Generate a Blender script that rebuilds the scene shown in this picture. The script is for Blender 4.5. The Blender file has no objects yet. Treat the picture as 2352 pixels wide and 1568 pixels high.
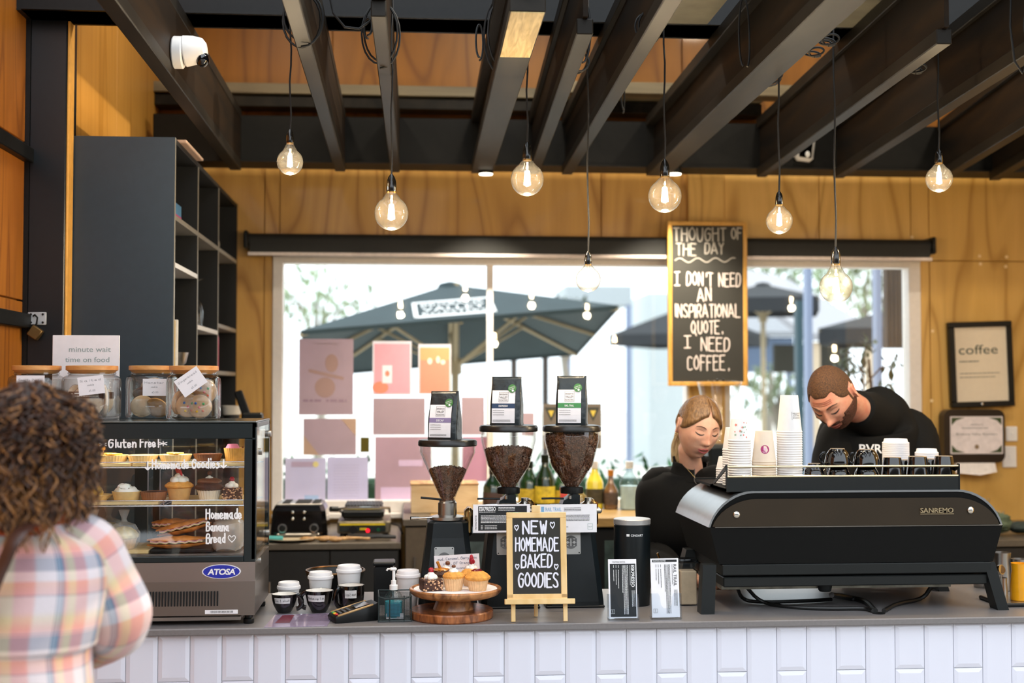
import bpy, math, random
from mathutils import Vector, Matrix, noise
RN = random.Random(7)
SC = bpy.context.scene
COL = SC.collection
PI = math.pi
# ---------------------------------------------------------------- camera
F, CX, CY = 2950.0, 1176.0, 784.0          # focal length in pixels of the 2352 x 1568 frame
YAW, PITCH, EYE = math.radians(4.6), math.radians(2.06), 1.62
CAMR = Matrix.Rotation(-YAW, 3, 'Z') @ Matrix.Rotation(PI/2 + PITCH, 3, 'X')
cd = bpy.data.cameras.new('camera')
cam = bpy.data.objects.new('camera', cd); COL.objects.link(cam)
cam.location = (0, 0, EYE); cam.rotation_euler = (PI/2 + PITCH, 0, -YAW)
cd.sensor_width = 36; cd.lens = F/2352*36
cd.dof.use_dof = True; cd.dof.focus_distance = 3.98; cd.dof.aperture_fstop = 2.0
SC.camera = cam
# ---------------------------------------------------------------- light and exposure
SC.view_settings.view_transform = 'Standard'
SC.view_settings.look = 'None'
SC.view_settings.gamma = 1
SC.view_settings.use_curve_mapping = False
SC.view_settings.exposure = 0.12
SC.cycles.use_denoising = True
SC.cycles.max_bounces = 10
SC.cycles.transparent_max_bounces = 24
SC.cycles.sample_clamp_indirect = 6
w = bpy.data.worlds.new('World'); SC.world = w; w.use_nodes = True
nt = w.node_tree; nt.nodes.clear()
bg = nt.nodes.new('ShaderNodeBackground'); wo = nt.nodes.new('ShaderNodeOutputWorld')
bg.inputs[0].default_value = (0.86, 0.93, 1.0, 1); bg.inputs[1].default_value = 2.5
nt.links.new(bg.outputs[0], wo.inputs[0])
sd = bpy.data.lights.new('sun', 'SUN'); sun = bpy.data.objects.new('sun', sd); COL.objects.link(sun)
sd.energy = 2.2; sd.angle = math.radians(0.6); sd.color = (1.0, 0.86, 0.66)
SUND = Vector((-1, 0.02, -0.8)).normalized()
sun.rotation_euler = SUND.to_track_quat('-Z', 'Y').to_euler()
# ---------------------------------------------------------------- pixel -> point helpers
def ray(px, py):
    return CAMR @ Vector(((px-CX)/F, (CY-py)/F, -1))
def P(px, py, Y):
    d = ray(px, py); t = Y/d.y
    return Vector((d.x*t, Y, EYE + d.z*t))
def PZ(px, py, z):
    d = ray(px, py); t = (z-EYE)/d.z
    return Vector((d.x*t, d.y*t, z))
def X_(px, Y): return P(px, 890, Y).x
def Z_(py, Y, px=1176): return P(px, py, Y).z
def S_(Y): return Y/F                      # metres per pixel at depth Y
# ---------------------------------------------------------------- mesh builder
class MB:
    def __init__(s): s.v = []; s.f = []; s.m = []; s.uv = None
    def add(s, vs, fs, m=0):
        o = len(s.v); s.v += [Vector(v) for v in vs]
        s.f += [tuple(i+o for i in f) for f in fs]; s.m += [m]*len(fs); return s
    def xf(s, M, a=0):
        for i in range(a, len(s.v)): s.v[i] = M @ s.v[i]
        return s
    def n(s): return len(s.v)
    def box(s, x0, x1, y0, y1, z0, z1, b=0.0, m=0):
        lo = (min(x0,x1), min(y0,y1), min(z0,z1)); hi = (max(x0,x1), max(y0,y1), max(z0,z1))
        if b <= 0:
            vs = [(lo[0] if not i & 1 else hi[0], lo[1] if not i & 2 else hi[1], lo[2] if not i & 4 else hi[2]) for i in range(8)]
            return s.add(vs, [(0,2,3,1),(4,5,7,6),(0,1,5,4),(2,6,7,3),(0,4,6,2),(1,3,7,5)], m)
        b = min(b, min(hi[k]-lo[k] for k in range(3))*.49)
        vs = []; 
        for i in range(8):
            sg = [(i >> k) & 1 for k in range(3)]
            for a in range(3):
                vs.append([(hi[k] if sg[k] else lo[k]) if k == a else (hi[k]-b if sg[k] else lo[k]+b) for k in range(3)])
        I = lambda i, a: i*3+a
        fs = []
        for a in range(3):
            p, q = (a+1) % 3, (a+2) % 3
            for sa in (0, 1):
                c = [(sa << a) | (x << p) | (y << q) for x, y in ((0,0),(1,0),(1,1),(0,1))]
                fs.append([I(i, a) for i in c])
        for a in range(3):
            p, q = (a+1) % 3, (a+2) % 3
            for x in (0, 1):
                for y in (0, 1):
                    c0 = (x << p) | (y << q); c1 = c0 | (1 << a)
                    fs.append([I(c0, p), I(c1, p), I(c1, q), I(c0, q)])
        for i in range(8): fs.append([I(i,0), I(i,1), I(i,2)])
        return s.add(vs, fs, m)
    def grid(s, rows, closed_u=True, cap0=True, cap1=True, m=0):
        n = len(rows[0]); vs = [p for r in rows for p in r]; fs = []
        for j in range(len(rows)-1):
            for i in range(n if closed_u else n-1):
                k = (i+1) % n
                fs.append((j*n+i, j*n+k, (j+1)*n+k, (j+1)*n+i))
        if closed_u and cap0: fs.append(tuple(range(n))[::-1])
        if closed_u and cap1: fs.append(tuple((len(rows)-1)*n+i for i in range(n)))
        return s.add(vs, fs, m)
    def lathe(s, prof, c=(0,0,0), seg=24, cap0=True, cap1=True, m=0, wave=0, nw=0, M=None):
        rows = []
        for r, z in prof:
            row = []
            for i in range(seg):
                a = 2*PI*i/seg; rr = r*(1+wave*math.cos(nw*a)) if nw else r
                p = Vector((rr*math.cos(a), rr*math.sin(a), z))
                if M: p = M @ p
                row.append(p+Vector(c))
            rows.append(row)
        return s.grid(rows, True, cap0 and prof[0][0] > 1e-6, cap1 and prof[-1][0] > 1e-6, m)
    def cyl(s, a, b, r, r2=None, seg=16, m=0, cap=True):
        a, b = Vector(a), Vector(b); r2 = r if r2 is None else r2
        q = (b-a).to_track_quat('Z', 'Y').to_matrix()
        rows = [[c + q @ Vector((rr*math.cos(2*PI*i/seg), rr*math.sin(2*PI*i/seg), 0)) for i in range(seg)] for c, rr in ((a, r), (b, r2))]
        return s.grid(rows, True, cap, cap, m)
    def tube(s, pts, r, seg=8, m=0, closed=False, flat=1.0):
        pts = [Vector(p) for p in pts]; n = len(pts); rows = []
        up = Vector((0,0,1)); prev = None
        for i, p in enumerate(pts):
            t = (pts[(i+1) % n]-pts[i-1]) if (closed or 0 < i < n-1) else (pts[1]-pts[0] if i == 0 else pts[-1]-pts[-2])
            if t.length < 1e-9: t = Vector((0,0,1))
            t.normalize()
            if prev is None:
                a = t.cross(Vector((0,0,1)) if abs(t.z) < .9 else Vector((1,0,0))).normalized()
            else:
                a = prev - t*prev.dot(t)
                a = a.normalized() if a.length > 1e-6 else t.orthogonal().normalized()
            prev = a; b = t.cross(a)
            rr = r(i/(n-1)) if callable(r) else r
            rows.append([p + a*rr*math.cos(2*PI*k/seg) + b*rr*flat*math.sin(2*PI*k/seg) for k in range(seg)])
        if closed: rows.append(rows[0]); return s.grid(rows, True, False, False, m)
        return s.grid(rows, True, True, True, m)
    def prism(s, poly, ax, a, b, m=0):
        def pt(p, t): return {'x': (t, p[0], p[1]), 'y': (p[0], t, p[1]), 'z': (p[0], p[1], t)}[ax]
        n = len(poly)
        vs = [pt(p, a) for p in poly] + [pt(p, b) for p in poly]
        fs = [tuple(range(n)), tuple(range(2*n-1, n-1, -1))] + [(i, n+i, n+(i+1) % n, (i+1) % n) for i in range(n)]
        return s.add(vs, fs, m)
    def sph(s, c, r, seg=16, rings=10, m=0, M=None, fn=None):
        if not hasattr(r, '__len__'): r = (r, r, r)
        rows = []
        for j in range(rings+1):
            t = PI*j/rings; row = []
            for i in range(seg):
                a = 2*PI*i/seg
                d = Vector((math.sin(t)*math.cos(a), math.sin(t)*math.sin(a), -math.cos(t)))
                k = fn(d) if fn else 1
                p = Vector((d.x*r[0]*k, d.y*r[1]*k, d.z*r[2]*k))
                if M: p = M @ p
                row.append(p+Vector(c))
            if j in (0, rings): row = [row[0]]*1
            rows.append(row)
        o = len(s.v); vs = [p for r_ in rows for p in r_]; fs = []
        st = [0, 1] + [1+seg*k for k in range(1, rings)]
        for i in range(seg):
            k = (i+1) % seg
            fs.append((0, 1+k, 1+i))
            for j in range(1, rings-1):
                fs.append((st[j]+i, st[j]+k, st[j+1]+k, st[j+1]+i))
            L = 1+seg*(rings-1)
            fs.append((st[rings-1]+i, st[rings-1]+k, L))
        return s.add(vs, fs, m)
    def quad(s, a, b, c, d, m=0): return s.add([a, b, c, d], [(0,1,2,3)], m)
    def build(s, name, mat, parent=None, off=None, smooth=True, fix=True, ang=0.62, sub=0):
        me = bpy.data.meshes.new(name)
        o_ = Vector(off) if off is not None else Vector((0,0,0))
        me.from_pydata([tuple(v-o_) for v in s.v], [], s.f)
        mats = mat if isinstance(mat, (list, tuple)) else [mat]
        for q in mats: me.materials.append(q)
        if len(mats) > 1: me.polygons.foreach_set('material_index', s.m)
        if fix:
            import bmesh
            bm = bmesh.new(); bm.from_mesh(me)
            bmesh.ops.recalc_face_normals(bm, faces=bm.faces[:]); bm.to_mesh(me); bm.free()
        if smooth:
            me.polygons.foreach_set('use_smooth', [True]*len(me.polygons))
            try: me.set_sharp_from_angle(angle=ang)
            except Exception: pass
        me.update()
        o = bpy.data.objects.new(name, me); COL.objects.link(o)
        if parent is not None: o.parent = parent
        if sub:
            md = o.modifiers.new('sub', 'SUBSURF'); md.levels = md.render_levels = sub
        return o
def T(name, label, cat, loc=(0,0,0), rz=0, group=None):
    o = bpy.data.objects.new(name, None); COL.objects.link(o); o.empty_display_size = .05
    o.location = loc; o.rotation_euler = (0, 0, rz); o['label'] = label; o['category'] = cat
    if group: o['group'] = group
    return o
def tag(o, label=None, cat=None, group=None, kind=None):
    if label: o['label'] = label
    if cat: o['category'] = cat
    if group: o['group'] = group
    if kind: o['kind'] = kind
    return o
def struct(o): o['kind'] = 'structure'; return o
def dup(root, loc=None, rz=None, label=None, group=None):
    def cp(o, par):
        c = o.copy(); COL.objects.link(c)
        if par is not None: c.parent = par
        for ch in KIDS.get(o.name, ()): cp(ch, c)
        return c
    KIDS = {}
    for o in root.children_recursive: KIDS.setdefault(o.parent.name, []).append(o)
    r = cp(root, None)
    if loc is not None: r.location = loc
    if rz is not None: r.rotation_euler = (0, 0, rz)
    if label: r['label'] = label
    if group: r['group'] = group
    return r
# ---------------------------------------------------------------- materials
def lin(h):
    if isinstance(h, str):
        h = h.lstrip('#'); c = [int(h[i:i+2], 16)/255 for i in (0, 2, 4)]
    else: c = list(h)
    return tuple(x/12.92 if x <= .04045 else ((x+.055)/1.055)**2.4 for x in c)+(1,)
MC = {}
def nodes(name):
    m = bpy.data.materials.new(name); m.use_nodes = True
    t = m.node_tree; t.nodes.clear()
    N = lambda k, **kw: t.nodes.new(k)
    out = t.nodes.new('ShaderNodeOutputMaterial')
    return m, t, out
def inp(t, node, key, val):
    if hasattr(val, 'is_linked') or isinstance(val, bpy.types.NodeSocket): t.links.new(val, node.inputs[key])
    else: node.inputs[key].default_value = val
def mapping(t, scale=(1,1,1), coord='Object', rot=(0,0,0)):
    tc = t.nodes.new('ShaderNodeTexCoord'); mp = t.nodes.new('ShaderNodeMapping')
    mp.inputs['Scale'].default_value = scale; mp.inputs['Rotation'].default_value = rot
    t.links.new(tc.outputs[coord], mp.inputs[0]); return mp.outputs[0]
def noisen(t, vec, scale=10, detail=3, dist=0):
    n = t.nodes.new('ShaderNodeTexNoise'); n.inputs['Scale'].default_value = scale
    n.inputs['Detail'].default_value = detail; n.inputs['Distortion'].default_value = dist
    t.links.new(vec, n.inputs['Vector']); return n.outputs['Fac']
def ramp(t, fac, stops, interp='LINEAR'):
    r = t.nodes.new('ShaderNodeValToRGB'); r.color_ramp.interpolation = interp
    e = r.color_ramp.elements
    while len(e) < len(stops): e.new(.5)
    for k, (p, c) in enumerate(stops):
        e[k].position = p; e[k].color = lin(c) if isinstance(c, str) else c
    t.links.new(fac, r.inputs[0]); return r.outputs[0]
def mathn(t, op, a, b=None):
    n = t.nodes.new('ShaderNodeMath'); n.operation = op
    inp(t, n, 0, a)
    if b is not None: inp(t, n, 1, b)
    return n.outputs[0]
def mixc(t, fac, a, b, mode='MIX'):
    n = t.nodes.new('ShaderNodeMix'); n.data_type = 'RGBA'; n.blend_type = mode
    for k, v in ((0, fac), (6, a), (7, b)):
        if isinstance(v, bpy.types.NodeSocket): t.links.new(v, n.inputs[k])
        else: n.inputs[k].default_value = lin(v) if isinstance(v, str) else v
    return n.outputs[2]
def bsdf(t, out, col, rough=.5, metal=0, spec=.5, coat=0, bump=None, bstr=.2, emit=None, estr=0, trans=0, sheen=0, alpha=1, sss=0, bd=.01):
    b = t.nodes.new('ShaderNodeBsdfPrincipled')
    inp(t, b, 'Base Color', lin(col) if isinstance(col, str) else col)
    inp(t, b, 'Roughness', rough); inp(t, b, 'Metallic', metal)
    b.inputs['Specular IOR Level'].default_value = spec
    b.inputs['Coat Weight'].default_value = coat; b.inputs['Coat Roughness'].default_value = .08
    if sheen: b.inputs['Sheen Weight'].default_value = sheen
    if sss:
        b.inputs['Subsurface Weight'].default_value = sss; b.inputs['Subsurface Scale'].default_value = .012
        b.inputs['Subsurface Radius'].default_value = (1, .35, .2)
    if trans: b.inputs['Transmission Weight'].default_value = trans
    if alpha != 1: b.inputs['Alpha'].default_value = alpha
    if emit:
        b.inputs['Emission Color'].default_value = lin(emit); b.inputs['Emission Strength'].default_value = estr
    if bump is not None:
        bp = t.nodes.new('ShaderNodeBump'); bp.inputs['Strength'].default_value = bstr; bp.inputs['Distance'].default_value = bd
        t.links.new(bump, bp.inputs['Height']); t.links.new(bp.outputs[0], b.inputs['Normal'])
    t.links.new(b.outputs[0], out.inputs[0]); return b
def mt(name, col, rough=.5, metal=0, var=.08, scale=40, bump=0, **kw):
    if name in MC: return MC[name]
    m, t, out = nodes(name)
    v = mapping(t); n = noisen(t, v, scale, 3)
    c = lin(col)
    lo = tuple(x*(1-var) for x in c[:3])+(1,); hi = tuple(min(1, x*(1+var)) for x in c[:3])+(1,)
    cc = ramp(t, n, [(.3, lo), (.7, hi)])
    bsdf(t, out, cc, rough, metal, bump=n if bump else None, bstr=bump, **kw)
    MC[name] = m; return m
def glass(name, tint=(1,1,1), refl=1.0, edge=.25, haze=0.0, rough=.02, dark=.72, pw=3.0):
    """thin clear sheet: see-through, with a mirror part that grows at the edges"""
    m, t, out = nodes(name)
    tr = t.nodes.new('ShaderNodeBsdfTransparent')
    gl = t.nodes.new('ShaderNodeBsdfGlossy'); gl.inputs['Roughness'].default_value = rough
    lw = t.nodes.new('ShaderNodeLayerWeight'); lw.inputs['Blend'].default_value = .5
    fr = t.nodes.new('ShaderNodeFresnel'); fr.inputs['IOR'].default_value = 1.5
    e = mathn(t, 'POWER', lw.outputs['Facing'], pw)
    c = mixc(t, mathn(t, 'MULTIPLY', e, edge), tuple(tint)+(1,), tuple(x*dark for x in tint)+(1,))
    t.links.new(c, tr.inputs[0])
    mx = t.nodes.new('ShaderNodeMixShader')
    geo = t.nodes.new('ShaderNodeNewGeometry')
    fac = mathn(t, 'MULTIPLY', mathn(t, 'ADD', mathn(t, 'MULTIPLY', mathn(t, 'POWER', lw.outputs['Facing'], 4.0), .45), .04), refl)
    t.links.new(fac, mx.inputs[0]); t.links.new(tr.outputs[0], mx.inputs[1]); t.links.new(gl.outputs[0], mx.inputs[2])
    last = mx.outputs[0]
    if haze:
        df = t.nodes.new('ShaderNodeBsdfDiffuse'); df.inputs[0].default_value = (.9,.9,.9,1)
        m2 = t.nodes.new('ShaderNodeMixShader'); m2.inputs[0].default_value = haze
        t.links.new(last, m2.inputs[1]); t.links.new(df.outputs[0], m2.inputs[2]); last = m2.outputs[0]
    t.links.new(last, out.inputs[0]); return m
def emis(name, col, s):
    m, t, out = nodes(name); e = t.nodes.new('ShaderNodeEmission')
    e.inputs[0].default_value = lin(col); e.inputs[1].default_value = s
    t.links.new(e.outputs[0], out.inputs[0]); return m
def plywood(name, a, b, c, rough=.45, sx=1.0, sz=.28, lines=7.0, ax='x'):
    m, t, out = nodes(name)
    v = mapping(t, (1.5*sx, 1.5*sx, sz))
    n1 = noisen(t, v, 1.7, 1.5, .35)
    n1 = mathn(t, 'MULTIPLY', n1, lines)
    n2 = mathn(t, 'FRACT', n1)
    tri = mathn(t, 'ABSOLUTE', mathn(t, 'SUBTRACT', n2, .5))
    fine = noisen(t, mapping(t, (60, 60, 1.6)), 3, 3)
    broad = noisen(t, mapping(t, (1, 1, .6)), 1.3, 3)
    base = ramp(t, broad, [(.3, b), (.7, a)])
    grain = ramp(t, tri, [(.0, (1,1,1,1)), (.1, (.25,.25,.25,1)), (.3, (0,0,0,1)), (.5, (.35,.35,.35,1))])
    c1 = mixc(t, mathn(t, 'MULTIPLY', grain, .75), base, c)
    c2 = mixc(t, mathn(t, 'MULTIPLY', fine, .28), c1, c)
    bsdf(t, out, c2, rough, coat=.12, bump=fine, bstr=.05)
    return m
def wood(name, a, b, rough=.45, scale=(4, 4, 30), dist=1.5, s=2.0, coat=.1, spec=.5):
    if name in MC: return MC[name]
    m, t, out = nodes(name)
    v = mapping(t, scale); n = noisen(t, v, s, 5, dist)
    c = ramp(t, n, [(.32, a), (.66, b)])
    bsdf(t, out, c, rough, coat=coat, bump=n, bstr=.08, spec=spec); MC[name] = m; return m
# ---------------------------------------------------------------- writing
GL = {'|':"09 02",'A':"02 29 52|14 44",'B':"02 09 39 48 47 36 06|36 45 43 32 02",'C':"48 29 08 05 03 22 43",'D':"02 09 29 48 44 22 02",
'E':"49 09 02 42|06 36",'F':"49 09 02|06 36",'G':"48 29 07 04 12 32 44 46 26",'H':"02 09|42 49|06 46",'I':"09 49|29 22|02 42",'J':"39 33 22 03",
'K':"02 09|49 05 42",'L':"09 02 42",'M':"02 09 25 49 42",'N':"02 09 42 49",'O':"29 07 04 22 44 47 29",'P':"02 09 39 48 46 35 05",
'Q':"29 07 04 22 44 47 29|34 51",'R':"02 09 39 48 46 35 05|25 42",'S':"48 39 19 07 16 35 43 32 12 03",'T':"09 49|29 22",
'U':"09 04 12 32 44 49",'V':"09 22 49",'W':"09 12 27 32 49",'X':"09 42|49 02",'Y':"09 26 49|26 22",'Z':"09 49 02 42",
"'":"29 27",'.':"22 23",'!':"29 24|22 23",',':"23 11",'*':"28 24|07 45|05 47",'_':"29 22|04 22 44",'~':"23 06 08 19 27 39 48 46 23",
'a':"36 16 04 13 22 34 36 32 42",'b':"09 02 22 34 26 05",'c':"35 16 04 12 33",'d':"36 16 04 12 33|39 32",'e':"04 34 26 06 03 12 33",
'f':"38 29 17 12|06 36",'g':"36 16 04 13 34|36 31 10 01",'h':"09 02|04 16 26 35 32",'i':"16 12|18 19",'k':"09 02|36 04 32",'l':"19 12",
'm':"06 02|04 16 25 22|24 36 45 42",'n':"06 02|04 16 26 35 32",'o':"16 04 12 33 35 16",'p':"06 00|05 26 34 22 03",'r':"06 02|04 16 26",
's':"35 16 05 24 33 12 02",'t':"19 12 32|06 36",'u':"06 03 12 33|36 32",'v':"06 22 36",'w':"06 12 24 32 46",'x':"06 32|36 02",'y':"06 04 24|36 31 10 01",
'1':"17 29 22|12 32",'2':"08 29 37 02 42",'0':"29 07 04 22 44 47 29",'3':"09 49 36 45 43 22 03",'4':"32 39 04 44",'5':"49 09 06 36 45 43 22 02",'6':"39 16 04 12 32 43 35 05",'7':"09 49 12",'8':"29 07 46 43 22 03 06 47 29",'9':"45 26 07 29 48 42",'$':"46 26 15 34 33 02|27 21"}
RND = set("BCDGOPQRSUabcdeghmnopqrsuty~")
STK = [0]
def ribbon(m, pts, y0, th, mi=0):
    """flat stroke in the x/z plane at depth y"""
    for (x0, z0), (x1, z1) in zip(pts, pts[1:]):
        STK[0] = (STK[0]+1) % 9; y = y0-STK[0]*5e-5        # neighbouring strokes never share a plane
        dx, dz = x1-x0, z1-z0; L = math.hypot(dx, dz) or 1e-6
        nx, nz = -dz/L*th/2, dx/L*th/2
        m.quad((x0+nx,y,z0+nz), (x1+nx,y,z1+nz), (x1-nx,y,z1-nz), (x0-nx,y,z0-nz), mi)
    for x, z in pts:
        STK[0] = (STK[0]+1) % 9; y = y0-STK[0]*5e-5-.00002
        m.add([(x+th/2*math.cos(a*PI/4), y, z+th/2*math.sin(a*PI/4)) for a in range(8)], [tuple(range(8))], mi)
def glyphw(ch):
    if ch == ' ': return 3.2
    g = GL.get(ch, GL.get(ch.upper(), '00'))
    return max(int(q[0]) for s_ in g.split('|') for q in s_.split())+1.7
def hand(m, s, x, z, h, y=0, th=None, sx=1.0, jit=.15, rnd=RN, width=None, slant=0, mi=0, center=False):
    """hand lettering; cap height h, baseline z, starts at x; width fits the line to a length"""
    u = h/7; th = th or h*.11
    tot = (sum(glyphw(c) for c in s)-1.7)*u
    if width: sx = width/tot
    if center: x = x-tot*sx/2
    for ch in s:
        if ch != ' ':
            g = GL.get(ch, GL.get(ch.upper()))
            jz = rnd.uniform(-jit, jit)*u*1.6
            for st in ([g] if ch == '|' else g.split('|')):
                q = [(int(c[0])+rnd.uniform(-jit, jit), int(c[1])-2+rnd.uniform(-jit, jit)) for c in st.split()]
                if ch in RND and len(q) > 2:
                    for _ in range(2):
                        r_ = [q[0]]
                        for a, b in zip(q, q[1:]):
                            r_ += [(a[0]*.75+b[0]*.25, a[1]*.75+b[1]*.25), (a[0]*.25+b[0]*.75, a[1]*.25+b[1]*.75)]
                        r_.append(q[-1]); q = r_
                ribbon(m, [(x+(a+b*slant)*u*sx, z+jz+b*u) for a, b in q], y, th, mi)
        x += glyphw(ch)*u*sx
    return x
def text(m, s, x, z, h, y=0, width=None, bold=0.0, mi=0, align='LEFT', ext=0, sh=0, spacing=1.0):
    """printed lettering from the built-in font, cap height h, in the x/z plane facing -y"""
    cu = bpy.data.curves.new('t', 'FONT'); cu.body = s; cu.size = 1; cu.offset = bold; cu.extrude = 0; cu.resolution_u = 3
    cu.space_character = spacing; cu.shear = sh
    ob = bpy.data.objects.new('t', cu); me = bpy.data.meshes.new_from_object(ob)
    if not len(me.vertices): return 0
    xs = [v.co.x for v in me.vertices]; ys = [v.co.y for v in me.vertices]
    k = h/.72; kx = k if not width else width/(max(xs)-min(xs))
    W = (max(xs)-min(xs))*kx; ox = x-(0 if align == 'LEFT' else W/2)
    m.add([((v.co.x-min(xs))*kx+ox, y, v.co.y*k+z) for v in me.vertices], [tuple(p.vertices) for p in me.polygons], mi)
    bpy.data.objects.remove(ob); bpy.data.meshes.remove(me); bpy.data.curves.remove(cu)
    return W
def dashes(m, x0, x1, z, h, y=0, rnd=RN, mi=0, fill=.9):
    """a line of print too small to read: word-length strokes"""
    x = x0; e = x0+(x1-x0)*fill
    while x < e:
        w_ = min(rnd.uniform(.6, 2.8)*h*1.6, e-x)
        m.quad((x,y,z), (x+w_,y,z), (x+w_,y,z+h), (x,y,z+h), mi); x += w_+h*.45
# ================================================================ depths of the place (metres from the camera)
YC = 3.80                       # front edge of the service counter
CT = PZ(1176, 1433, 0).z*0 + P(1176, 1433, YC).z
CB = P(1176, 1449, YC).z
YW = 6.33                       # back wall face
YB = 5.50                       # front edge of the rear bench
XL = X_(360, YW)                # left wall face
JB, JT = 2.62, 2.90             # joist underside / top
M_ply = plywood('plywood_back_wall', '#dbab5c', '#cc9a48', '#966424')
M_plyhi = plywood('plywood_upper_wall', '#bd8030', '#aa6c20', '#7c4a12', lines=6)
M_plyr = plywood('plywood_right', '#e9bd70', '#dcae58', '#a87a2c', lines=8)
M_plyl = plywood('plywood_left_wall', '#dfa650', '#cc903c', '#b07826', sx=2.2, sz=.12, lines=5)
M_dark = mt('black_painted_steel', '#0f0f0e', .5, var=.2, spec=.3)
M_joist = wood('dark_stained_joist', '#14120f', '#2b261f', .5, (3, .4, 3), 1, 3, 0, .25)
M_joistw = wood('dark_joist_web', '#120e0a', '#291c0e', .6, (3, .4, 3), 1, 3, 0, .2)
M_batten = wood('grey_weathered_batten', '#6d6250', '#95886c', .6, (.6, 6, 6), 1, 2)
M_blue = mt('blue_black_laminate', '#2c3a44', .3, var=.05)
M_white = mt('white_gloss_plastic', '#f2f0ee', .35, var=.02)
M_frame = mt('white_window_aluminium', '#e9e2dc', .4, var=.03)
M_black = mt('matt_black_plastic', '#0f1010', .4, var=.1, spec=.35)
M_chrome = mt('polished_steel', '#d9d6d0', .15, 1, var=.03)
M_steel = mt('brushed_steel', '#b0aca6', .32, 1, var=.06)

# ---- back wall
def slab(m, x0, x1, z0, z1, y0=YW, y1=YW+.1): m.box(x0, x1, y0, y1, z0, z1)
wx0, wx1 = X_(640, YW), X_(1584, YW)          # first window opening
wx2, wx3 = X_(1668, YW), X_(2096, YW)
wz0, wz1 = Z_(1150, YW), Z_(600, YW)
XR = 3.35; ZC = 3.78
core = MB()
slab(core, XL-.1, wx0, 0, ZC, YW+.02); slab(core, wx3, XR+.1, 0, ZC, YW+.02)
slab(core, wx0, wx3, wz1, ZC, YW+.02); slab(core, wx0, wx3, 0, wz0, YW+.02); slab(core, wx1, wx2, wz0, wz1, YW+.02)
wall = struct(core.build('wall_back', M_ply))
def panel(par, x0, x1, z0, z1, mat, y0=YW, y1=YW+.02, g=.002):
    return MB().box(x0+g, x1-g, y0, y1, z0+g, z1-g, .0015).build('panel', mat, par, smooth=False)
zu = Z_(385, YW)
xj = [XL, X_(605, YW), wx0]
panel(wall, XL, xj[1], 0, zu, M_ply); panel(wall, xj[1], wx0, 0, zu, M_ply)
for a, b in ((640, 880), (880, 1382), (1382, 1566)): panel(wall, X_(a, YW), X_(b, YW), wz1, zu, M_ply)
panel(wall, X_(1580, YW), X_(1664, YW), wz0, zu, M_plyr, YW-.02, YW+.02)         # proud post between the windows
for a, b in ((1664, 1885), (1885, 2096)): panel(wall, X_(a, YW), X_(b, YW), wz1, zu, M_plyr)
zj = Z_(600, YW, 2300)
panel(wall, wx3, X_(2138, YW), 0, zu, M_plyr)
panel(wall, X_(2138, YW), XR, zj, zu, M_plyr); panel(wall, X_(2138, YW), XR, 0, zj, M_plyr)
for a, b in ((640, 1120), (1120, 1584), (1664, 2096)): panel(wall, X_(a, YW), X_(b, YW), 0, wz0, M_ply)
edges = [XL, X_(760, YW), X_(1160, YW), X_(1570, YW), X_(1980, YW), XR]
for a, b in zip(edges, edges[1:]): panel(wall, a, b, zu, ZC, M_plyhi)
for px, py in ((2095,545),(2250,588),(2312,590),(2252,606),(2310,612),(2142,760),(2140,920)):
    p = P(px, py, YW); MB().cyl((p.x, YW-.0006, p.z), (p.x, YW+.001, p.z), .009, seg=10).build('screw_filler', mt('pale_filler', '#efd3a0', .7), wall)

# ---- side walls, floor, ceiling
wl = struct(MB().box(XL-.12, XL-.018, 4.62, YW+.1, 0, ZC).build('wall_left', M_plyl))
for a, b in ((4.62, 5.42), (5.42, YW)):
    MB().box(XL-.018, XL, a+.0015, b-.0015, 0, ZC, .0015).build('panel', M_plyl, wl, smooth=False)
# right side wall
wr = MB()
wr.box(XR, XR+.1, 3.1, YW+.12, 0, ZC)
struct(wr.build('wall_right', M_plyr))
M_floor = mt('dark_vinyl_floor', '#3c3a38', .4, var=.15, scale=5)
struct(MB().box(-8, 9, -6, YW+.1, -.05, 0).build('floor', M_floor))
M_ceil = mt('dark_metal_ceiling', '#55503f', .6, var=.2, scale=3)
cm = MB()                                       # ceiling with a skylight that throws the sun patch on the left wall
sk = XL+(ZC-2.77)/.8
cm.box(XL-.6, XR+.1, 4.22, 4.60, ZC, ZC+.08); cm.box(XL-.6, XR+.1, 5.66, YW+.12, ZC, ZC+.08); cm.box(XL-.6, sk, 4.60, 5.66, ZC, ZC+.08); cm.box(sk+1.1, XR+.1, 4.60, 5.66, ZC, ZC+.08)
struct(cm.build('ceiling', M_ceil, smooth=False))
# roof beam lying over the joists
rb = P(1176, 38, 4.44)
struct(MB().box(XL-.5, XR, 4.44, 4.60, JT+.002, ZC).build('trim_1', M_dark))
struct(MB().box(XL-.1, XR, 4.425, 4.615, JT+.002, JT+.012).build('trim_2', M_dark))
# light metal sheets lying on the joists in front of the roof beam
sh = MB()
for a, b in ((1552, 1700), (1960, 2200)): sh.box(X_(a, 4.0), X_(b, 4.0), 3.2, 4.42, JT+.001, JT+.004)
struct(sh.build('trim_3', mt('galvanised_sheet', '#8d8a7b', .5, .3, var=.2, scale=8)))
# beam along the back wall that carries the joists
zb0, zb1 = Z_(381, 5.97), Z_(274, 5.97)
struct(MB().box(X_(345, 5.97), XR, 5.97, 6.10, zb0, zb1, .004).build('trim_4', M_dark, smooth=False))
struct(MB().box(X_(345, 5.97), XR, 5.94, 6.13, zb0-.001, zb0+.01).build('trim_5', M_dark, smooth=False))
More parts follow.
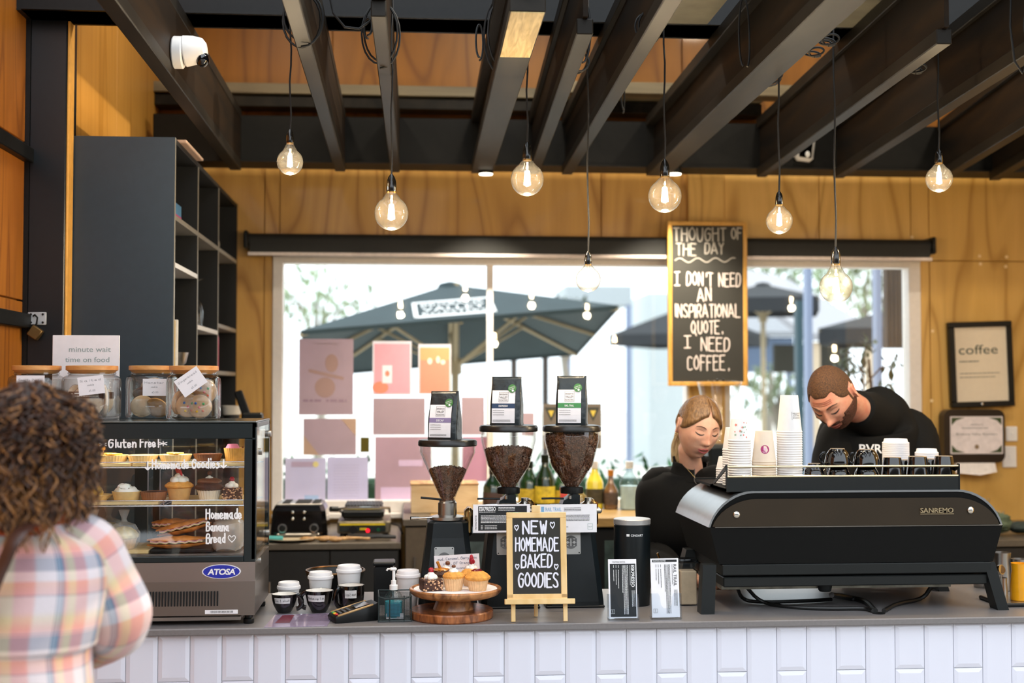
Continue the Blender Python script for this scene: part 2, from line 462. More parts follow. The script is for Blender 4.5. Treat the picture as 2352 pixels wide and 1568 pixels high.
# weathered rails across the upper wall
a = P(350, 190, 6.2); b = P(1750, 232, 6.2)
struct(MB().box(a.x, b.x, 6.18, 6.32, a.z-.045, a.z+.005, .003).build('trim_6', M_batten, smooth=False))
struct(MB().box(a.x+.01, b.x, 6.2, 6.32, a.z-.105, a.z-.05, .003).build('trim_7', M_joist, smooth=False))
struct(MB().box(X_(1290, 6.0), X_(1900, 6.0), 6.04, 6.16, Z_(205, 6.0), Z_(178, 6.0), .003).build('trim_8', M_batten, smooth=False))

# ---- joists
def joist(px, py, bx_, w, y_cut, label, solid=False):
    """px, py: a pixel on the middle of the underside; bx_: where its far end meets the beam"""
    y1 = 5.965; a = PZ(px, py, JB); b = X_(bx_, y1); sl = (b-a.x)/(y1-a.y)
    t = T('roof_joist', label, 'joist', (b, y1, JB), -math.atan(sl), 'dark roof joists')
    MB().box(-w/2, w/2, y_cut-y1, 0, 0, .045, .003).build('bottom_flange', M_joist, t, smooth=False)
    MB().box(-w/2, w/2, max(y_cut-.35, 2.3)-y1, 0, .235, .28, .003).build('top_flange', M_joist, t, smooth=False)
    ww = w*.3 if not solid else w*.92
    MB().box(-ww/2, ww/2, max(y_cut-.02, 2.3)-y1, 0, .045, .235).build('web', M_joistw, t, smooth=False)
    return t
joist(243, 0, 537, .052, 2.3, 'dark roof joist with the white security camera on its side', True)
joist(667, 0, 779, .047, 2.3, 'dark slim roof joist above the leftmost pendant bulb', True)
joist(870, 45, 906, .042, PZ(870, 38, JB).y, 'thin dark joist end above the second pendant bulb from the left', True)
joist(1207, 45, 1106, .098, PZ(1207, 27, JB).y, 'wide joist with a sawn end painted pale as if lit above the third bulb')
joist(1340, 88, 1226, .048, PZ(1340, 78, JB).y, 'dark joist with a blunt cut end beside the wide sawn joist')
joist(1547, 0, 1303, .050, 2.3, 'dark slim joist running over the bulb left of the chalkboard')
joist(1945, 0, 1512, .108, 2.3, 'wide greyish joist with ragged edge above the chalkboard')
joist(2150, 115, 1752, .046, PZ(2150, 100, JB).y, 'dark joist with cut end above the topmost right bulb')
joist(2352, 140, 1930, .05, 2.3, 'dark joist crossing the top right corner of the photo')
joist(2352, 300, 2172, .05, 2.3, 'dark joist below the one in the top right corner')
joist(2352, 374, 2290, .05, 4.0, 'rightmost and lowest dark joist by the right edge')
tag(MB().box(X_(1655,3.4), X_(1657,3.4), 3.9, 5.9, JB+.3, JB+.31).build('cable_rod', M_dark), 'thin dark rod above the joists', 'rod')
# sawn face under the third joist's end, its light painted in pale colour
t = bpy.data.objects['roof_joist.003']; lx = t.location.x
m = MB().box(-.045, .045, PZ(1207,27,JB).y-5.965, PZ(1207,130,JB).y-5.965, -.003, 0)
m.build('sawn_face', wood('painted_lit_sawn_pine', '#b59a63', '#e2c98d', .7, (30, 3, 3), 1, 2), t)

# ---- windows
M_pane = glass('window_glass', (.97, .99, .985), 1.0, .2)
def window(n, x0, x1, z0, z1, mullions):
    fw = .045
    t = MB(); fr = MB()
    for a, b, c, d in ((x0-fw*.7, x0+fw*.4, z0-.04, z1+.03), (x1-fw*.4, x1+fw*1.0, z0-.04, z1+.03)): fr.box(a, b, YW-.012, YW+.085, c, d, .004)
    fr.box(x0, x1, YW-.011, YW+.084, z1-.018, z1+.045, .004); fr.box(x0, x1, YW-.02, YW+.084, z0-.05, z0+.008, .004)
    o = struct(fr.build('window_%d' % n, M_frame))
    for mx in mullions: MB().box(mx-.016, mx+.016, YW+.02, YW+.06, z0, z1, .003).build('mullion', M_frame, o)
    xs = [x0]+list(mullions)+[x1]
    for a, b in zip(xs, xs[1:]): MB().box(a, b, YW+.038, YW+.042, z0, z1).build('pane', M_pane, o, smooth=False)
    return o
window(1, wx0, wx1, wz0, wz1, [X_(1126, YW)])
window(2, wx2, wx3, wz0, wz1, [])
struct(MB().box(X_(628, YW), wx3+.03, YW-.06, YW, wz0-.075, wz0-.05, .004).build('windowsill', M_frame))

# ---- black roller blind
zt, zbm = Z_(541, 6.24), Z_(590, 6.24)
bx0, bx1 = X_(568, 6.24), X_(2140, 6.24)
t = T('roller_blind', 'long black roller blind rolled up above the two windows', 'blind', ((bx0+bx1)/2, 6.24, zbm))
m = MB().cyl((bx0, 6.25, zt-.032), (bx1, 6.25, zt-.032), .032, seg=20); m.build('fabric_roll', mt('black_blind_fabric', '#20201e', .7), t, (t.location))
MB().box(bx0+.01, bx1-.01, 6.214, 6.219, zbm+.012, zt-.03).build('fabric', MC['black_blind_fabric'], t, t.location, smooth=False)
MB().box(bx0, bx1, 6.209, 6.224, zbm-.006, zbm+.012, .003).build('bottom_rail', mt('pale_rail', '#d9cbc4', .4), t, t.location)
for x in (bx0-.008, bx1+.008): MB().box(x-.01, x+.01, 6.2, 6.33, zt-.075, zt+.01, .006).build('bracket', M_black, t, t.location)

# ---- left front column, padlock, and the plywood shopfront side
cx0, cx1 = X_(60, 4.56), X_(144, 4.56)
col = struct(MB().box(cx0, cx1, 4.56, 4.70, 0, ZC, .003).build('trim_9', mt('blue_black_column', '#151b20', .3), smooth=False))
struct(MB().box(cx1+.001, X_(152, 4.57), 4.565, 4.63, 0, ZC, .002).build('trim_10', mt('raw_ply_edge', '#f0b050', .6), smooth=False))
sx = X_(50, 4.56)
sw = struct(MB().box(sx-.08, sx-.02, 1.9, 4.60, 0, ZC).build('wall_side', M_plyl))
M_orp = plywood('orange_ply_door', '#c27a26', '#a9611a', '#7d430e', sx=2)
for a, b in ((0, 1.1), (1.1, 1.92), (1.92, 2.47), (2.47, 3.1), (3.1, ZC)):
    MB().box(sx-.02, sx, 1.9, 4.555, a+.003, b-.003, .002).build('panel', M_orp, sw, smooth=False)
struct(MB().box(sx-.02, cx0+.001, 4.555, 4.70, 0, ZC).build('trim_11', M_dark, smooth=False))
for py in (322, 725):
    p = P(10, py, 4.31)
    struct(MB().box(sx, sx+.03, 1.9, 4.57, p.z-.03, p.z+.02, .003).build('trim_%d' % (12 if py < 500 else 13), M_dark, smooth=False))
c = P(85, 731, 4.555)
t = T('padlock_plate', 'small steel hasp plate with a hanging brass padlock on the dark column', 'padlock', (c.x, 4.558, c.z))
MB().box(-.031, .031, -.004, .002, -.022, .022, .002).build('plate', mt('zinc_plate', '#c4c8cc', .5, .3), t)
for q in ((-.02,.014),(.02,.014),(-.02,-.014),(.02,-.014)): MB().cyl((q[0],-.007,q[1]),(q[0],-.003,q[1]),.004,seg=8).build('screw', M_black, t)
MB().tube([(-.012,-.006,.008),(-.004,-.016,.012),(.006,-.02,.002),(.004,-.022,-.02),(-.004,-.02,-.03)], .003).build('shackle', M_dark, t)
MB().box(-.02, .02, -.014, .014, -.02, .02, .003).xf(Matrix.Translation((0,-.02,-.05)) @ Matrix.Rotation(.6, 4, 'Y')).build('lock_body', mt('aged_brass', '#7a6038', .4, .7), t)

# ---- service counter
M_top = mt('grey_stone_worktop', '#797575', .34, var=.06, scale=120, spec=.6)
xa, xb = sx+.004, X_(2560, YC)
worktop = tag(MB().box(xa, xb, YC, 4.44, CB, CT, .003).build('worktop', M_top, smooth=False), 'grey stone worktop of the service counter', 'worktop')
carc = tag(MB().box(xa+.02, xb-.02, YC+.032, 4.40, 0, CB-.001).build('counter_base', mt('grout_grey', '#b9bac0', .8), smooth=False), 'white tiled front of the service counter', 'counter')
M_tile = mt('white_glazed_tile', '#e2e4f2', .12, var=.015, scale=3, coat=.4)
tw = (X_(1990, YC)-X_(438, YC))/22.0
def tile_mesh(w, h):
    m = MB(); g = .0011; bv = .012
    o = [(-w/2+g, g-h), (w/2-g, g-h), (w/2-g, -g), (-w/2+g, -g)]
    i = [(-w/2+bv+g, bv+g-h), (w/2-bv-g, bv+g-h), (w/2-bv-g, -bv-g), (-w/2+bv+g, -bv-g)]
    vs = [(x, 0, z) for x, z in o] + [(x, -.003, z) for x, z in o] + [(x, -.0062, z) for x, z in i]
    fs = [(0,1,5,4),(1,2,6,5),(2,3,7,6),(3,0,4,7),(4,5,9,8),(5,6,10,9),(6,7,11,10),(7,4,8,11),(8,9,10,11)]
    m.add(vs, fs); return m
th = .268
protos = {}
for h in (.135, th, .24): protos[h] = None
x = X_(438, YC)+tw/2; k0 = -int((x-xa-.02)/tw)
n = 0
for k in range(k0, int((xb-x)/tw)):
    z = CB-.002; first = True
    while z > .06:
        h = .135 if (first and k % 2 == 1) else th
        if z-h < .02: h = None
        if h is None: break
        key = h
        if protos[key] is None:
            o = tile_mesh(tw, key).build('tile', M_tile, carc, smooth=False); protos[key] = o
        else:
            o = protos[key].copy(); COL.objects.link(o)
        o.location = (x+k*tw, YC+.032, z)
        z -= h; first = False
        n += 1
# ================================================================ outside, seen through the windows
M_pave = mt('sunlit_pale_paving', '#d8d4cc', .8, var=.05, scale=2)
struct(MB().box(-40, 45, YW+.12, 90, -.12, -.06).build('ground', M_pave))
M_canv = mt('grey_teal_canvas', '#2a3b40', .8, var=.08, scale=6)
M_canvd = mt('charcoal_canvas', '#26292d', .8, var=.08, scale=6)
M_pole = mt('umbrella_timber', '#a59678', .6)
def umbrella(name, label, apex, zrim, half, rot, mat, frame, sign=False, hang=.16, tilt=(0,0)):
    t = T(name, label, 'umbrella', (apex.x, apex.y, 0), 0, 'market umbrellas outside')
    A = Vector((0, 0, apex.z)); cs = [Vector((half*math.cos(rot+k*PI/2), half*math.sin(rot+k*PI/2), zrim)) for k in range(4)]
    if tilt != (0,0):
        Q = Matrix.Rotation(tilt[0],4,'X') @ Matrix.Rotation(tilt[1],4,'Y'); o0 = Vector((0,0,zrim)); cs = [o0+(Q @ (c-o0)) for c in cs]; A = o0+(Q @ (A-o0))
    m = MB(); n = 8
    for k in range(4):
        a, b = cs[k], cs[(k+1) % 4]
        m.add([A, a, b, A-Vector((0,0,.012)), a-Vector((0,0,.012)), b-Vector((0,0,.012))], [(0,1,2),(3,5,4)])
        d = (b-a); nn = Vector((d.y, -d.x, 0)).normalized()*.004
        m.add([a+nn, b+nn, b+nn-Vector((0,0,hang)), a+nn-Vector((0,0,hang)), a-nn, b-nn, b-nn-Vector((0,0,hang)), a-nn-Vector((0,0,hang))],
              [(0,1,2,3),(7,6,5,4),(0,4,5,1),(3,2,6,7),(0,3,7,4),(1,5,6,2)])
    m.build('canopy', mat, t, fix=False, smooth=False)
    MB().lathe([(.10,-.03),(.08,.005),(.02,.02),(0.001,.022)], A, 12).build('cap', mat, t)
    MB().cyl((0,0,-.06), (0,0,apex.z), .028, seg=12).build('pole', frame, t)
    hub = Vector((0,0,zrim-.18))
    for k in range(8):
        e = cs[k//2] if k % 2 == 0 else (cs[k//2]+cs[(k//2+1) % 4])/2
        MB().cyl(A-Vector((0,0,.04)), e-Vector((0,0,.03)), .014, seg=6).build('rib', frame, t)
        MB().cyl(hub, A.lerp(e, .55)-Vector((0,0,.03)), .011, seg=6).build('strut', frame, t)
    MB().cyl(hub-Vector((0,0,.06)), hub+Vector((0,0,.06)), .05, seg=12).build('runner', frame, t)
    MB().box(-.35,.35,-.35,.35,-.06,.02,.02).build('base', M_black, t)
    if sign:
        # printed panel lying on the canopy face that looks at the cafe
        best = min(range(4), key=lambda k: (cs[k]+cs[(k+1)%4]).y+(cs[k]+cs[(k+1)%4]).x*.35)
        a, b = cs[best], cs[(best+1) % 4]
        ex = (b-a).normalized(); mid = (a+b)/2; up = (A-mid).normalized(); nrm = ex.cross(up).normalized()
        if nrm.y > 0: nrm = -nrm
        W = .56; H = .50
        M_ = Matrix(((ex.x, -nrm.x, up.x, 0), (ex.y, -nrm.y, up.y, 0), (ex.z, -nrm.z, up.z, 0), (0,0,0,1)))
        org = mid - ex*.03 + up*.07 + nrm*.006
        m = MB()
        for q in ((-W/2, W/2, 0, .05), (-W/2, W/2, H-.045, H), (-W/2, -W/2+.03, 0, H), (W/2-.03, W/2, 0, H)):
            m.quad((q[0],0,q[2]), (q[1],0,q[2]), (q[1],0,q[3]), (q[0],0,q[3]))
        text(m, 'BRISBANE', 0, .335, .095, width=W*.78, align='C')
        text(m, 'VALLEY', 0, .185, .12, width=W*.78, bold=.005, align='C')
        text(m, 'ROASTERS', 0, .065, .095, width=W*.78, align='C')
        m.xf(Matrix.Translation(org) @ M_)
        m.build('printed_panel', mt('white_print', '#f4f6f6', .7), t, fix=False, smooth=False)
    return t
umbrella('umbrella', 'large grey-teal market umbrella with white lettering outside the left window', P(1046, 650, 9.6), P(1040, 786, 9.6).z, 1.50, PI/4, M_canv, M_pole, True, .03, (-.12, -.085))
umbrella('umbrella', 'dark umbrella outside between chalkboard and right window bulb', P(1752, 652, 14.3), P(1752, 690, 14.3).z, .85, .5, M_canvd, M_pole)
umbrella('umbrella', 'blue-grey umbrella cut off by the pale post in the right window', P(2085, 700, 13), P(1930, 758, 13).z, 1.15, .35, M_canvd, M_pole)
umbrella('umbrella', 'far blue-grey umbrella seen just left of the chalkboard', P(1585, 700, 18.5), P(1440, 770, 18.5).z, 1.25, .2, M_canvd, M_pole)
def bx(name, label, cat, x0, x1, y0, y1, Y, d, mat, b=.0):
    a = P(x0, y0, Y); c = P(x1, y1, Y); z0 = c.z
    if cat in ('post', 'cabin') or z0 < .6: z0 = -.06
    o = MB().box(a.x, c.x, Y, Y+d, z0, a.z, b).build(name, mat, smooth=False)
    return tag(o, label, cat) if cat else struct(o)
M_pblue = mt('pale_blue_paint', '#7f8ba6', .5, var=.03)
M_dbrown = mt('dark_brown_cladding', '#3c322c', .7, var=.2, scale=4)
bx('post', 'tall pale blue post inside the right window view, left of the dark wall', 'post', 2012, 2030, 560, 1150, 9.0, .09, M_pblue)
bx('post', 'pale blue post behind the man with the shaved head', 'post', 1852, 1870, 560, 1150, 11.0, .1, M_pblue)
bx('post', 'dark teal post under the roof corner in the right window', 'post', 1830, 1846, 690, 850, 12.4, .1, mt('dark_teal_post', '#22404a', .5))
# dark clad wall beyond the right window
t = T('clad_wall', 'dark brown board wall at the right end of the right window', 'wall', P(2052, 900, 10).to_tuple()[:2]+(0,))
a = P(2033, 590, 10); c = P(2092, 800, 10)
for k in range(6):
    x0 = a.x+(c.x-a.x)*k/6; MB().box(x0+.004, x0+(c.x-a.x)/6-.004, 10, 10.08, c.z, a.z, .004).build('board', M_dbrown, t, t.location, smooth=False)
# timber clad block under the large umbrella
t = T('board_screen', 'dark timber screen under the right half of the large umbrella', 'screen', P(1218, 900, 14.5).to_tuple()[:2]+(0,))
a = P(1165, 725, 14.5); c = P(1272, 806, 14.5)
for k in range(5):
    x0 = a.x+(c.x-a.x)*k/5; MB().box(x0+.005, x0+(c.x-a.x)/5-.005, 14.5, 14.58, c.z, a.z, .004).build('board', M_dbrown, t, t.location, smooth=False)
for x in (a.x+.05, c.x-.12): MB().box(x, x+.07, 14.585, 14.65, -.06, a.z).build('leg', M_dbrown, t, t.location, smooth=False)
# grey roofed shed
t = T('shed', 'grey-blue shed with pale sheet roof beyond the right window', 'shed', P(1780, 900, 21).to_tuple()[:2]+(0,))
a = P(1640, 700, 21); b = P(1832, 762, 21); e = P(1832, 852, 21)
m = MB().add([(a.x,21,b.z),(b.x,21,b.z),(b.x,24.5,a.z+.55),(a.x,24.5,a.z+.55),(a.x,21,b.z-.08),(b.x,21,b.z-.08),(b.x,24.5,a.z+.47),(a.x,24.5,a.z+.47)], [(0,1,2,3),(4,7,6,5),(0,4,5,1),(1,5,6,2),(2,6,7,3),(3,7,4,0)])
m.build('roof', mt('pale_sheet_roof', '#84868c', .5, var=.08, scale=12), t, t.location, smooth=False)
MB().box(a.x+.1, b.x-.02, 21.15, 24.4, e.z, b.z-.08).build('wall', mt('blue_grey_shed_wall', '#5a6a84', .6), t, t.location, smooth=False)
for x in (a.x+.2, b.x-.12): MB().box(x, x+.1, 21.2, 21.3, -.06, e.z).build('leg', M_pblue, t, t.location, smooth=False)
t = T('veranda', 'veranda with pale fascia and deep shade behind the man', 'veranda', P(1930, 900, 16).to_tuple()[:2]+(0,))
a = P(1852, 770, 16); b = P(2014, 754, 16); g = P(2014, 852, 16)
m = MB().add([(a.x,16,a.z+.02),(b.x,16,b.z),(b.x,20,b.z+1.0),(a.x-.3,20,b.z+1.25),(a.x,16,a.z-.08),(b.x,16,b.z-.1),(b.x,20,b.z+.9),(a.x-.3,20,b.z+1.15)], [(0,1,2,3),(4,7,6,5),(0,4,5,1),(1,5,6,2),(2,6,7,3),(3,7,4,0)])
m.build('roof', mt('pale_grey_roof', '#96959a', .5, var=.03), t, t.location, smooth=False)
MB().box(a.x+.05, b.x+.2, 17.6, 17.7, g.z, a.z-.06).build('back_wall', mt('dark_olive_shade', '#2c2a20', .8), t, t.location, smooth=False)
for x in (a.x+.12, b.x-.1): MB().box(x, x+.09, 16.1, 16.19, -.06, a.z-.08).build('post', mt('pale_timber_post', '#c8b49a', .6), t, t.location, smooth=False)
bx('awning', 'long pale awning between the large umbrella and the chalkboard', 'awning', 1300, 1452, 655, 700, 26, 2.0, mt('pale_awning', '#a9b0b4', .7))
for px_ in (1306, 1445):
    e_ = P(px_, 700, 26); tag(MB().box(e_.x-.06, e_.x+.06, 26.02, 26.14, -.06, e_.z).build('awning_post', M_pblue, smooth=False), ('left' if px_ < 1400 else 'right')+' pale post holding the far awning', 'post')
bx('site_cabin', 'pale grey cabin seen between the umbrella and the chalkboard', 'cabin', 1490, 1600, 672, 850, 27, 3, mt('cabin_grey', '#bcc4c6', .6))
# trees: trunk, branches, leaf clumps
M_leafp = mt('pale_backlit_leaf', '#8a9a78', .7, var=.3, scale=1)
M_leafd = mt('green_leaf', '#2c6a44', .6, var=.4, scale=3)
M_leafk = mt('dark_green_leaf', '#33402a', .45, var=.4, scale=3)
M_bark = mt('grey_bark', '#8b8378', .8)
def leaves(m, c, r, n, size, rnd):
    for _ in range(n):
        d = Vector((rnd.gauss(0,1), rnd.gauss(0,1), rnd.gauss(0,1))).normalized()*rnd.random()**.4
        p = Vector(c)+Vector((d.x*r[0], d.y*r[1], d.z*r[2]))
        q = Matrix.Rotation(rnd.uniform(0,6.28), 3, 'Z') @ Matrix.Rotation(rnd.uniform(-1.2,1.2), 3, 'X')
        s = size*rnd.uniform(.6,1.3)
        vs = [(-.18*s,0,0),(0,-.5*s,.05*s),(.18*s,0,0),(0,.5*s,.08*s)]
        m.add([p+q @ Vector(v) for v in vs], [(0,1,2,3)])
def tree(px, py, Y, r, n, size, label, mat, seed):
    rnd = random.Random(seed); c = P(px, py, Y)
    t = T('tree', label, 'tree', (c.x, Y, -.06), 0, 'trees outside the windows')
    MB().tube([(0,0,0),(.1,0,c.z*.4),(-.05,0,c.z*.8),(0,0,c.z)], lambda u: .11*(1-.7*u)).build('trunk', M_bark, t)
    for k in range(5):
        a = k*1.3; e = Vector((math.cos(a)*r[0]*.7, math.sin(a)*r[1]*.7, c.z+.06+r[2]*.4*math.sin(k)))
        MB().tube([(0,0,c.z*.75), e*.5+Vector((0,0,c.z*.45)), e], lambda u: .04*(1-.8*u), 6).build('branch', M_bark, t)
    m = MB(); leaves(m, (0,0,c.z+.06), r, n, size, rnd)
    tag(m.build('foliage', mat, t, fix=False, smooth=False), kind='stuff')
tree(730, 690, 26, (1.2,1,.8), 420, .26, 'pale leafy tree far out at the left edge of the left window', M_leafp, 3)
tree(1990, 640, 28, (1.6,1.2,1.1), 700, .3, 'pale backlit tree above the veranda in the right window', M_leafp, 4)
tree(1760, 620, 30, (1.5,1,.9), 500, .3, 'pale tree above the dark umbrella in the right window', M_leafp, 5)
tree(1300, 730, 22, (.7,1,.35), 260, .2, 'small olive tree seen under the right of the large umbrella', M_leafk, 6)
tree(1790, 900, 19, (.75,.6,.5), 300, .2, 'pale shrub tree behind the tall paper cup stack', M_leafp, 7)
# hedge just outside
def hedge(x0, x1, ztop, Y, label, seed):
    rnd = random.Random(seed); a = P(x0, 900, Y).x; b = P(x1, 900, Y).x
    t = T('hedge', label, 'hedge', ((a+b)/2, Y, -.06))
    m = MB()
    nn = int((b-a)*900)
    for _ in range(nn):
        p = Vector((rnd.uniform(a,b)-(a+b)/2, rnd.uniform(-.2,.2), rnd.uniform(.2, ztop)**1.0))
        leaves(m, p, (.03,.03,.03), 1, .09, rnd)
    tag(m.build('foliage', M_leafd, t, fix=False, smooth=False), kind='stuff')
    MB().box((a-b)/2, (b-a)/2, -.16, .16, 0, ztop*.9, .05).build('dense_core', mt('hedge_core', '#22432f', .9), t)
hedge(596, 900, Z_(1052, 8)+.06, 8, 'low green hedge outside the left window', 11)
hedge(1120, 1640, Z_(1056, 8)+.06, 8, 'low green hedge outside behind the wine bottles', 12)
# leafy potted shrub behind the man
c = P(1985, 950, 7.4); rnd = random.Random(21)
t = T('potted_shrub', 'dark leafy potted shrub outside behind the shaved head', 'shrub', (c.x, 7.4, -.06))
MB().lathe([(.13,0),(.17,.3),(.18,.32),(.15,.32),(.14,.28)], seg=20).build('pot', mt('terracotta', '#8a5a42', .7), t)
MB().tube([(0,0,.25),(.02,0,.7),(-.03,.02,1.1),(.05,0,1.6),(.03,0,1.85)], lambda u: .02*(1-.6*u)).build('stem', mt('brown_stem', '#4a3020', .8), t)
m = MB()
for k in range(16):
    h = 1.1+.85*k/16; a = k*2.4
    e = Vector((math.cos(a)*(.10+.12*rnd.random()), math.sin(a)*.12, h+rnd.uniform(0,.12)))
    MB().tube([(0,0,h-.1), e*.6+Vector((0,0,h*.4)), e], .005, 5).build('twig', MC['brown_stem'], t)
    leaves(m, e, (.07,.07,.07), 16, .085, rnd)
tag(m.build('foliage', M_leafk, t, fix=False, smooth=False), kind='stuff')

# added behind the viewer, unseen: paving to bounce light, dark wall to deepen reflections
struct(MB().box(-9, 10, -6, YC+.03, -.002, .004).build('pavement', mt('pale_bounce_paving', '#8a857c', .8, var=.1, scale=2)))
cw = struct(MB().box(-12, 13, -7.1, -7, 0, 3.6).build('wall_light_blocker', mt('dark_light_blocker', '#2e2a24', .8)))
# ================================================================ pendant bulbs
M_bglass = glass('clear_bulb_glass', (1.0, .97, .9), 1.0, 1.0, .022, dark=.3, pw=1.8)
M_fil = emis('glowing_filament', '#ffe0b0', 200.0)
M_sock = mt('black_bakelite', '#15130f', .18, var=.1, coat=.5)
M_brass = mt('brass_ring', '#b08a44', .3, 1)
M_cord = mt('black_twisted_cord', '#141312', .6)
def pendant(x, ytop, ysock, cyb, r, Y, label, coil=(), dx=0):
    c = P(x, cyb, Y); R_ = r*Y/F; k = R_/.0475
    t = T('pendant_bulb', label, 'lamp', c, 0, 'bare bulb pendants over the counter')
    ht = (cyb-ysock)*Y/F; hb = ht-0
    prof = [(.0001,-R_)]+[(R_*math.sin(a), -R_*math.cos(a)) for a in [PI*i/16 for i in range(1, 14)]]
    nr = .0135*k
    prof = [q for q in prof if not (q[1] > 0 and q[0] < nr*1.5)]
    zs = hb-.038*k if False else (cyb-(ysock+ (cyb-ysock)*.0))*Y/F
    zsb = P(x, ysock, Y).z-c.z            # underside of the socket
    prof += [(nr*1.25, zsb*.55+R_*.42), (nr, zsb-.004), (nr*.95, zsb+.002)]
    MB().lathe(prof, seg=28).build('glass_globe', M_bglass, t)
    f = MB()
    for a in range(6):
        q = a*PI/3; rr = .007*k
        f.cyl((rr*math.cos(q), rr*math.sin(q), -.016*k), (rr*.6*math.cos(q), rr*.6*math.sin(q), .022*k), .0030*k, seg=5)
    tag(f.build('filament', M_fil, t), kind='stuff')
    MB().cyl((0,0,.02*k), (0,0,zsb), .004*k, .006*k, seg=8).build('stem', M_bglass, t)
    MB().cyl((0,0,zsb-.004*k), (0,0,zsb+.004*k), .0128*k, seg=16).build('brass_cap', M_brass, t)
    sh_ = .048*k
    MB().lathe([(.0135*k,0),(.0142*k,.003*k),(.0135*k,.022*k),(.0125*k,.030*k),(.009*k,.041*k),(.004*k,sh_),(.0025,sh_+.003)], (0,0,zsb), 18).build('socket', M_sock, t)
    zt_ = P(x, ytop, Y).z-c.z
    n = 9; pts = [(math.sin(i*1.7)*.0025+dx*(i/n)**3, 0, zsb+sh_+(zt_-zsb-sh_)*i/n) for i in range(n+1)]
    MB().tube(pts, .0032, 6).build('cord', M_cord, t)
    for (ex, ey, rx, ry, nl, tw) in coil:
        YL = F*(EYE*0+JB-EYE)/(890-min(ey+ry, 300))*.99; o = P(ex, ey, YL)-c; pts = []
        for i in range(nl*20+1):
            a = -PI/2+2*PI*i/20; g = 1-.12*(i/20)
            pts.append((o.x+rx*YL/F*g*math.cos(a), o.y+.03*math.sin(a*.5+tw)+(i/20)*.006, o.z+ry*YL/F*g*math.sin(a)))
        MB().tube(pts, .0034, 6).build('coiled_cord', M_cord, t)
    pl = bpy.data.lights.new('bulb_light', 'POINT'); pl.energy = 5*k; pl.color = (1, .80, .54); pl.shadow_soft_size = .02
    lo = bpy.data.objects.new('bulb_light', pl); COL.objects.link(lo); lo.parent = t; lo.location = (0,0,-R_-.012)
pendant(666, -33, 328, 372, 30, 4.10, 'leftmost hanging bulb, small and glowing, highest on the left', [(693,42,50,70,2,0)])
pendant(899, -33, 440, 490, 39, 4.10, 'large glowing bulb above the decaf grinder, second from left', [(873,75,47,82,2,1),(845,60,10,26,1,0)])
pendant(1211, -33, 366, 412, 38.5, 4.10, 'large glowing bulb under the pale sawn joist end', [(1165,80,58,112,2,.5),(1102,92,9,46,1,1)])
pendant(1351, -33, 607, 642, 29, 4.10, 'small clear bulb hanging lowest in front of the window, left of the chalkboard', [(1325,140,30,28,2,0),(1338,60,22,85,1,1)])
pendant(1527, -33, 405, 450, 39, 4.10, 'large glowing bulb just above the top left of the chalkboard', [(1490,60,32,40,2,1),(1432,200,5,60,1,1)])
pendant(1790, -33, 470, 507, 31, 4.10, 'small glowing bulb to the right of the chalkboard top', [(1760,170,42,28,2,1),(1712,70,10,90,1,0)])
pendant(1920, -33, 606, 659, 38.5, 4.10, 'large bulb hanging lowest on the right in front of the window', [(1905,92,22,12,3,1),(1872,120,20,9,2,1)])
pendant(2157, -33, 374, 411, 31.5, 4.10, 'rightmost hanging bulb, small and glowing', [(2095,120,28,48,2,0),(2105,158,22,10,3,1)])
t = T('loose_cable', 'black cable loop hanging at the top right corner', 'cable', P(2335, 60, 3.6))
MB().tube([(P(x,y,3.6)-t.location) for x, y in ((2322,-30),(2320,60),(2330,140),(2348,168),(2362,140),(2352,60),(2358,-30))], .0036, 6).build('cord', M_cord, t)
t = T('loose_cable', 'thin black cable draped between the two left slim joists', 'cable', P(800, 40, 3.55))
MB().tube([(P(x,y,3.55)-t.location) for x, y in ((755,-20),(765,30),(792,62),(825,66),(850,48),(862,20))], .0032, 6).build('cord', M_cord, t)
pendant(2513, -33, 470, 508, 31, 4.10, 'pendant bulb just outside the right edge, mirrored at the chalkboard edge')
pendant(2739, -33, 440, 478, 31, 4.10, 'pendant bulb further right, mirrored in the right window')
pendant(2939, -33, 665, 708, 38, 4.10, 'pendant bulb furthest right, mirrored over the veranda')
# ---- unseen fill lamps added above the joists to brighten the upper wall
for x in (-.6, .55, 1.7, 2.8):
    t = T('added_fill_lamp', 'round fill lamp added unseen above the joists', 'lamp', (x, 5.15, ZC-.001), 0, 'fill lamps added above the joists')
    MB().lathe([(.09,0),(.09,-.03),(.08,-.05),(.001,-.05)], seg=24).build('housing', M_black, t)
    al = bpy.data.lights.new('fill_light', 'AREA'); al.shape = 'DISK'; al.size = .16; al.energy = 10; al.color = (1, .86, .66)
    ao = bpy.data.objects.new('fill_light', al); COL.objects.link(ao); ao.parent = t; ao.location = (0,0,-.055)
# ---- ceiling spots on the beam
for x, lab in ((1116, 'black tube spotlight on the beam above the left window'), (1549, 'black tube spotlight half behind the bulb above the chalkboard')):
    c = P(x, 401, 5.90)
    t = T('tube_spotlight', lab, 'spotlight', c)
    MB().cyl((0,0,.004), (0,0,.082), .034, seg=24).build('housing', M_black, t)
    MB().cyl((0,0,0), (0,0,.006), .031, seg=24).build('lens', emis('spot_lens', '#fff2d8', 6) if 'spot_lens' not in bpy.data.materials else bpy.data.materials['spot_lens'], t)
    sl = bpy.data.lights.new('spot_light', 'SPOT'); sl.energy = 130; sl.color = (1, .88, .70); sl.spot_size = 1.9; sl.spot_blend = .7; sl.shadow_soft_size = .03
    so = bpy.data.objects.new('spot_light', sl); COL.objects.link(so); so.parent = t; so.location = (0, 0, -.01)
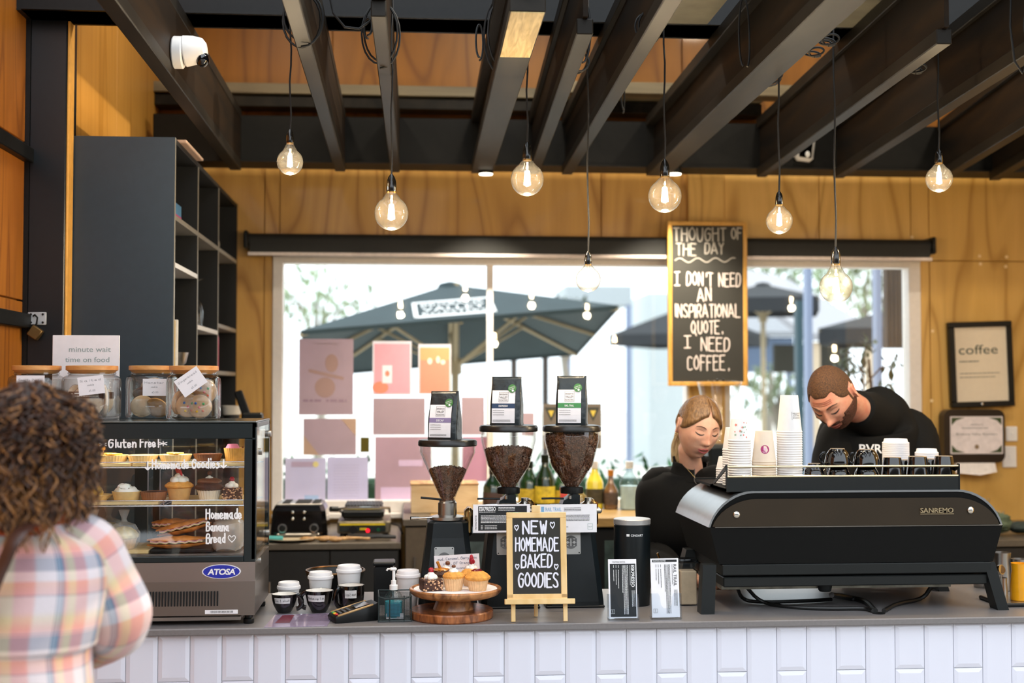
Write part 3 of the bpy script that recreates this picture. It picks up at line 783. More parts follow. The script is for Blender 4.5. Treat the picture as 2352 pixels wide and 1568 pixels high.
# ---- security camera on the first joist
jo = bpy.data.objects['roof_joist']; jx = jo.location.x-math.tan(jo.rotation_euler.z)*(4.18-5.965)*1+.027
c = Vector((jx, 4.18, 2.70))
t = T('security_camera', 'white dome security camera fixed to the leftmost joist', 'camera', c)
MB().lathe([(.048,0),(.052,.004),(.052,.03),(.047,.034)], seg=28).xf(Matrix.Rotation(PI/2,4,'Y')).build('mounting_ring', M_white, t)
MB().lathe([(.047,.034),(.05,.038),(.046,.07),(.036,.098),(.02,.108)], seg=28, M=Matrix.Rotation(PI/2,4,'Y') @ Matrix.Rotation(-.12,4,'Y')).build('housing', M_white, t)
MB().sph((.094,-.006,-.022), (.022,.026,.026), 20, 12).build('lens_dome', mt('black_lens', '#08090c', .06, coat=1), t)
# ---- emergency light on the beam
c = P(1844, 345, 5.96)
t = T('emergency_light', 'small white framed emergency light on the dark beam', 'light', c)
q = Matrix.Rotation(.12, 4, 'Y')
MB().box(-.045,.045,-.05,0,-.058,.058,.015).xf(q).build('housing', M_white, t)
MB().box(-.03,.03,-.056,-.045,-.045,.045,.01).xf(q).build('reflector', mt('dark_mirror', '#4a4a48', .1, 1), t)
MB().sph((.005,-.058,-.03), (.012,.008,.016), 12, 8).build('lamp', mt('lamp_clear', '#ffffff', .1), t)
# ================================================================ boards, posters and pictures on the rear wall
M_chalkb = mt('chalkboard_black', '#2b2a25', .75, var=.06, scale=12)
M_chalk = mt('pinkish_chalk', '#dccfc8', .9, var=.1, scale=400)
M_chalk2 = mt('faint_chalk', '#a39d94', .9, var=.2, scale=400)
M_pine = wood('pine_frame', '#b8842f', '#d6a450', .5, (8, 8, 2), .8, 3)
M_pw = mt('white_print_ink', '#f4f4f4', .6, var=.02)
M_pk = mt('black_print_ink', '#1c1f22', .6, var=.02)
Yb = 6.16
a = P(1533, 508, Yb); b = P(1717, 886, Yb); W = b.x-a.x; H = a.z-b.z
t = T('thought_board', 'tall chalkboard with THOUGHT OF THE DAY and a coffee quote', 'chalkboard', ((a.x+b.x)/2, Yb, b.z))
fw = .02
for q in ((-W/2,W/2,0,fw),(-W/2,W/2,H-fw,H),(-W/2,-W/2+fw,fw,H-fw),(W/2-fw,W/2,fw,H-fw)): MB().box(q[0],q[1],-.012,.012,q[2],q[3],.002).build('frame', M_pine, t, smooth=False)
MB().box(-W/2+fw,W/2-fw,-.004,.008,fw,H-fw).build('slate', M_chalkb, t, smooth=False)
k = H/378.0                       # metres per photo pixel of board
def by(py): return H-(py-508)*k
def bxx(px): return -W/2+(px-1533)*k
r1 = random.Random(3)
m = MB()
hand(m, 'THOUGHT', bxx(1547), by(553), 30*k, -.0052, 3.0*k, width=122*k, rnd=r1); hand(m, 'OF', bxx(1682), by(548), 26*k, -.0052, 3.2*k, width=24*k, rnd=r1)
hand(m, 'THE', bxx(1553), by(586), 27*k, -.0052, 3.2*k, width=45*k, rnd=r1); hand(m, 'DAY', bxx(1620), by(582), 25*k, -.0052, 3.2*k, width=43*k, rnd=r1)
ribbon(m, [(bxx(1550+i*5), by(598-5*math.sin(i*.75)-i*.08)) for i in range(29)], -.0052, 2.6*k)
m.build('faint_lettering', M_chalk2, t, fix=False, smooth=False)
m = MB()
for s, x0, x1, yb_, h in (('I', 1549, 1564, 656, 30), ("DON'T", 1577, 1641, 656, 30), ('NEED', 1652, 1706, 657, 30), ('AN', 1602, 1637, 691, 29), ('|NSP|RAT|ONAL', 1551, 1704, 728, 29),
                      ('QUOTE.', 1587, 1664, 766, 29), ('I', 1571, 1589, 799, 27), ('NEED', 1610, 1680, 806, 30), ('COFFEE.', 1578, 1678, 850, 33)):
    hand(m, s, bxx(x0), by(yb_), h*k, -.0052, 2.8*k, width=(x1-x0-4)*k, rnd=r1)
m.build('chalk_lettering', M_chalk, t, fix=False, smooth=False)
MB().cyl((0,0,H-.01),(0,.17,H+.0), .006, seg=8).build('hook', M_black, t)
# posters on the inside of the panes
def poster(x0, x1, y0, y1, base, label, art=None, Y=YW+.034, rot=0, cat='poster'):
    a = P(x0, y0, Y); b = P(x1, y1, Y); w_ = b.x-a.x; h_ = a.z-b.z
    m_, t_, o_ = nodes('poster_paper')
    d = t_.nodes.new('ShaderNodeBsdfDiffuse'); tl = t_.nodes.new('ShaderNodeBsdfTranslucent'); mx = t_.nodes.new('ShaderNodeMixShader')
    n = noisen(t_, mapping(t_, (1,1,1)), 6, 2); c = lin(base)
    cc = ramp(t_, n, [(.3, tuple(v*.9 for v in c[:3])+(1,)), (.7, c)])
    t_.links.new(cc, d.inputs[0]); t_.links.new(cc, tl.inputs[0]); mx.inputs[0].default_value = .5
    t_.links.new(d.outputs[0], mx.inputs[1]); t_.links.new(tl.outputs[0], mx.inputs[2]); t_.links.new(mx.outputs[0], o_.inputs[0])
    t = T('window_poster', label, cat, ((a.x+b.x)/2, Y, b.z))
    t.rotation_euler = (0, rot, 0)
    MB().box(-w_/2, w_/2, -.0006, .0004, 0, h_).build('sheet', m_, t, smooth=False)
    if art: art(t, w_, h_)
    return t
def art(col, fn, name='artwork'):
    def f(t, w_, h_):
        m = MB(); fn(m, w_, h_); m.build(name, mt('ink_'+col.strip('#'), col, .8, var=.02), t, fix=False, smooth=False)
    return f
def both(*fs):
    def f(t, w_, h_):
        for q in fs: q(t, w_, h_)
    return f
def rct(m, w_, h_, x0, x1, z0, z1, y=-.0012): m.quad((w_*(x0-.5),y,h_*z0),(w_*(x1-.5),y,h_*z0),(w_*(x1-.5),y,h_*z1),(w_*(x0-.5),y,h_*z1))
def blob(m, w_, h_, x, z, rx, rz, y=-.0012, n=20): m.add([(w_*(x-.5)+rx*math.cos(2*PI*i/n), y, h_*z+rz*math.sin(2*PI*i/n)) for i in range(n)], [tuple(range(n))])
def rline(m, w_, h_, x0, z0, x1, z1, th): ribbon(m, [(w_*(x0-.5), h_*z0), (w_*(x1-.5), h_*z1)], -.0013, th)
MV = '#cbb6bc'
poster(687, 811, 778, 952, MV, 'large mauve poster with brown chopstick shapes at upper left of the window', both(
    art('#a98a84', lambda m, w_, h_: (rline(m, w_, h_, .2, .58, .8, .48, .016), blob(m, w_, h_, .6, .68, .032, .045), blob(m, w_, h_, .48, .36, .05, .05))),
    art('#9a8090', lambda m, w_, h_: (dashes(m, -w_*.42, -w_*.05, h_*.17, .012, -.0012), dashes(m, 0, w_*.42, h_*.17, .012, -.0012), dashes(m, -w_*.2, w_*.25, h_*.93, .006)), 'lettering')))
poster(697, 818, 961, 1044, MV, 'mauve landscape poster with tan corners below the large mauve poster', both(
    art('#b99a86', lambda m, w_, h_: (m.add([(-w_*.5,-.0012,h_*.55),(-w_*.5,-.0012,0),(-w_*.2,-.0012,0)], [(0,1,2)]), m.add([(w_*.5,-.0012,h_*.45),(w_*.5,-.0012,h),(w_*.2,-.0012,h_)] if False else [(w_*.5,-.0012,h_*.5),(w_*.5,-.0012,h_),(w_*.2,-.0012,h_)], [(0,1,2)])))))
poster(856, 945, 783, 907, '#f3eef0', 'pink poster showing a hand holding a phone', both(
    art('#e6a2b0', lambda m, w_, h_: rct(m, w_, h_, .04, .96, .03, .95)),
    art('#f0e6ee', lambda m, w_, h_: (rct(m, w_, h_, .25, .5, .22, .55, -.002), dashes(m, -w_*.05, w_*.4, h_*.78, .012), dashes(m, -w_*.1, w_*.4, h_*.70, .012)), 'phone'),
    art('#dc8a70', lambda m, w_, h_: (blob(m, w_, h_, .38, .4, .011, .014, -.0026), blob(m, w_, h_, .2, .14, .04, .03, -.0016)), 'hand')))
poster(961, 1036, 790, 905, '#f3eef0', 'orange and coral poster, smallest of the upper three', both(
    art('#dc8f78', lambda m, w_, h_: rct(m, w_, h_, .05, .95, .02, .93)),
    art('#c9a070', lambda m, w_, h_: (rct(m, w_, h_, .05, .95, .68, .93, -.0016)), 'sky'),
    art('#f6dccb', lambda m, w_, h_: (blob(m, w_, h_, .35, .66, .012, .016, -.002), blob(m, w_, h_, .6, .69, .01, .018, -.002), blob(m, w_, h_, .75, .64, .012, .012, -.002)), 'figures')))
poster(857, 976, 914, 998, MV, 'plain mauve landscape poster under the pink phone poster')
poster(862, 990, 1003, 1180, '#cfb4be', 'largest mauve-pink poster behind the decaf grinder', art('#ccb4d4', lambda m, w_, h_: (rct(m, w_, h_, .1, .9, .1, .35), rct(m, w_, h_, .42, .85, .62, .7))))
poster(655, 748, 1052, 1170, '#dcd6e6', 'pale lavender notice behind the toaster with a blue square', both(
    art('#b4a0b8', lambda m, w_, h_: rct(m, w_, h_, .15, .72, .83, .93)), art('#9cb4d8', lambda m, w_, h_: rct(m, w_, h_, .48, .82, .08, .28), 'blue_square'), art('#ded08c', lambda m, w_, h_: blob(m, w_, h_, .75, .88, .014, .014, -.002), 'dot')))
poster(752, 845, 1050, 1178, '#dcd6e8', 'pale lavender notice with lines of print beside it', art('#c4bcd4', lambda m, w_, h_: [dashes(m, -w_*.35, w_*.35, h_*(.85-.05*i), .004, -.0012, RN) for i in range(12)]))
poster(1060, 1112, 912, 998, MV, 'mauve poster partly hidden by the middle grinder bag', None)
poster(1062, 1118, 1003, 1105, '#d4a8bc', 'bright pink poster between the left and middle grinders', None)
poster(1198, 1226, 948, 1000, MV, 'mauve slip seen between the two right grinder bags', None)
poster(828, 848, 1004, 1038, '#7a7038', 'tiny olive card on the glass above the toaster', None)
t = poster(1247, 1381, 927, 1030, '#c9c4b8', 'dark vintage poster of pennant flags behind the rail trail bag', both(
    art('#5d544a', lambda m, w_, h_: (rct(m, w_, h_, 0, 1, .5, 1), rct(m, w_, h_, 0, 1, 0, .3))),
    art('#2a2c26', lambda m, w_, h_: [m.add([(w_*(x-.61),-.002,h_*.92),(w_*(x-.39),-.002,h_*.92),(w_*(x-.5),-.002,h_*.6)], [(0,1,2)]) for x in (.14,.38,.62,.86)], 'pennants'),
    art('#b8a040', lambda m, w_, h_: [m.add([(w_*(x-.55),-.0026,h_*.85),(w_*(x-.45),-.0026,h_*.85),(w_*(x-.5),-.0026,h_*.7)], [(0,1,2)]) for x in (.14,.86)], 'small_pennants')))
# framed print
Yp = 6.30
a = P(2183, 738, Yp); b = P(2330, 934, Yp)
t = T('coffee_print', 'black framed print with the word coffee on cream paper', 'picture', ((a.x+b.x)/2, Yp, b.z)); w_ = b.x-a.x; h_ = a.z-b.z
t.rotation_euler = (0, -.03, 0)
fw = .028
for q in ((-w_/2,w_/2,0,fw),(-w_/2,w_/2,h_-fw,h_),(-w_/2,-w_/2+fw,fw,h_-fw),(w_/2-fw,w_/2,fw,h_-fw)): MB().box(q[0],q[1],-.012,.025,q[2],q[3],.003).build('frame', M_black, t, smooth=False)
MB().box(-w_/2+fw,w_/2-fw,0,.01,fw,h_-fw).build('paper', mt('cream_paper', '#e6d8c0', .8, var=.02), t, smooth=False)
m = MB(); text(m, 'coffee', -w_*.35, h_*.62, .048, -.001, width=w_*.62)
dashes(m, -w_*.35, w_*.0, h_*.53, .005, -.001); 
m.build('lettering', mt('green_black_ink', '#38463c', .7), t, fix=False, smooth=False)
m = MB(); dashes(m, -w_*.35, w_*.36, h_*.39, .005, -.001); dashes(m, -w_*.35, w_*.28, h_*.345, .005, -.001)
m.build('small_print', mt('grey_ink', '#9a9484', .7), t, fix=False, smooth=False)
MB().sph((-.01,-.016,.014),(.008,.004,.008),10,6).build('pin', M_chrome, t)
# certificate on a black rounded clipboard with paper towels below
Yc_ = 6.27
a = P(2165, 940, Yc_); b = P(2306, 1062, Yc_); w_ = b.x-a.x; h_ = a.z-b.z
t = T('certificate_board', 'certificate with green corners on a rounded black board under the coffee print', 'certificate', ((a.x+b.x)/2, Yc_, b.z))
def rrect(x0, x1, z0, z1, r, n=6):
    out = []
    for cx_, cz_, a0 in ((x1-r, z1-r, 0), (x0+r, z1-r, 90), (x0+r, z0+r, 180), (x1-r, z0+r, 270)):
        for i in range(n+1):
            a_ = math.radians(a0+90*i/n); out.append((cx_+r*math.cos(a_), cz_+r*math.sin(a_)))
    return out
MB().prism(rrect(-w_/2,w_/2,0,h_,.04), 'y', -.015, .05).build('board', mt('black_dispenser', '#1d1412', .3), t)
x0, x1, z0, z1 = -w_*.40, w_*.46, h_*.17, h_*.87
MB().box(x0,x1,-.018,-.0155,z0,z1).build('paper', mt('certificate_paper', '#e8dede', .7), t, smooth=False)
for sx_, cx_ in ((1, x0), (-1, x1)):
    for sz_, cz_ in ((1, z0), (-1, z1)):
        MB().add([(cx_+sx_*.006,-.0186,cz_+sz_*.006),(cx_+sx_*.075,-.0186,cz_+sz_*.006),(cx_+sx_*.03,-.0186,cz_+sz_*.02),(cx_+sx_*.006,-.0186,cz_+sz_*.045)], [(0,1,2,3)]).build('corner_ornament', mt('dark_green_ink', '#3a4a22', .6), t, fix=False, smooth=False)
m = MB(); text(m, 'CERTIFICATE', (x0+x1)/2, z1-.045, .008, -.0188, align='C'); text(m, 'Brisbane Valley Roasters', (x0+x1)/2, (z0+z1)/2-.0, .011, -.0188, width=(x1-x0)*.78, align='C')
dashes(m, x0+.06, x1-.06, z1-.06, .003, -.0188)
m.build('lettering', mt('grey_green_ink', '#5a5e54', .7), t, fix=False, smooth=False)
MB().cyl(((x0+x1)/2,-.0155,z0+.035),((x0+x1)/2,-.019,z0+.035),.012,seg=8).build('seal', mt('brown_seal', '#8a7458', .6), t)
m = MB().add([(-w_*.3,-.02,.0),(w_*.32,-.02,.0),(w_*.34,-.03,-.045),(w_*.05,-.04,-.06),(-w_*.3,-.03,-.05),(-w_*.3,.02,.0),(w_*.32,.02,.0),(w_*.34,.01,-.045),(w_*.05,0,-.06),(-w_*.3,.01,-.05)],
    [(0,1,2,3,4),(9,8,7,6,5),(0,5,6,1),(1,6,7,2),(2,7,8,3),(3,8,9,4),(4,9,5,0)])
m.build('paper_towel', mt('paper_towel', '#ece6e2', .9), t, smooth=False)
for i, (x0, x1, y0, y1) in enumerate(((2309, 2336, 979, 1013), (2301, 2334, 1024, 1073))):
    a = P(x0,y0,YW-.002); b = P(x1,y1,YW-.002)
    t = T('wall_switch', ['upper white wall switch beside the certificate','lower, taller white wall switch beside the certificate'][i], 'switch', ((a.x+b.x)/2, YW-.002, b.z)); w_ = b.x-a.x; h_ = a.z-b.z
    MB().box(-w_/2,w_/2,-.01,.001,0,h_,.004).build('plate', M_white, t, smooth=False)
    MB().box(-.006,.006,-.014,-.008,h_*.4,h_*.62,.002).build('rocker', M_white, t, smooth=False)
# ================================================================ things on the service counter
def ct(px, py): return PZ(px, py, CT)        # point of the worktop under a pixel
M_paper = mt('white_card', '#f3f1f4', .6, var=.02)
M_grind = mt('satin_black_grinder', '#11181b', .36, var=.1, spec=.4)
M_beanb = mt('coffee_bean_bag_film', '#1b2326', .3, var=.1, bump=.35, scale=25)
M_hop = glass('clear_hopper', (.97,.97,.96), 1.2, .45)
M_bean = mt('roasted_coffee_bean', '#66402a', .36, var=.4, scale=60)
M_alu = mt('engraved_aluminium', '#c9c6c2', .3, 1, var=.1, scale=14)
def bean_mesh(m, c, q, s):
    rows = []; seg = 6
    for z, r in ((-1,.02),(-.6,.75),(.0,1),(.6,.75),(1,.02)):
        rows.append([c + q @ Vector((s*.62*r*math.cos(2*PI*i/seg), s*.5*r*math.sin(2*PI*i/seg), s*z)) for i in range(seg)])
    m.grid(rows)
HS = 1.03
def hopper_profile(kind):
    return [(r*HS, z*HS) for r, z in hopper_profile0(kind)]
def hopper_profile0(kind):
    if kind == 'cone': return [(.0235,0),(.0245,.012),(.0855,.150),(.0868,.152),(.0868,.173)]
    return [(.024,0),(.026,.008),(.0635,.066),(.067,.072),(.0852,.142),(.0868,.150),(.0868,.176)]
def rad_at(prof, z):
    for (r0,z0),(r1,z1) in zip(prof, prof[1:]):
        if z0 <= z <= z1: return r0+(r1-r0)*(z-z0)/max(z1-z0,1e-9)
    return prof[-1][0]
def grinder(px, lidtop, kind, fill, label, seed, zc, Yg=4.15):
    """px: centre of the lid in the photo, zc: height of the collar under the hopper"""
    c = P(px, lidtop, Yg); t = T('coffee_grinder', label, 'grinder', (c.x, Yg, CT), 0, 'coffee grinders on the counter')
    prof = hopper_profile(kind); H = prof[-1][1]; lt = c.z-CT       # lid top above the worktop
    z0 = lt-.022-H
    MB().lathe([(.0925,0),(.095,.003),(.095,.014),(.091,.020),(.078,.022),(0.001,.022)], (0,0,z0+H), 40, True, False).build('lid', mt('black_lid', '#1c1b19', .3), t)
    MB().lathe([(r,z) for r,z in prof]+[(r-.002,z) for r,z in prof[::-1]], (0,0,z0), 40, False, False).build('hopper', M_hop, t)
    body_top = .300 if kind == 'cone' else .312
    # collar
    if kind == 'cone':
        MB().lathe([(.034,-.045),(.030,-.042),(.030,-.004),(.026,0),(.026,.004)], (0,0,z0), 28).build('collar', M_steel, t)
        MB().lathe([(.05,0),(.058,.002),(.058,.011),(.044,.014),(.03,.016)], (0,0,z0-.058), 32).build('grind_dial', M_steel, t)
        MB().tube([(-.02,-.02,z0+.008),(-.05,-.03,z0+.012),(-.086,-.034,z0+.016)], .0035, 8).build('hopper_slide', M_black, t)
        MB().cyl((-.05,-.03,z0-.048), (-.10,-.045,z0-.048), .0032, seg=10).build('dial_lever', M_chrome, t)
        MB().cyl((-.092,-.0425,z0-.048), (-.118,-.05,z0-.048), .005, .0062, seg=12).build('lever_grip', M_chrome, t)
    else:
        MB().lathe([(.036,-.022),(.037,-.018),(.037,-.003),(.033,0)], (0,0,z0+.004), 28).build('collar', M_black, t)
        m = MB().prism([(-.062,-.062),(.0,-.062),(.0,-.02),(-.022,-.018),(-.036,-.03),(-.052,-.038)], 'y', -.04, .04); m.xf(Matrix.Translation((.02,-.01,z0)))
        m.build('throat_block', M_grind, t)
        MB().cyl((-.012,-.052,z0-.032), (-.012,-.052,z0-.022), .0045, seg=10).build('chrome_button', M_chrome, t)
        MB().box(-.085,.09,-.07,.07,z0-.078,z0-.062,.006).build('top_plate', M_steel, t, smooth=False)
        MB().lathe([(.024,0),(.026,.002),(.026,.012),(.02,.014),(.012,.02),(.012,.03)], (.052,-.01,z0-.062), 24).build('grind_dial', M_chrome, t)
        MB().tube([(-.03,-.03,z0-.033),(-.07,-.04,z0-.031),(-.103,-.046,z0-.031)], .0032, 8).build('hopper_slide', M_black, t)
        MB().cyl((-.04,-.04,z0-.05), (-.078,-.05,z0-.05), .003, seg=8).build('dial_lever', M_chrome, t)
    bt = z0-.06 if kind == 'cone' else z0-.078
    # tapering body
    def ring(z, w, d0, d1, ch=.018): return [(-w+ch,-d0,z),(w-ch,-d0,z),(w,-d0+ch,z),(w,d1-ch,z),(w-ch,d1,z),(-w+ch,d1,z),(-w,d1-ch,z),(-w,-d0+ch,z)]
    MB().grid([ring(0,.093,.09,.12), ring(.02,.092,.09,.12), ring(bt-.05,.068,.064,.10), ring(bt-.004,.064,.060,.10), ring(bt,.058,.056,.095)]).build('body', M_grind, t, smooth=False)
    MB().box(-.094,.094,-.092,.125,.0,.008,.003).build('base', M_black, t, smooth=False)
    MB().box(.055,.085,-.02,.06,bt-.05,bt+.04,.012).build('dosing_housing', mt('brass_tinted_steel', '#a98a58', .25, 1), t)
    # engraved badge, parallel to the sloped front
    sl = math.atan2(.09-.064, bt-.05)
    zc0 = bt-.115 if kind == 'cone' else bt-.09
    bm = MB().prism(rrect(-.031,.031,-.038,.038,.004,3), 'y', -.0015, 0)
    Q = Matrix.Translation((-.012,-(.09-(.09-.064)*zc0/(bt-.05))-.0004,zc0)) @ Matrix.Rotation(-sl, 4, 'X')
    b = bm.xf(Q).build('badge', M_alu, t)
    m = MB(); r_ = .021
    for k_, (a0, a1) in enumerate(((35,145),(215,325))):
        pts = [(r_*math.cos(math.radians(a0+(a1-a0)*i/12)), -.002, r_*math.sin(math.radians(a0+(a1-a0)*i/12))) for i in range(13)]
        m.add(pts, [tuple(range(13))])
    for x in (-.0105,.0105):
        for z in (.0005,-.0125): text(m, 'M', x, z, .012, -.0021, width=.017, bold=.02, align='C')
    m.xf(Q).build('engraving', mt('dark_engraving', '#6c6c6c', .5, .6), t, fix=False, smooth=False)
    for x in (-.026,.026):
        for z in (-.033,.033): MB().sph((x,-.002,z), (.0022,.001,.0022), 8, 5).xf(Q).build('rivet', M_black, t)
    MB().tube([(.06,.11,.03),(.065,.13,.006),(.05,.15,.004),(.0,.17,.004)], .004, 6).build('power_cord', M_black, t)
    # beans
    rnd = random.Random(seed); m = MB(); zf = fill
    n = 0
    for _ in range(int(5200*zf/.15)):
        z = rnd.uniform(.004, zf+.012); R_ = rad_at(prof, min(z, zf))-.0065
        if z > zf: 
            rr = R_*math.sqrt(rnd.random()); z = zf+(1-(rr/max(R_,.001))**2)*.010+rnd.uniform(-.002,.003)
        else: rr = R_-abs(rnd.gauss(0,.0012))
        if rr < 0: continue
        if z <= zf and rnd.random() > R_/.08: continue
        a = rnd.uniform(0, 2*PI)
        q = Matrix.Rotation(a,3,'Z') @ Matrix.Rotation(rnd.uniform(0,3.1),3,'X') @ Matrix.Rotation(rnd.uniform(-.4,.4),3,'Y')
        bean_mesh(m, Vector((rr*math.cos(a), rr*math.sin(a), z)), q, .0056); n += 1
        if n > 2300: break
    m.v = [v+Vector((0,0,z0)) for v in m.v]
    core = [(r-.0105, z+z0) for r, z in prof if z < zf and r > .012]+[(rad_at(prof, zf)-.0105, zf+z0),(.02,zf+z0+.006),(.0001,zf+z0+.006)]
    m.lathe([(max(r,.0001),z) for r,z in core], seg=24)
    o = m.build('coffee_beans', M_bean, None, fix=False); o.location = t.location
    tag(o, 'roasted coffee beans inside the hopper of the ' + {1:'left',2:'middle',3:'right'}[seed]+' grinder', 'coffee beans', kind='stuff')
    return t, lt
grinder(1028, 1008, 'cone', .100, 'left black coffee grinder with a straight cone hopper half full', 1, 0)
grinder(1168, 975, 'bowl', .122, 'middle black coffee grinder, its hopper three quarters full', 2, 0)
grinder(1313, 975, 'bowl', .170, 'right black coffee grinder, its hopper full to the lid', 3, 0)
# ---- coffee bags on the lids
def bag(px, py_top, py_bot, wpx, rz, label, band, bandcol, Y=4.15, seed=1):
    base = P(px, py_bot, Y); k = Y/F; w_ = wpx*k; h_ = (py_bot-py_top)*k
    t = T('coffee_bag', label, 'coffee bag', (base.x, Y-.005, base.z), rz, 'coffee bags on the grinders')
    rows = []; rnd = random.Random(seed); N = 24
    for j in range(15):
        u = j/14; z = h_*u
        d = .034*(1-u**2.2)+.002; ww = w_/2*(1.0-.10*min(1, max(0,(u-.45)/.4)))
        row = []
        for i in range(N):
            a = 2*PI*i/N; ca, sa = math.cos(a), math.sin(a)
            e = .32
            x = ww*math.copysign(abs(ca)**e, ca); y = d*math.copysign(abs(sa)**e, sa)
            side = abs(ca)**6; x *= 1-.10*side*(1-u)*(u > .05)
            y += .0018*noise.noise(Vector((x*40+seed, z*28, sa)))
            row.append((x, y, z))
        rows.append(row)
    MB().grid(rows).build('pouch', M_beanb, t, ang=1.2)
    MB().box(-w_/2*.86,w_/2*.86,-.0028,.0028,h_*.955,h_,.001).build('top_seal', M_beanb, t, smooth=False)
    def fy(u): return -(.034*(1-u**2.2)+.002)-.0022
    def face(m, x0, x1, u0, u1, off=0, mi=0):
        n = 8
        for i in range(n):
            a, b = u0+(u1-u0)*i/n, u0+(u1-u0)*(i+1)/n
            m.quad((x0,fy(a)-off,a*h_),(x1,fy(a)-off,a*h_),(x1,fy(b)-off,b*h_),(x0,fy(b)-off,b*h_), mi)
    x0, x1 = -w_*.40, w_*.30
    m = MB(); face(m, x0, x1, .06, .72); m.build('label', M_paper, t, fix=False)
    m = MB(); face(m, x0, x1, .36, .455, .0005); m.build('colour_band', mt('band_'+bandcol.strip('#'), bandcol, .5, var=.02), t, fix=False)
    def lay(m, off):        # wrap flat print on to the sloping front
        for i, v in enumerate(m.v): m.v[i] = Vector((v.x, fy(v.z/h_)-off, v.z))
    m = MB(); xm = (x0+x1)/2; 
    fr = .0007; bx_ = (xm-.0155, xm+.0155, h_*.485, h_*.685)
    for q in ((bx_[0],bx_[1],bx_[2],bx_[2]+fr),(bx_[0],bx_[1],bx_[3]-fr,bx_[3]),(bx_[0],bx_[0]+fr,bx_[2],bx_[3]),(bx_[1]-fr,bx_[1],bx_[2],bx_[3])):
        m.quad((q[0],0,q[2]),(q[1],0,q[2]),(q[1],0,q[3]),(q[0],0,q[3]))
    text(m, 'BRISBANE', xm, h_*.625, .0052, width=.026, align='C'); text(m, 'VALLEY', xm, h_*.56, .0068, width=.026, align='C', bold=.01); text(m, 'ROASTERS', xm, h_*.505, .0052, width=.026, align='C')
    for zz in (.31,.265,.22,.115,.095): dashes(m, x0+.004, x1-.004, h_*zz, .0012, 0, rnd, fill=.55 if zz > .2 else .85)
    lay(m, .0010); m.build('print', M_pk, t, fix=False, smooth=False)
    m = MB(); text(m, band, xm, h_*.385, .0062, width=min(.03, .005*len(band)), bold=.015, align='C'); lay(m, .0016); m.build('band_lettering', M_pw, t, fix=False, smooth=False)
    m = MB(); cxs, czs = w_*.20, h_*.76; rs = .0135
    m.add([(cxs+rs*math.cos(2*PI*i/20), 0, czs+rs*math.sin(2*PI*i/20)) for i in range(20)], [tuple(range(20))]); lay(m, .0022)
    m.build('round_sticker', mt('green_sticker', '#3f7a3a', .4, var=.05), t, fix=False)
    m = MB(); text(m, 'DESIGNED FOR', cxs, czs+.003, .003, width=.020, align='C'); text(m, 'MILK BASED', cxs, czs-.002, .003, width=.018, align='C'); m.quad((cxs-.003,0,czs-.010),(cxs+.003,0,czs-.010),(cxs+.003,0,czs-.004),(cxs-.003,0,czs-.004))
    c0 = Vector((cxs,0,czs))
    m.xf(Matrix.Translation(c0) @ Matrix.Rotation(-.35,4,'Y') @ Matrix.Translation(-c0)); lay(m, .0028); m.build('sticker_lettering', M_pw, t, fix=False, smooth=False)
bag(1022, 898, 1010, 74, -.36, 'decaf coffee bag with a purple band on the left grinder', 'DECAF', '#8c7ea6', seed=1)
bag(1164, 865, 977, 76, -.26, 'coffee bag with a dark blue band on the middle grinder', 'ESKPRESSO', '#1f3a5c', seed=2)
bag(1313, 862, 977, 76, -.2, 'coffee bag with a green band on the right grinder', 'RAIL-TRAIL', '#3f8a4c', seed=3)
# ---- acrylic signs in front of the grinders
M_acr = glass('clear_acrylic', (.96,.98,1), 1.0, .5)
def dark_sign(m1, m2, w_, h_, dark):
    pass
c = P(1152, 1222, 4.03); k = 4.03/F
t = T('tasting_sign', 'landscape eskpresso sign with a dark panel in front of the middle grinder', 'sign', (c.x, 4.03, c.z), .02); w_, h_ = 131*k, 64*k
MB().box(-w_/2-.004,w_/2+.004,-.0015,.0015,-.003,h_+.003,.001).build('acrylic_sleeve', M_acr, t, smooth=False)
MB().box(-w_/2,w_/2,-.003,-.0018,0,h_).build('card', M_paper, t, smooth=False)
MB().box(-w_/2+.016,w_/2-.01,-.0036,-.0031,.006,h_-.005).build('dark_panel', M_pk, t, smooth=False)
m = MB(); L_ = -w_/2+.019; r9 = random.Random(5)
text(m, 'ESKPRESSO', L_, h_-.020, .0125, -.004, width=.052, bold=.025); dashes(m, L_, L_+.056, h_-.0245, .0018, -.004, r9)
for i in range(3): dashes(m, L_+.060, w_/2-.042, h_-.011-.0042*i, .0018, -.004, r9)
for i in range(6): dashes(m, L_+.005, w_/2-.02, h_-.036-.0042*i, .0018, -.004, r9, fill=.98)
for i in range(3): dashes(m, L_+.005, L_+.013, .020-.0045*i, .0018, -.004, r9); dashes(m, L_+.017, L_+.06, .020-.0045*i, .0018, -.004, r9)
m.build('print', M_pw, t, fix=False, smooth=False)
m = MB(); text(m, 'TASTING NOTES', 0, 0, .0055, 0, width=.046); m.xf(Matrix.Translation((-w_/2+.011,-.004,.008)) @ Matrix.Rotation(-PI/2,4,'Y')); m.build('side_lettering', M_pk, t, fix=False, smooth=False)
MB().box(-.01,.03,.0,.055,.0,.012,.002).build('clip', M_black, t)
c = P(1302, 1223, 4.03)
t = T('tasting_sign', 'landscape white rail trail sign in front of the right grinder', 'sign', (c.x, 4.03, c.z), .02); w_, h_ = 140*k, 66*k
MB().box(-w_/2,w_/2,-.0015,.0015,0,h_,.001).build('acrylic_sleeve', M_acr, t, smooth=False)
MB().box(-w_/2+.001,w_/2-.001,-.003,-.0018,.001,h_-.001).build('card', M_paper, t, smooth=False)
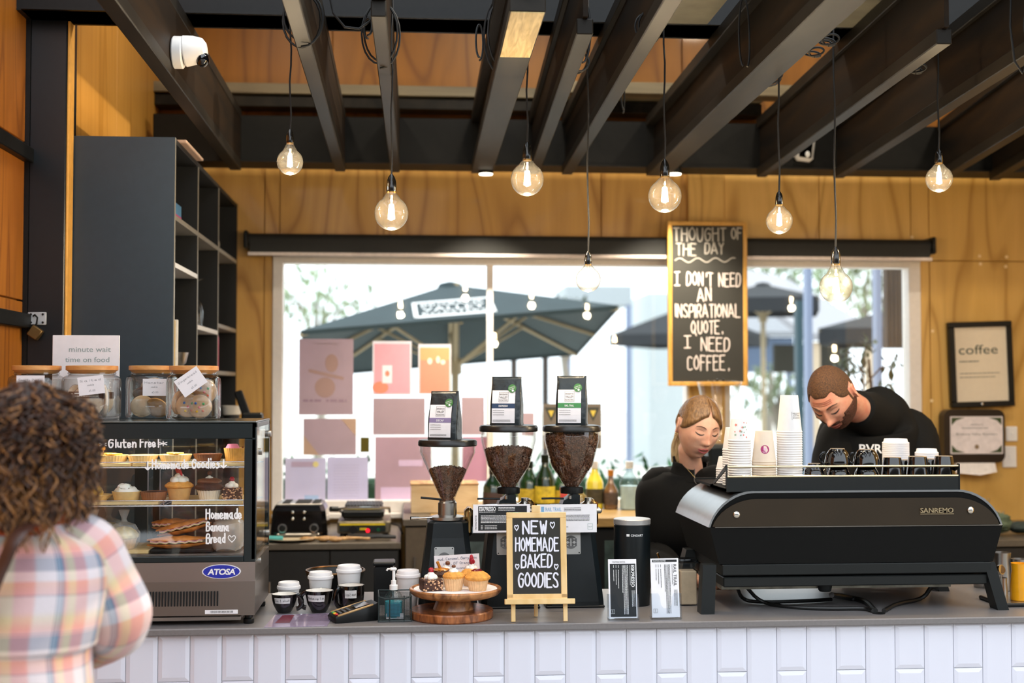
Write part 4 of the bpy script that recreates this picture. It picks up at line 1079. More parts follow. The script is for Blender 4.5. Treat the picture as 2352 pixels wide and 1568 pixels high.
m = MB(); text(m, 'RAIL TRAIL', -w_/2+.028, h_-.022, .012, -.0036, width=.05); m.quad((-w_/2+.014,-.0036,h_-.024),(-w_/2+.023,-.0036,h_-.024),(-w_/2+.023,-.0036,h_-.008),(-w_/2+.014,-.0036,h_-.008))
m.build('blue_lettering', mt('pale_blue_ink', '#7fb2d6', .6), t, fix=False, smooth=False)
m = MB()
for i in range(3): dashes(m, w_/2-.105, w_/2-.045, h_-.013-.0045*i, .0014, -.0036, r9)
for i in range(5): dashes(m, -.05, w_/2-.02, h_-.036-.0042*i, .0016, -.0036, r9, fill=.97)
dashes(m, -.05, .01, .018, .0016, -.0036, r9)
m.build('print', M_pk, t, fix=False, smooth=False)
m = MB(); text(m, 'VALLEY', w_/2-.022, .017, .003, -.0036, width=.012, align='C'); 
for q in ((-.008,.008,.010,.0107),(-.008,.008,.0273,.028),(-.008,-.0073,.010,.028),(.0073,.008,.010,.028)): m.quad((w_/2-.022+q[0],-.0036,q[2]),(w_/2-.022+q[1],-.0036,q[2]),(w_/2-.022+q[1],-.0036,q[3]),(w_/2-.022+q[0],-.0036,q[3]))
m.build('stamp', mt('green_grey_ink', '#5a8a80', .6), t, fix=False, smooth=False)
MB().box(-.01,.03,.0,.055,.0,.012,.002).build('clip', M_black, t)
# ---- small easel chalkboard
M_beech = wood('pale_beech', '#e0b876', '#f0cf97', .5, (6, 6, 2), .6, 3)
e0 = ct(1240, 1428); Ye = e0.y; k = Ye/F
t = T('easel_board', 'small wooden easel chalkboard reading new homemade baked goodies', 'chalkboard', (P(1236, 1400, Ye).x, Ye, CT), -.02)
def ex(px): return (px-1236)*k
def ez(py): return Z_(py, Ye, 1236)-CT
lean = math.radians(9)
Q = Matrix.Rotation(-lean, 4, 'X')
zz = lambda py: ez(py)/math.cos(lean)
Wt, Wb = 72*k, 74*k
fr = 13.5*k
m1 = [(-71, 1182, 68, 1182, 13)]
zt_, zb_ = zz(1180), zz(1374)
for x in (-.0,): pass
def eb(x0, x1, z0, z1, nm='frame', d=.008, mat=M_beech, y=0):
    o = MB().box(x0, x1, y-d/2, y+d/2, z0, z1, .0012).xf(Q).build(nm, mat, t, smooth=False); return o
eb(-71*k, 68*k, zt_-13*k, zt_); eb(-71*k, 68*k, zb_-6*k, zb_+9*k)
eb(-71*k, -57*k, zb_, zt_-13*k); eb(54*k, 68*k, zb_, zt_-13*k)
eb(-58*k, 55*k, zb_+8*k, zt_-12*k, 'slate', .004, M_chalkb)
eb(-77*k, 84*k, zb_-14*k, zb_-2*k, 'ledge', .03, M_beech, -.01)
eb(-12*k, 8*k, zt_, zt_+16*k, 'top_tab')
eb(-62*k, -52*k, 0.001, zb_-12*k, 'leg'); eb(58*k, 68*k, 0.001, zb_-12*k, 'leg')
MB().cyl((0,.085,.002), (0,zt_*.9*math.tan(lean)+.014,zt_*.9), .0055, seg=6).build('rear_leg', M_beech, t)
m = MB(); r2 = random.Random(8)
def eh(s, x0, x1, yb_, h, th=3.4): hand(m, s, ex(x0), zz(yb_), h*k, -.0026, th*k, width=(x1-x0)*k, rnd=r2, jit=.12)
eh('NEW', 1203, 1258, 1228, 28, 4.2); eh('HOMEMADE', 1186, 1285, 1268, 30, 3.4); eh('BAKED', 1199, 1270, 1305, 29, 3.8); eh('GOOD|ES', 1192, 1283, 1350, 32, 3.8)
for x0, yb_, h in ((1184,1223,15),(1267,1220,18),(1185,1311,14),(1275,1313,15)): hand(m, '~', ex(x0), zz(yb_), h*k, -.0026, 2.2*k, rnd=r2)
m.xf(Q).build('chalk_lettering', mt('white_chalk_pen', '#e6e6f2', .8), t, fix=False, smooth=False)
# ---- wooden cake stand with cakes
M_acac = wood('acacia_wood', '#6b3f22', '#c98c56', .35, (7, 7, 3), 3, 2, .3)
M_acad = wood('dark_acacia_edge', '#5a2c14', '#b06a3a', .35, (9, 9, 3), 3, 2.2, .3)
cb = ct(1037, 1436); Yk = 3.93; k = Yk/F
cs = T('cake_stand', 'round wooden cake stand with a conical foot on a thick wooden base', 'cake stand', (P(1037, 1400, Yk).x, Yk, CT))
MB().lathe([(.001,0),(.124,0),(.127,.004),(.127,.022),(.124,.026),(.001,.026)], (0,0,0), 48).build('base', M_acad, cs)
zpl = Z_(1349, Yk-.0, 1046)-CT
MB().lathe([(.001,.026),(.062,.026),(.061,.03),(.046,zpl-.022),(.044,zpl-.018),(.001,zpl-.018)], (.006,0,0), 40).build('foot', M_acac, cs)
MB().lathe([(.001,-.024),(.115,-.024),(.131,-.018),(.139,-.008),(.140,-.002),(.138,.001),(.132,.002),(.128,-.003),(.001,-.004)], (.012,0,zpl), 56).build('plate', M_acac, cs)
MB().lathe([(.001,-.0036),(.127,-.0036),(.127,-.0024),(.001,-.0024)], (.012,0,zpl), 48).build('paper_liner', M_paper, cs)
PLZ = CT+zpl-.0022
# ---- bakery builders
M_case = mt('pleated_white_paper', '#efe2d0', .7, var=.06)
M_caseb = mt('baked_paper_case', '#e2b888', .7, var=.15, scale=60)
M_cake = mt('golden_muffin', '#dd9a45', .75, var=.2, scale=70, bump=.5)
M_choc = mt('dark_chocolate_cake', '#3b1d12', .6, var=.3, scale=80, bump=.5)
M_cream = mt('whipped_cream', '#f8f3ea', .6, var=.02, sss=.2)
M_berry = mt('red_raspberry', '#b0142c', .3, var=.25, scale=120, bump=.6)
M_caram = mt('caramel_sauce', '#b8742a', .15, var=.1)
M_jam = mt('dark_cherry_jam', '#6a0c18', .12, var=.2)
M_past = mt('shortcrust_pastry', '#e6c384', .7, var=.12, scale=60)
M_chocb = mt('milk_chocolate', '#6a3a1e', .35, var=.1)
M_brown = mt('chocolate_nut_slice', '#46281c', .7, var=.6, scale=90, bump=.8)
M_lemon = mt('lemon_curd', '#eabf55', .3, var=.05)
def lump(c, r, seed, amp=.12, f=2.2, seg=16, rings=10):
    return MB().sph(c, r, seg, rings, fn=lambda d: 1+amp*noise.noise(d*f+Vector((seed,seed*.7,0))))
def muffin(name, label, loc, w, h, case, top, topping=None, group=None, domeh=.42, over=1.08, wave=.035, seed=1, cream=False):
    t = T(name, label, 'cake', loc, seed*.7, group); r = w/2; hc = h*(1-domeh)
    MB().lathe([(r*.70,0),(r*.72,.001),(r*.95,hc),(r*.93,hc),(r*.90,hc-.003)], seg=72, wave=wave, nw=24, cap0=True, cap1=False).build('paper_case', case, t)
    MB().lathe([(r*.9,hc-.004),(r*over,hc+.001),(r*over*1.01,hc+h*domeh*.25),(r*.86,hc+h*domeh*.62),(r*.5,hc+h*domeh*.9),(.001,hc+h*domeh)], seg=24, cap0=False).build('muffin_top', top, t)
    if topping: topping(t, hc+h*domeh, r)
    return t
def cream_blob(t, z, r, k=.55, n=4, seed=2, x=0, y=0):
    m = MB(); rnd = random.Random(seed)
    for i in range(n):
        a = 2*PI*i/n+seed; m.sph((x+math.cos(a)*r*k*.45, y+math.sin(a)*r*k*.45, z+.001), (r*k*.5, r*k*.5, r*k*.42), 12, 8)
    m.sph((x,y,z+r*k*.35), (r*k*.5,r*k*.5,r*k*.45), 12, 8)
    tag(m.build('cream', M_cream, t), kind='stuff')
def on_stand(px, dy): return (P(px, 1349, Yk+dy).x, Yk+dy, PLZ)
K = Yk/F
def top_cream_choc(t, z, r):
    cream_blob(t, z-.002, r, .5); MB().sph((0,0,z+r*.42), (r*.2,r*.2,r*.14), 10, 8).build('chocolate_button', M_chocb, t)
def top_cherry(t, z, r):
    lump((r*.1,-r*.1,z-.004), (r*.5,r*.45,r*.22), 3, .3, 3).build('cherry_jam', M_jam, t)
    MB().sph((r*.05,-r*.35,z-.002), (r*.16,r*.16,r*.16), 10, 8).build('cherry', M_jam, t)
def top_rasp(t, z, r):
    cream_blob(t, z-.004, r, .62, seed=5)
    lump((-r*.1,0,z+r*.75), (r*.22,r*.22,r*.48), 4, .2, 5).build('strawberry_slice', M_berry, t); lump((r*.42,0,z+r*.5), (r*.27,r*.27,r*.27), 6, .25, 6).build('raspberry', M_berry, t)
def top_caramel(t, z, r):
    lump((-r*.1,0,z-.006), (r*.75,r*.7,r*.22), 7, .25, 2.5).build('caramel_sauce', M_caram, t); cream_blob(t, z-.004, r, .42, x=r*.35, y=-r*.1)
    MB().box(-r*.12,r*.12,-.003,.003,0,r*.75,.001).xf(Matrix.Translation((-r*.25,0,z-.002)) @ Matrix.Rotation(-.5,4,'Y')).build('chocolate_stick', M_caram, t)
    MB().sph((r*.45,-r*.2,z+r*.38), (r*.22,r*.22,r*.2), 10, 8).build('chocolate_ball', M_chocb, t)
g = 'cakes on the wooden stand'
muffin('muffin', 'choc-caramel muffin at the back of the wooden stand with a chocolate stick', on_stand(1016, .05), 52*K, 42*K, M_case, M_choc, top_caramel, g, seed=1)
muffin('muffin', 'golden muffin with cream, raspberry and strawberry at the back of the stand', on_stand(1083, .05), 48*K, 42*K, M_caseb, M_cake, top_rasp, g, seed=2)
muffin('muffin', 'golden muffin with cream and a chocolate button, front of the wooden stand', on_stand(1042, -.035), 50*K, 43*K, M_caseb, M_cake, top_cream_choc, g, .32, 1.0, seed=3)
muffin('muffin', 'golden muffin with dark cherry topping, front right of the wooden stand', on_stand(1097, -.045), 52*K, 45*K, M_caseb, M_cake, top_cherry, g, .42, 1.12, seed=4)
def brownie(label, loc, w, d, h, group=None, rz=0):
    t = T('brownie', label, 'cake', loc, rz, group)
    m = MB().box(-w/2,w/2,-d/2,d/2,0,h,.003); m.build('slice', M_brown, t, smooth=False)
    m = MB(); rnd = random.Random(int(w*1e5))
    for _ in range(60):
        f_ = rnd.random()
        p = (rnd.uniform(-w/2,w/2), -d/2-.0002, rnd.uniform(.002,h-.002)) if f_ < .6 else ((w/2, rnd.uniform(-d/2,d/2), rnd.uniform(.002,h-.002)) if f_ < .8 else (rnd.uniform(-w/2,w/2), rnd.uniform(-d/2,d/2), h))
        s = rnd.uniform(.0012,.003); m.sph(p, (s*1.3,s,s), 6, 4)
    tag(m.build('nut_pieces', mt('biscuit_bits', '#d6ab84', .7, var=.2), t), kind='stuff')
    cream_blob(t, h+.003, w*.5, .75, 5, 3); lump((0,0,h+w*.42), (w*.13,w*.13,w*.12), 2, .25, 6).build('raspberry', M_berry, t)
    return t
brownie('square chocolate nut slice with cream and raspberry, front left of the stand', on_stand(990, -.03), 46*K, .05, 26*K, g, .25)
# handwritten price card behind the cakes
c = P(1052, 1318, Yk+.085)
t = T('flavour_card', 'handwritten card of cake flavours standing behind the cakes', 'card', (c.x, Yk+.085, PLZ-.0), 0); kk = (Yk+.085)/F
w_ = 103*kk; z1 = Z_(1272, Yk+.085)-PLZ
MB().box(-w_/2,w_/2,-.0006,.0006,0,z1).xf(Matrix.Rotation(-.05,4,'Y')).build('card', M_paper, t, smooth=False)
m = MB(); hand(m, 'mud, Caramel, Berry choc', -w_*.42, z1-.015, .008, -.001, .0009, width=w_*.86, rnd=r2); hand(m, 'chip, GF Orange', -w_*.3, z1-.030, .008, -.001, .0009, width=w_*.62, rnd=r2); hand(m, 'coconut', -w_*.05, z1-.045, .008, -.001, .0009, rnd=r2)
m.xf(Matrix.Rotation(-.05,4,'Y')).build('handwriting', mt('blue_pen', '#3a4a6c', .7), t, fix=False, smooth=False)
# ---- paper cups, lids, mugs
M_cup = mt('white_paper_cup', '#f1eeec', .55, var=.02)
M_lid = mt('white_cup_lid', '#f4f0f0', .4, var=.01)
M_mug = mt('gloss_black_ceramic', '#0b0a0b', .08, coat=.6)
M_mugw = mt('white_ceramic_inside', '#ece7df', .2)
def cup_with_lid(px, pyb, w_top, h_px, label, kf=None, Y=None, deco=None):
    b = ct(px, pyb); Y = b.y; k = Y/F; r = w_top*k/2; h = h_px*k
    t = T('takeaway_cup', label, 'paper cup', b, 0, 'lidded takeaway cups on the counter')
    hl = .018
    MB().lathe([(r*.68,0),(r*.70,.001),(r*.95,h-hl),(r*.90,h-hl),(r*.66,.004)], seg=32, cap1=False).build('cup', M_cup, t)
    MB().lathe([(r*.95,-.006),(r*1.02,-.006),(r*1.03,-.001),(r*1.0,.003),(r*.93,.004),(r*.90,.013),(r*.87,.015),(r*.80,.015),(r*.79,.012),(.001,.012)], (0,0,h-hl+.003), 32).build('lid', M_lid, t)
    if deco: deco(t, r, h)
    return t
def flowers(t, r, h, seed=4, n=9, z0=.2, z1=.75):
    rnd = random.Random(seed); m = MB(); g_ = MB()
    for i in range(n):
        a = rnd.uniform(-2.6,-.5); u = rnd.uniform(z0,z1); rr = r*(.70+.25*u)+.0006; s = rnd.uniform(.0025,.005)
        q = MB(); q.add([(s*math.cos(2*PI*j/8)*(1 if j%2 else .6), 0, s*math.sin(2*PI*j/8)*(1 if j%2 else .6)) for j in range(8)], [tuple(range(8))])
        q.xf(Matrix.Translation((rr*math.cos(a), rr*math.sin(a), u*h)) @ Matrix.Rotation(a+PI/2,4,'Z'))
        (m if i % 3 else g_).add(q.v, q.f)
    tag(m.build('printed_flowers', mt('coral_flower_print', '#e48a7c', .6), t, fix=False), kind='stuff')
    tag(g_.build('printed_leaves', mt('sage_leaf_print', '#9ab8a0', .6), t, fix=False), kind='stuff')
cup_with_lid(663, 1392, 52, 55, 'smallest lidded paper cup with printed flowers, behind the left black mug', deco=flowers)
cup_with_lid(736, 1386, 57, 72, 'middle lidded paper cup behind the black mug with the large handle', )
cup_with_lid(801, 1388, 57, 89, 'tallest lidded paper cup standing behind the right black mug')
cup_with_lid(937, 1398, 56, 88, 'lidded white paper cup behind the hand sanitiser')
def mug(px, pyb, w_px, h_px, label, lab, side=-1, tall=False, rz=0):
    b = ct(px, pyb); k = b.y/F; r = w_px*k/2; h = h_px*k
    t = T('black_mug', label, 'mug', b, rz, 'black mugs with paper labels')
    if tall: prof = [(r*.72,0),(r*.78,.002),(r*.93,h*.3),(r,h*.7),(r*1.0,h)]
    else: prof = [(r*.48,0),(r*.52,.002),(r*.6,h*.1),(r*.86,h*.45),(r*.97,h*.8),(r*1.0,h)]
    MB().lathe(prof+[(r*.96,h+.0008),(r*.93,h)], seg=36, cap1=False).build('bowl', M_mug, t)
    MB().lathe([(rr*.93-.0006,z+.004) for rr, z in prof[:-1]]+[(r*.93,h)], seg=36, cap1=False).build('inside', M_mugw, t)
    a0 = PI if side < 0 else 0
    pts = [(math.cos(a0)*r*(.93+.42*math.sin(u)), 0, h*(.55+.36*math.cos(u))) for u in [PI*i/10 for i in range(11)]]
    MB().tube(pts, .0036*r/.04+.001, 8, flat=1.5).build('handle', M_mug, t)
    m = MB(); N = 12; z0, z1 = h*.56, h*.86
    rr = lambda z: rad_at([(q[0], q[1]) for q in prof], z)+.0007
    a1, a2 = (-2.35,-1.0) if not tall else (-2.6,-1.7)
    for i in range(N):
        p, q = a1+(a2-a1)*i/N, a1+(a2-a1)*(i+1)/N
        m.quad((rr(z0)*math.cos(p),rr(z0)*math.sin(p),z0),(rr(z0)*math.cos(q),rr(z0)*math.sin(q),z0),(rr(z1)*math.cos(q),rr(z1)*math.sin(q),z1),(rr(z1)*math.cos(p),rr(z1)*math.sin(p),z1))
    m.build('paper_label', mt('grey_white_tape', '#d8d6d4', .7), t, fix=False)
    m = MB(); L = (a2-a1)*r; hand(m, lab, -L/2+.003, 0, .007, 0, .0007, width=L-.006, rnd=r2)
    mid = (a1+a2)/2
    for i, v in enumerate(m.v):
        a = mid+v.x/r; z = v.z+h*.66; R0 = rr(z)+.0005; m.v[i] = Vector((R0*math.cos(a), R0*math.sin(a), z))
    m.build('handwriting', M_pk, t, fix=False, smooth=False)
    return t
mug(653, 1406, 58, 42, 'small black mug with tape label, left of the three mugs', 'Sm 1 shot', 1)
mug(733, 1405, 64, 49, 'black mug with tape reading medium cup and its handle on the left', 'Medium cup 1 sh', -1, rz=-.1)
mug(806, 1402, 60, 58, 'tall black mug with a small tape label, right of the three mugs', 'Lrg 2 shot', -1, True, rz=.6)
# ---- payment terminal
b = ct(806, 1424)
t = T('payment_terminal', 'black and gold card payment terminal lying on the counter', 'card terminal', b, .34)
M_gold = mt('pale_gold_plastic', '#b08f62', .3, .3)
MB().grid([[(-.058,-.034,0),(-.052,-.038,0),(.07,-.036,0),(.076,-.03,0),(.076,.03,0),(.07,.036,0),(-.052,.038,0),(-.058,.034,0)],
           [(-.062,-.036,.012),(-.056,-.040,.012),(.07,-.04,.03),(.078,-.034,.034),(.078,.034,.034),(.07,.04,.03),(-.056,.040,.012),(-.062,.036,.012)],
           [(-.058,-.033,.020),(-.054,-.036,.021),(.066,-.036,.050),(.074,-.03,.052),(.074,.03,.052),(.066,.036,.050),(-.054,.036,.021),(-.058,.033,.020)]]).build('housing', M_black, t, ang=.9)
q = Matrix.Translation((-.004,0,.0345)) @ Matrix.Rotation(-.24,4,'Y')
MB().box(-.05,.064,-.040,-.034,-.004,.002,.002).xf(q).build('gold_trim', M_gold, t); MB().box(-.05,.064,.034,.040,-.004,.002,.002).xf(q).build('gold_trim', M_gold, t)
MB().box(.012,.055,-.028,.028,-.001,.003,.001).xf(q).build('screen', mt('dark_screen', '#0c1016', .05, coat=1), t)
m = MB()
for i in range(4):
    for j in range(3):
        if i: MB().box(-.05+i*.014-.004,-.05+i*.014+.005,-.024+j*.018-.006+.006-.006,-.024+j*.018+.006,.0,.004,.0012).xf(q).build('key', mt('grey_key', '#3a3c40', .4), t)
for j, c_ in enumerate(('#c8202c', '#e0b020', '#2aa04c')):
    MB().box(-.053,-.044,-.024+j*.018-.006,-.024+j*.018+.006,0,.004,.0012).xf(q).build('key', mt('key_'+c_[1:], c_, .4), t)['label'] = ['red cancel key','yellow clear key','green enter key'][j]
# ---- laminated sheet lying flat
a, b_, c_, d = ct(606, 1441), ct(752, 1438), ct(768, 1408), ct(632, 1412)
mid = (a+b_+c_+d)/4
t = T('laminated_sheet', 'lilac laminated sheet lying flat in front of the black mugs', 'sheet', mid)
m = MB(); 
top = [(p-mid)+Vector((0,0,.0012)) for p in (a,b_,c_,d)]; bot = [(p-mid)+Vector((0,0,.0003)) for p in (a,b_,c_,d)]
m.add(top+bot, [(0,1,2,3),(7,6,5,4),(0,4,5,1),(1,5,6,2),(2,6,7,3),(3,7,4,0)]); m.build('sheet', mt('lilac_laminate', '#a79ab8', .1, coat=.6), t, smooth=False)
def lerpq(u, v): return top[0]*(1-u)*(1-v)+top[1]*u*(1-v)+top[2]*u*v+top[3]*(1-u)*v+Vector((0,0,.0004))
m = MB()
for v in (.9,.8,.72,.64,.56,.48,.4): m.quad(lerpq(.42,v), lerpq(.9 if v > .85 else .96,v), lerpq(.9 if v > .85 else .96,v+.03), lerpq(.42,v+.03))
tag(m.build('lines_of_print', mt('purple_ink', '#5a4a66', .5), t, fix=False, smooth=False), kind='stuff')
m = MB().quad(lerpq(.12,.3), lerpq(.36,.3), lerpq(.34,.92), lerpq(.14,.92)); m.build('photo_print', mt('plum_photo', '#6a3040', .3, var=.4, scale=60), t, fix=False, smooth=False)
# ---- wire mesh basket with sanitiser
b = ct(906, 1428); k = b.y/F; w_, h_, d_ = 74*k, 62*k, .085
t = T('mesh_basket', 'black wire mesh basket holding the hand sanitiser', 'basket', b+Vector((0,d_/2,0)), .03)
M_wire = mt('dark_green_black_wire', '#1f2a2a', .4)
r = .0022
rim = [(-w_/2,-d_/2,h_-.006),(w_/2,-d_/2,h_-.006),(w_/2,d_/2,h_),(-w_/2,d_/2,h_)]
MB().tube([rim[0], (-w_*.3,-d_/2,h_-.012), (w_*.3,-d_/2,h_-.012)]+rim[1:], r, 6, closed=True).build('rim', M_wire, t)
MB().tube([(-w_/2,-d_/2,r),(w_/2,-d_/2,r),(w_/2,d_/2,r),(-w_/2,d_/2,r)], r, 6, closed=True).build('bottom_rim', M_wire, t)
for x, y in ((-w_/2,-d_/2),(w_/2,-d_/2),(w_/2,d_/2),(-w_/2,d_/2),(-w_*.16,-d_/2),(w_*.28,-d_/2)): MB().cyl((x,y,0),(x,y,h_-.004),r*.9,seg=6).build('upright', M_wire, t)
m = MB(); q_ = .0003
for i in range(1, 26):
    x = -w_/2+w_*i/26
    for y in (-d_/2, d_/2): m.box(x-q_,x+q_,y-q_,y+q_,.002,h_-.006)
for i in range(1, 20):
    z = h_*i/20-.003
    for y in (-d_/2, d_/2): m.box(-w_/2,w_/2,y-q_,y+q_,z-q_,z+q_)
    for x in (-w_/2, w_/2): m.box(x-q_,x+q_,-d_/2,d_/2,z-q_,z+q_)
for i in range(1, 22):
    y = -d_/2+d_*i/22
    for x in (-w_/2, w_/2): m.box(x-q_,x+q_,y-q_,y+q_,.002,h_-.004)
tag(m.build('mesh_sides', M_wire, t, fix=False, smooth=False), kind='stuff')
MB().box(-w_/2,w_/2,-d_/2,d_/2,.001,.0025).build('floor_plate', M_wire, t, smooth=False)
bl = t.location
tag(MB().box(-.026,.03,-.012,-.009,.004,.02).build('sachet', M_paper, t, smooth=False))
c = Vector((P(904, 1400, b.y+.05).x, bl.y+.012, CT+.003)); top_z = P(904, 1303, c.y).z-c.z
t = T('hand_sanitiser', 'clear pump bottle of hand sanitiser standing in the mesh basket', 'bottle', c)
MB().lathe([(.026,0),(.028,.004),(.028,.055),(.026,.066),(.018,.078),(.011,.083),(.011,.088)], seg=28).build('bottle', glass('clear_bottle', (.93,.98,1), 1.0, .5), t)
MB().lathe([(.001,.002),(.026,.004),(.026,.05),(.001,.05)], seg=24).build('gel', mt('turquoise_gel', '#3fb0bd', .15, coat=.4), t)
MB().box(-.02,.02,-.0292,-.0285,.008,.046).build('label', mt('teal_label', '#2f7f96', .4), t, smooth=False)
MB().lathe([(.0125,.084),(.0125,.098),(.008,.1),(.008,.112),(.0045,.113),(.0045,top_z-.008)], seg=20).build('pump_collar', M_white, t)
MB().box(-.012,.009,-.007,.007,top_z-.009,top_z,.003).build('pump_head', M_white, t); MB().tube([(-.008,0,top_z-.004),(-.018,0,top_z-.004),(-.021,0,top_z-.009)], .0028, 8).build('nozzle', M_white, t)
# ---- tasting note cards in acrylic stands
def note_stand(px0, px1, py0, pyb, label, dark, rz):
    b = ct((px0+px1)/2, pyb); k = b.y/F; w_ = (px1-px0)*k; h_ = (pyb-py0)*k
    t = T('tasting_card', label, 'card holder', b, rz)
    tl = Matrix.Rotation(-.12, 4, 'X')
    MB().box(-w_/2,w_/2,0,.0012,.006,h_-.004).xf(tl).build('card', M_paper, t, smooth=False)
    for q in ((-w_/2-.004,-w_/2-.001,-.012,.012,0,h_*.42),(w_/2+.001,w_/2+.004,-.012,.012,0,h_*.42),(-w_/2-.002,w_/2+.002,-.012,.02,0,.004)): MB().box(*q,.0008).xf(tl).build('acrylic_side', M_acr, t, smooth=False)
    m = MB().prism([(-w_/2-.002,0),(w_/2+.002,0),(w_/2+.002,h_*.42),(w_*.28,h_*.42),(w_*.22,h_*.36),(w_*.2,h_*.24),(w_*.1,h_*.18),(-w_*.1,h_*.18),(-w_*.2,h_*.24),(-w_*.22,h_*.36),(-w_*.28,h_*.42),(-w_/2-.002,h_*.42)], 'y', -.0085, -.007)
    m.xf(tl).build('acrylic_front', M_acr, t, smooth=False)
    MB().box(-w_/2,w_/2,.004,.045,0,.003,.001).build('acrylic_foot', M_acr, t, smooth=False)
    r_ = random.Random(9); ink = M_pw if dark else M_pk
    if dark: MB().box(-w_/2+.005,w_/2-.003,-.0006,-.0001,.010,h_-.018).xf(tl).build('dark_panel', M_pk, t, smooth=False)
    else: MB().box(-w_/2+.005,w_/2-.005,-.0006,-.0001,h_-.015,h_-.008).xf(tl).build('heading_bar', M_pk, t, smooth=False)
    m = MB(); text(m, 'TASTING NOTES', -w_/2+(.012 if dark else .007), h_-(.0145 if dark else .0135), .0046, -.0010, width=w_*.46); m.xf(tl).build('heading', M_pk if dark else M_pw, t, fix=False, smooth=False)
    m = MB()                                # the rest reads down the card: lay out in a turned frame
    L = h_-.03
    hh = .0095
    text(m, 'ESKPRESSO' if dark else 'RAIL TRAIL', .002, w_-.018 if False else w_*.80, hh, 0, width=L*.42, bold=.02 if dark else 0)
    dashes(m, .002, L*.44, w_*.75, .0012, 0, r_)
    for i in range(3): dashes(m, L*.5, L*.84, w_*(.90-.045*i), .0013, 0, r_)
    for i in range(5): dashes(m, .002, L*.97, w_*(.66-.045*i), .0015, 0, r_, fill=.98 if i < 4 else .55)
    for i in range(3): dashes(m, .002, L*.07, w_*(.34-.085*i), .0014, 0, r_); dashes(m, L*.10, L*(.5-.08*i), w_*(.34-.085*i), .0014, 0, r_)
    x0 = L*.86; 
    for q in ((0,.012,0,.0006),(0,.012,.0114,.012),(0,.0006,0,.012),(.0114,.012,0,.012)): m.quad((x0+q[0],0,w_*.05+q[2]),(x0+q[1],0,w_*.05+q[2]),(x0+q[1],0,w_*.05+q[3]),(x0+q[0],0,w_*.05+q[3]))
    text(m, 'VALLEY', x0+.006, w_*.05+.004, .0035, 0, width=.009, align='C')
    m.xf(tl @ Matrix.Translation((-w_/2+.001,-.0011,h_-.020)) @ Matrix.Rotation(PI/2,4,'Y'))
    m.build('print', ink, t, fix=False, smooth=False)
note_stand(1399, 1465, 1282, 1424, 'upright eskpresso tasting card with a dark panel in an acrylic stand', True, .0)
note_stand(1497, 1563, 1280, 1422, 'upright white rail trail tasting card in an acrylic stand', False, .03)
# ---- black canister
b = ct(1452, 1398); b = Vector((P(1452,1300,4.12).x, 4.12, CT)); k = 4.12/F
t = T('knock_canister', 'tall matt black cylinder canister behind the tasting cards', 'canister', b); r = 42*k; h_ = Z_(1190, 4.12, 1452)-CT
MB().lathe([(r*.97,0),(r,.004),(r,h_-.02),(r*.97,h_-.018),(.001,h_-.018)], seg=48).build('body', M_grind, t)
MB().lathe([(r*.99,h_-.018),(r*1.02,h_-.016),(r*1.02,h_-.002),(r*.98,h_),(.001,h_)], seg=48).build('lid', mt('grey_lid', '#b4b2b0', .35, .4), t)
m = MB(); text(m, 'CINOART', -.012, 0, .0072, 0, width=.040, bold=.015); m.quad((-.026,0,0),(-.016,0,0),(-.016,0,.0075),(-.026,0,.0075))
for i, v in enumerate(m.v): a = -PI/2+(v.x-.002)/r; m.v[i] = Vector(((r+.0006)*math.cos(a), (r+.0006)*math.sin(a), h_-.052+v.z))
m.build('lettering', M_pw, t, fix=False, smooth=False)
# gold spoon and clear milk container beside the machine
b = Vector((P(1578,1300,4.1).x, 4.10, CT))
t = T('powder_container', 'square clear container of pale powder behind the rail trail card', 'container', b)
MB().box(-.028,.028,-.028,.028,0,.135,.004).build('box', M_acr, t, smooth=False)
MB().box(-.026,.026,-.026,.026,.003,.11,.003).build('powder', mt('beige_powder', '#c9b292', .9), t, smooth=False)
MB().box(-.031,.031,-.031,.031,.135,.148,.004).build('lid', glass('grey_clear_lid', (.5,.52,.56), 1, .5), t, smooth=False)
c = P(1515, 1275, 4.2)
t = T('gold_spoon', 'thin gold spoon handle sticking up behind the canister', 'spoon', (c.x, 4.2, CT))
z_ = c.z-CT
MB().tube([(.02,0,z_*.3),(.006,0,z_*.8),(-.004,0,z_),(-.007,0,z_+.008)], lambda u: .002+.0016*u, 8).build('handle', mt('gold', '#d89a3a', .2, 1), t)
MB().lathe([(.02,0),(.026,.002),(.03,.09),(.028,.09),(.02,.004)], (.02,0,0), 24, cap1=False).build('steel_pot', M_steel, t)
# dark pan and small items behind the mugs
c = Vector((P(770,1330,4.34).x, 4.34, CT))
t = T('drip_tray', 'low black oval tray behind the takeaway cups', 'tray', c)
MB().lathe([(.065,0),(.07,.002),(.094,.07),(.098,.088),(.094,.088),(.09,.08),(.068,.006),(.001,.006)], seg=40).build('bowl', M_black, t); 
MB().tube([(.096*math.cos(a),.096*math.sin(a),.088) for a in [2*PI*i/40 for i in range(40)]], .004, 6, closed=True).build('rim', mt('bronze_rim', '#6a4a2a', .3, .8), t)
c = Vector((P(884,1330,4.2).x, 4.2, CT))
t = T('till_box', 'small black box standing behind the mesh basket', 'box', c)
MB().box(-.035,.03,-.04,.04,0,.125,.006).build('box', M_black, t, smooth=False); MB().box(-.038,.033,-.043,.043,.125,.138,.004).build('lid', M_black, t, smooth=False)
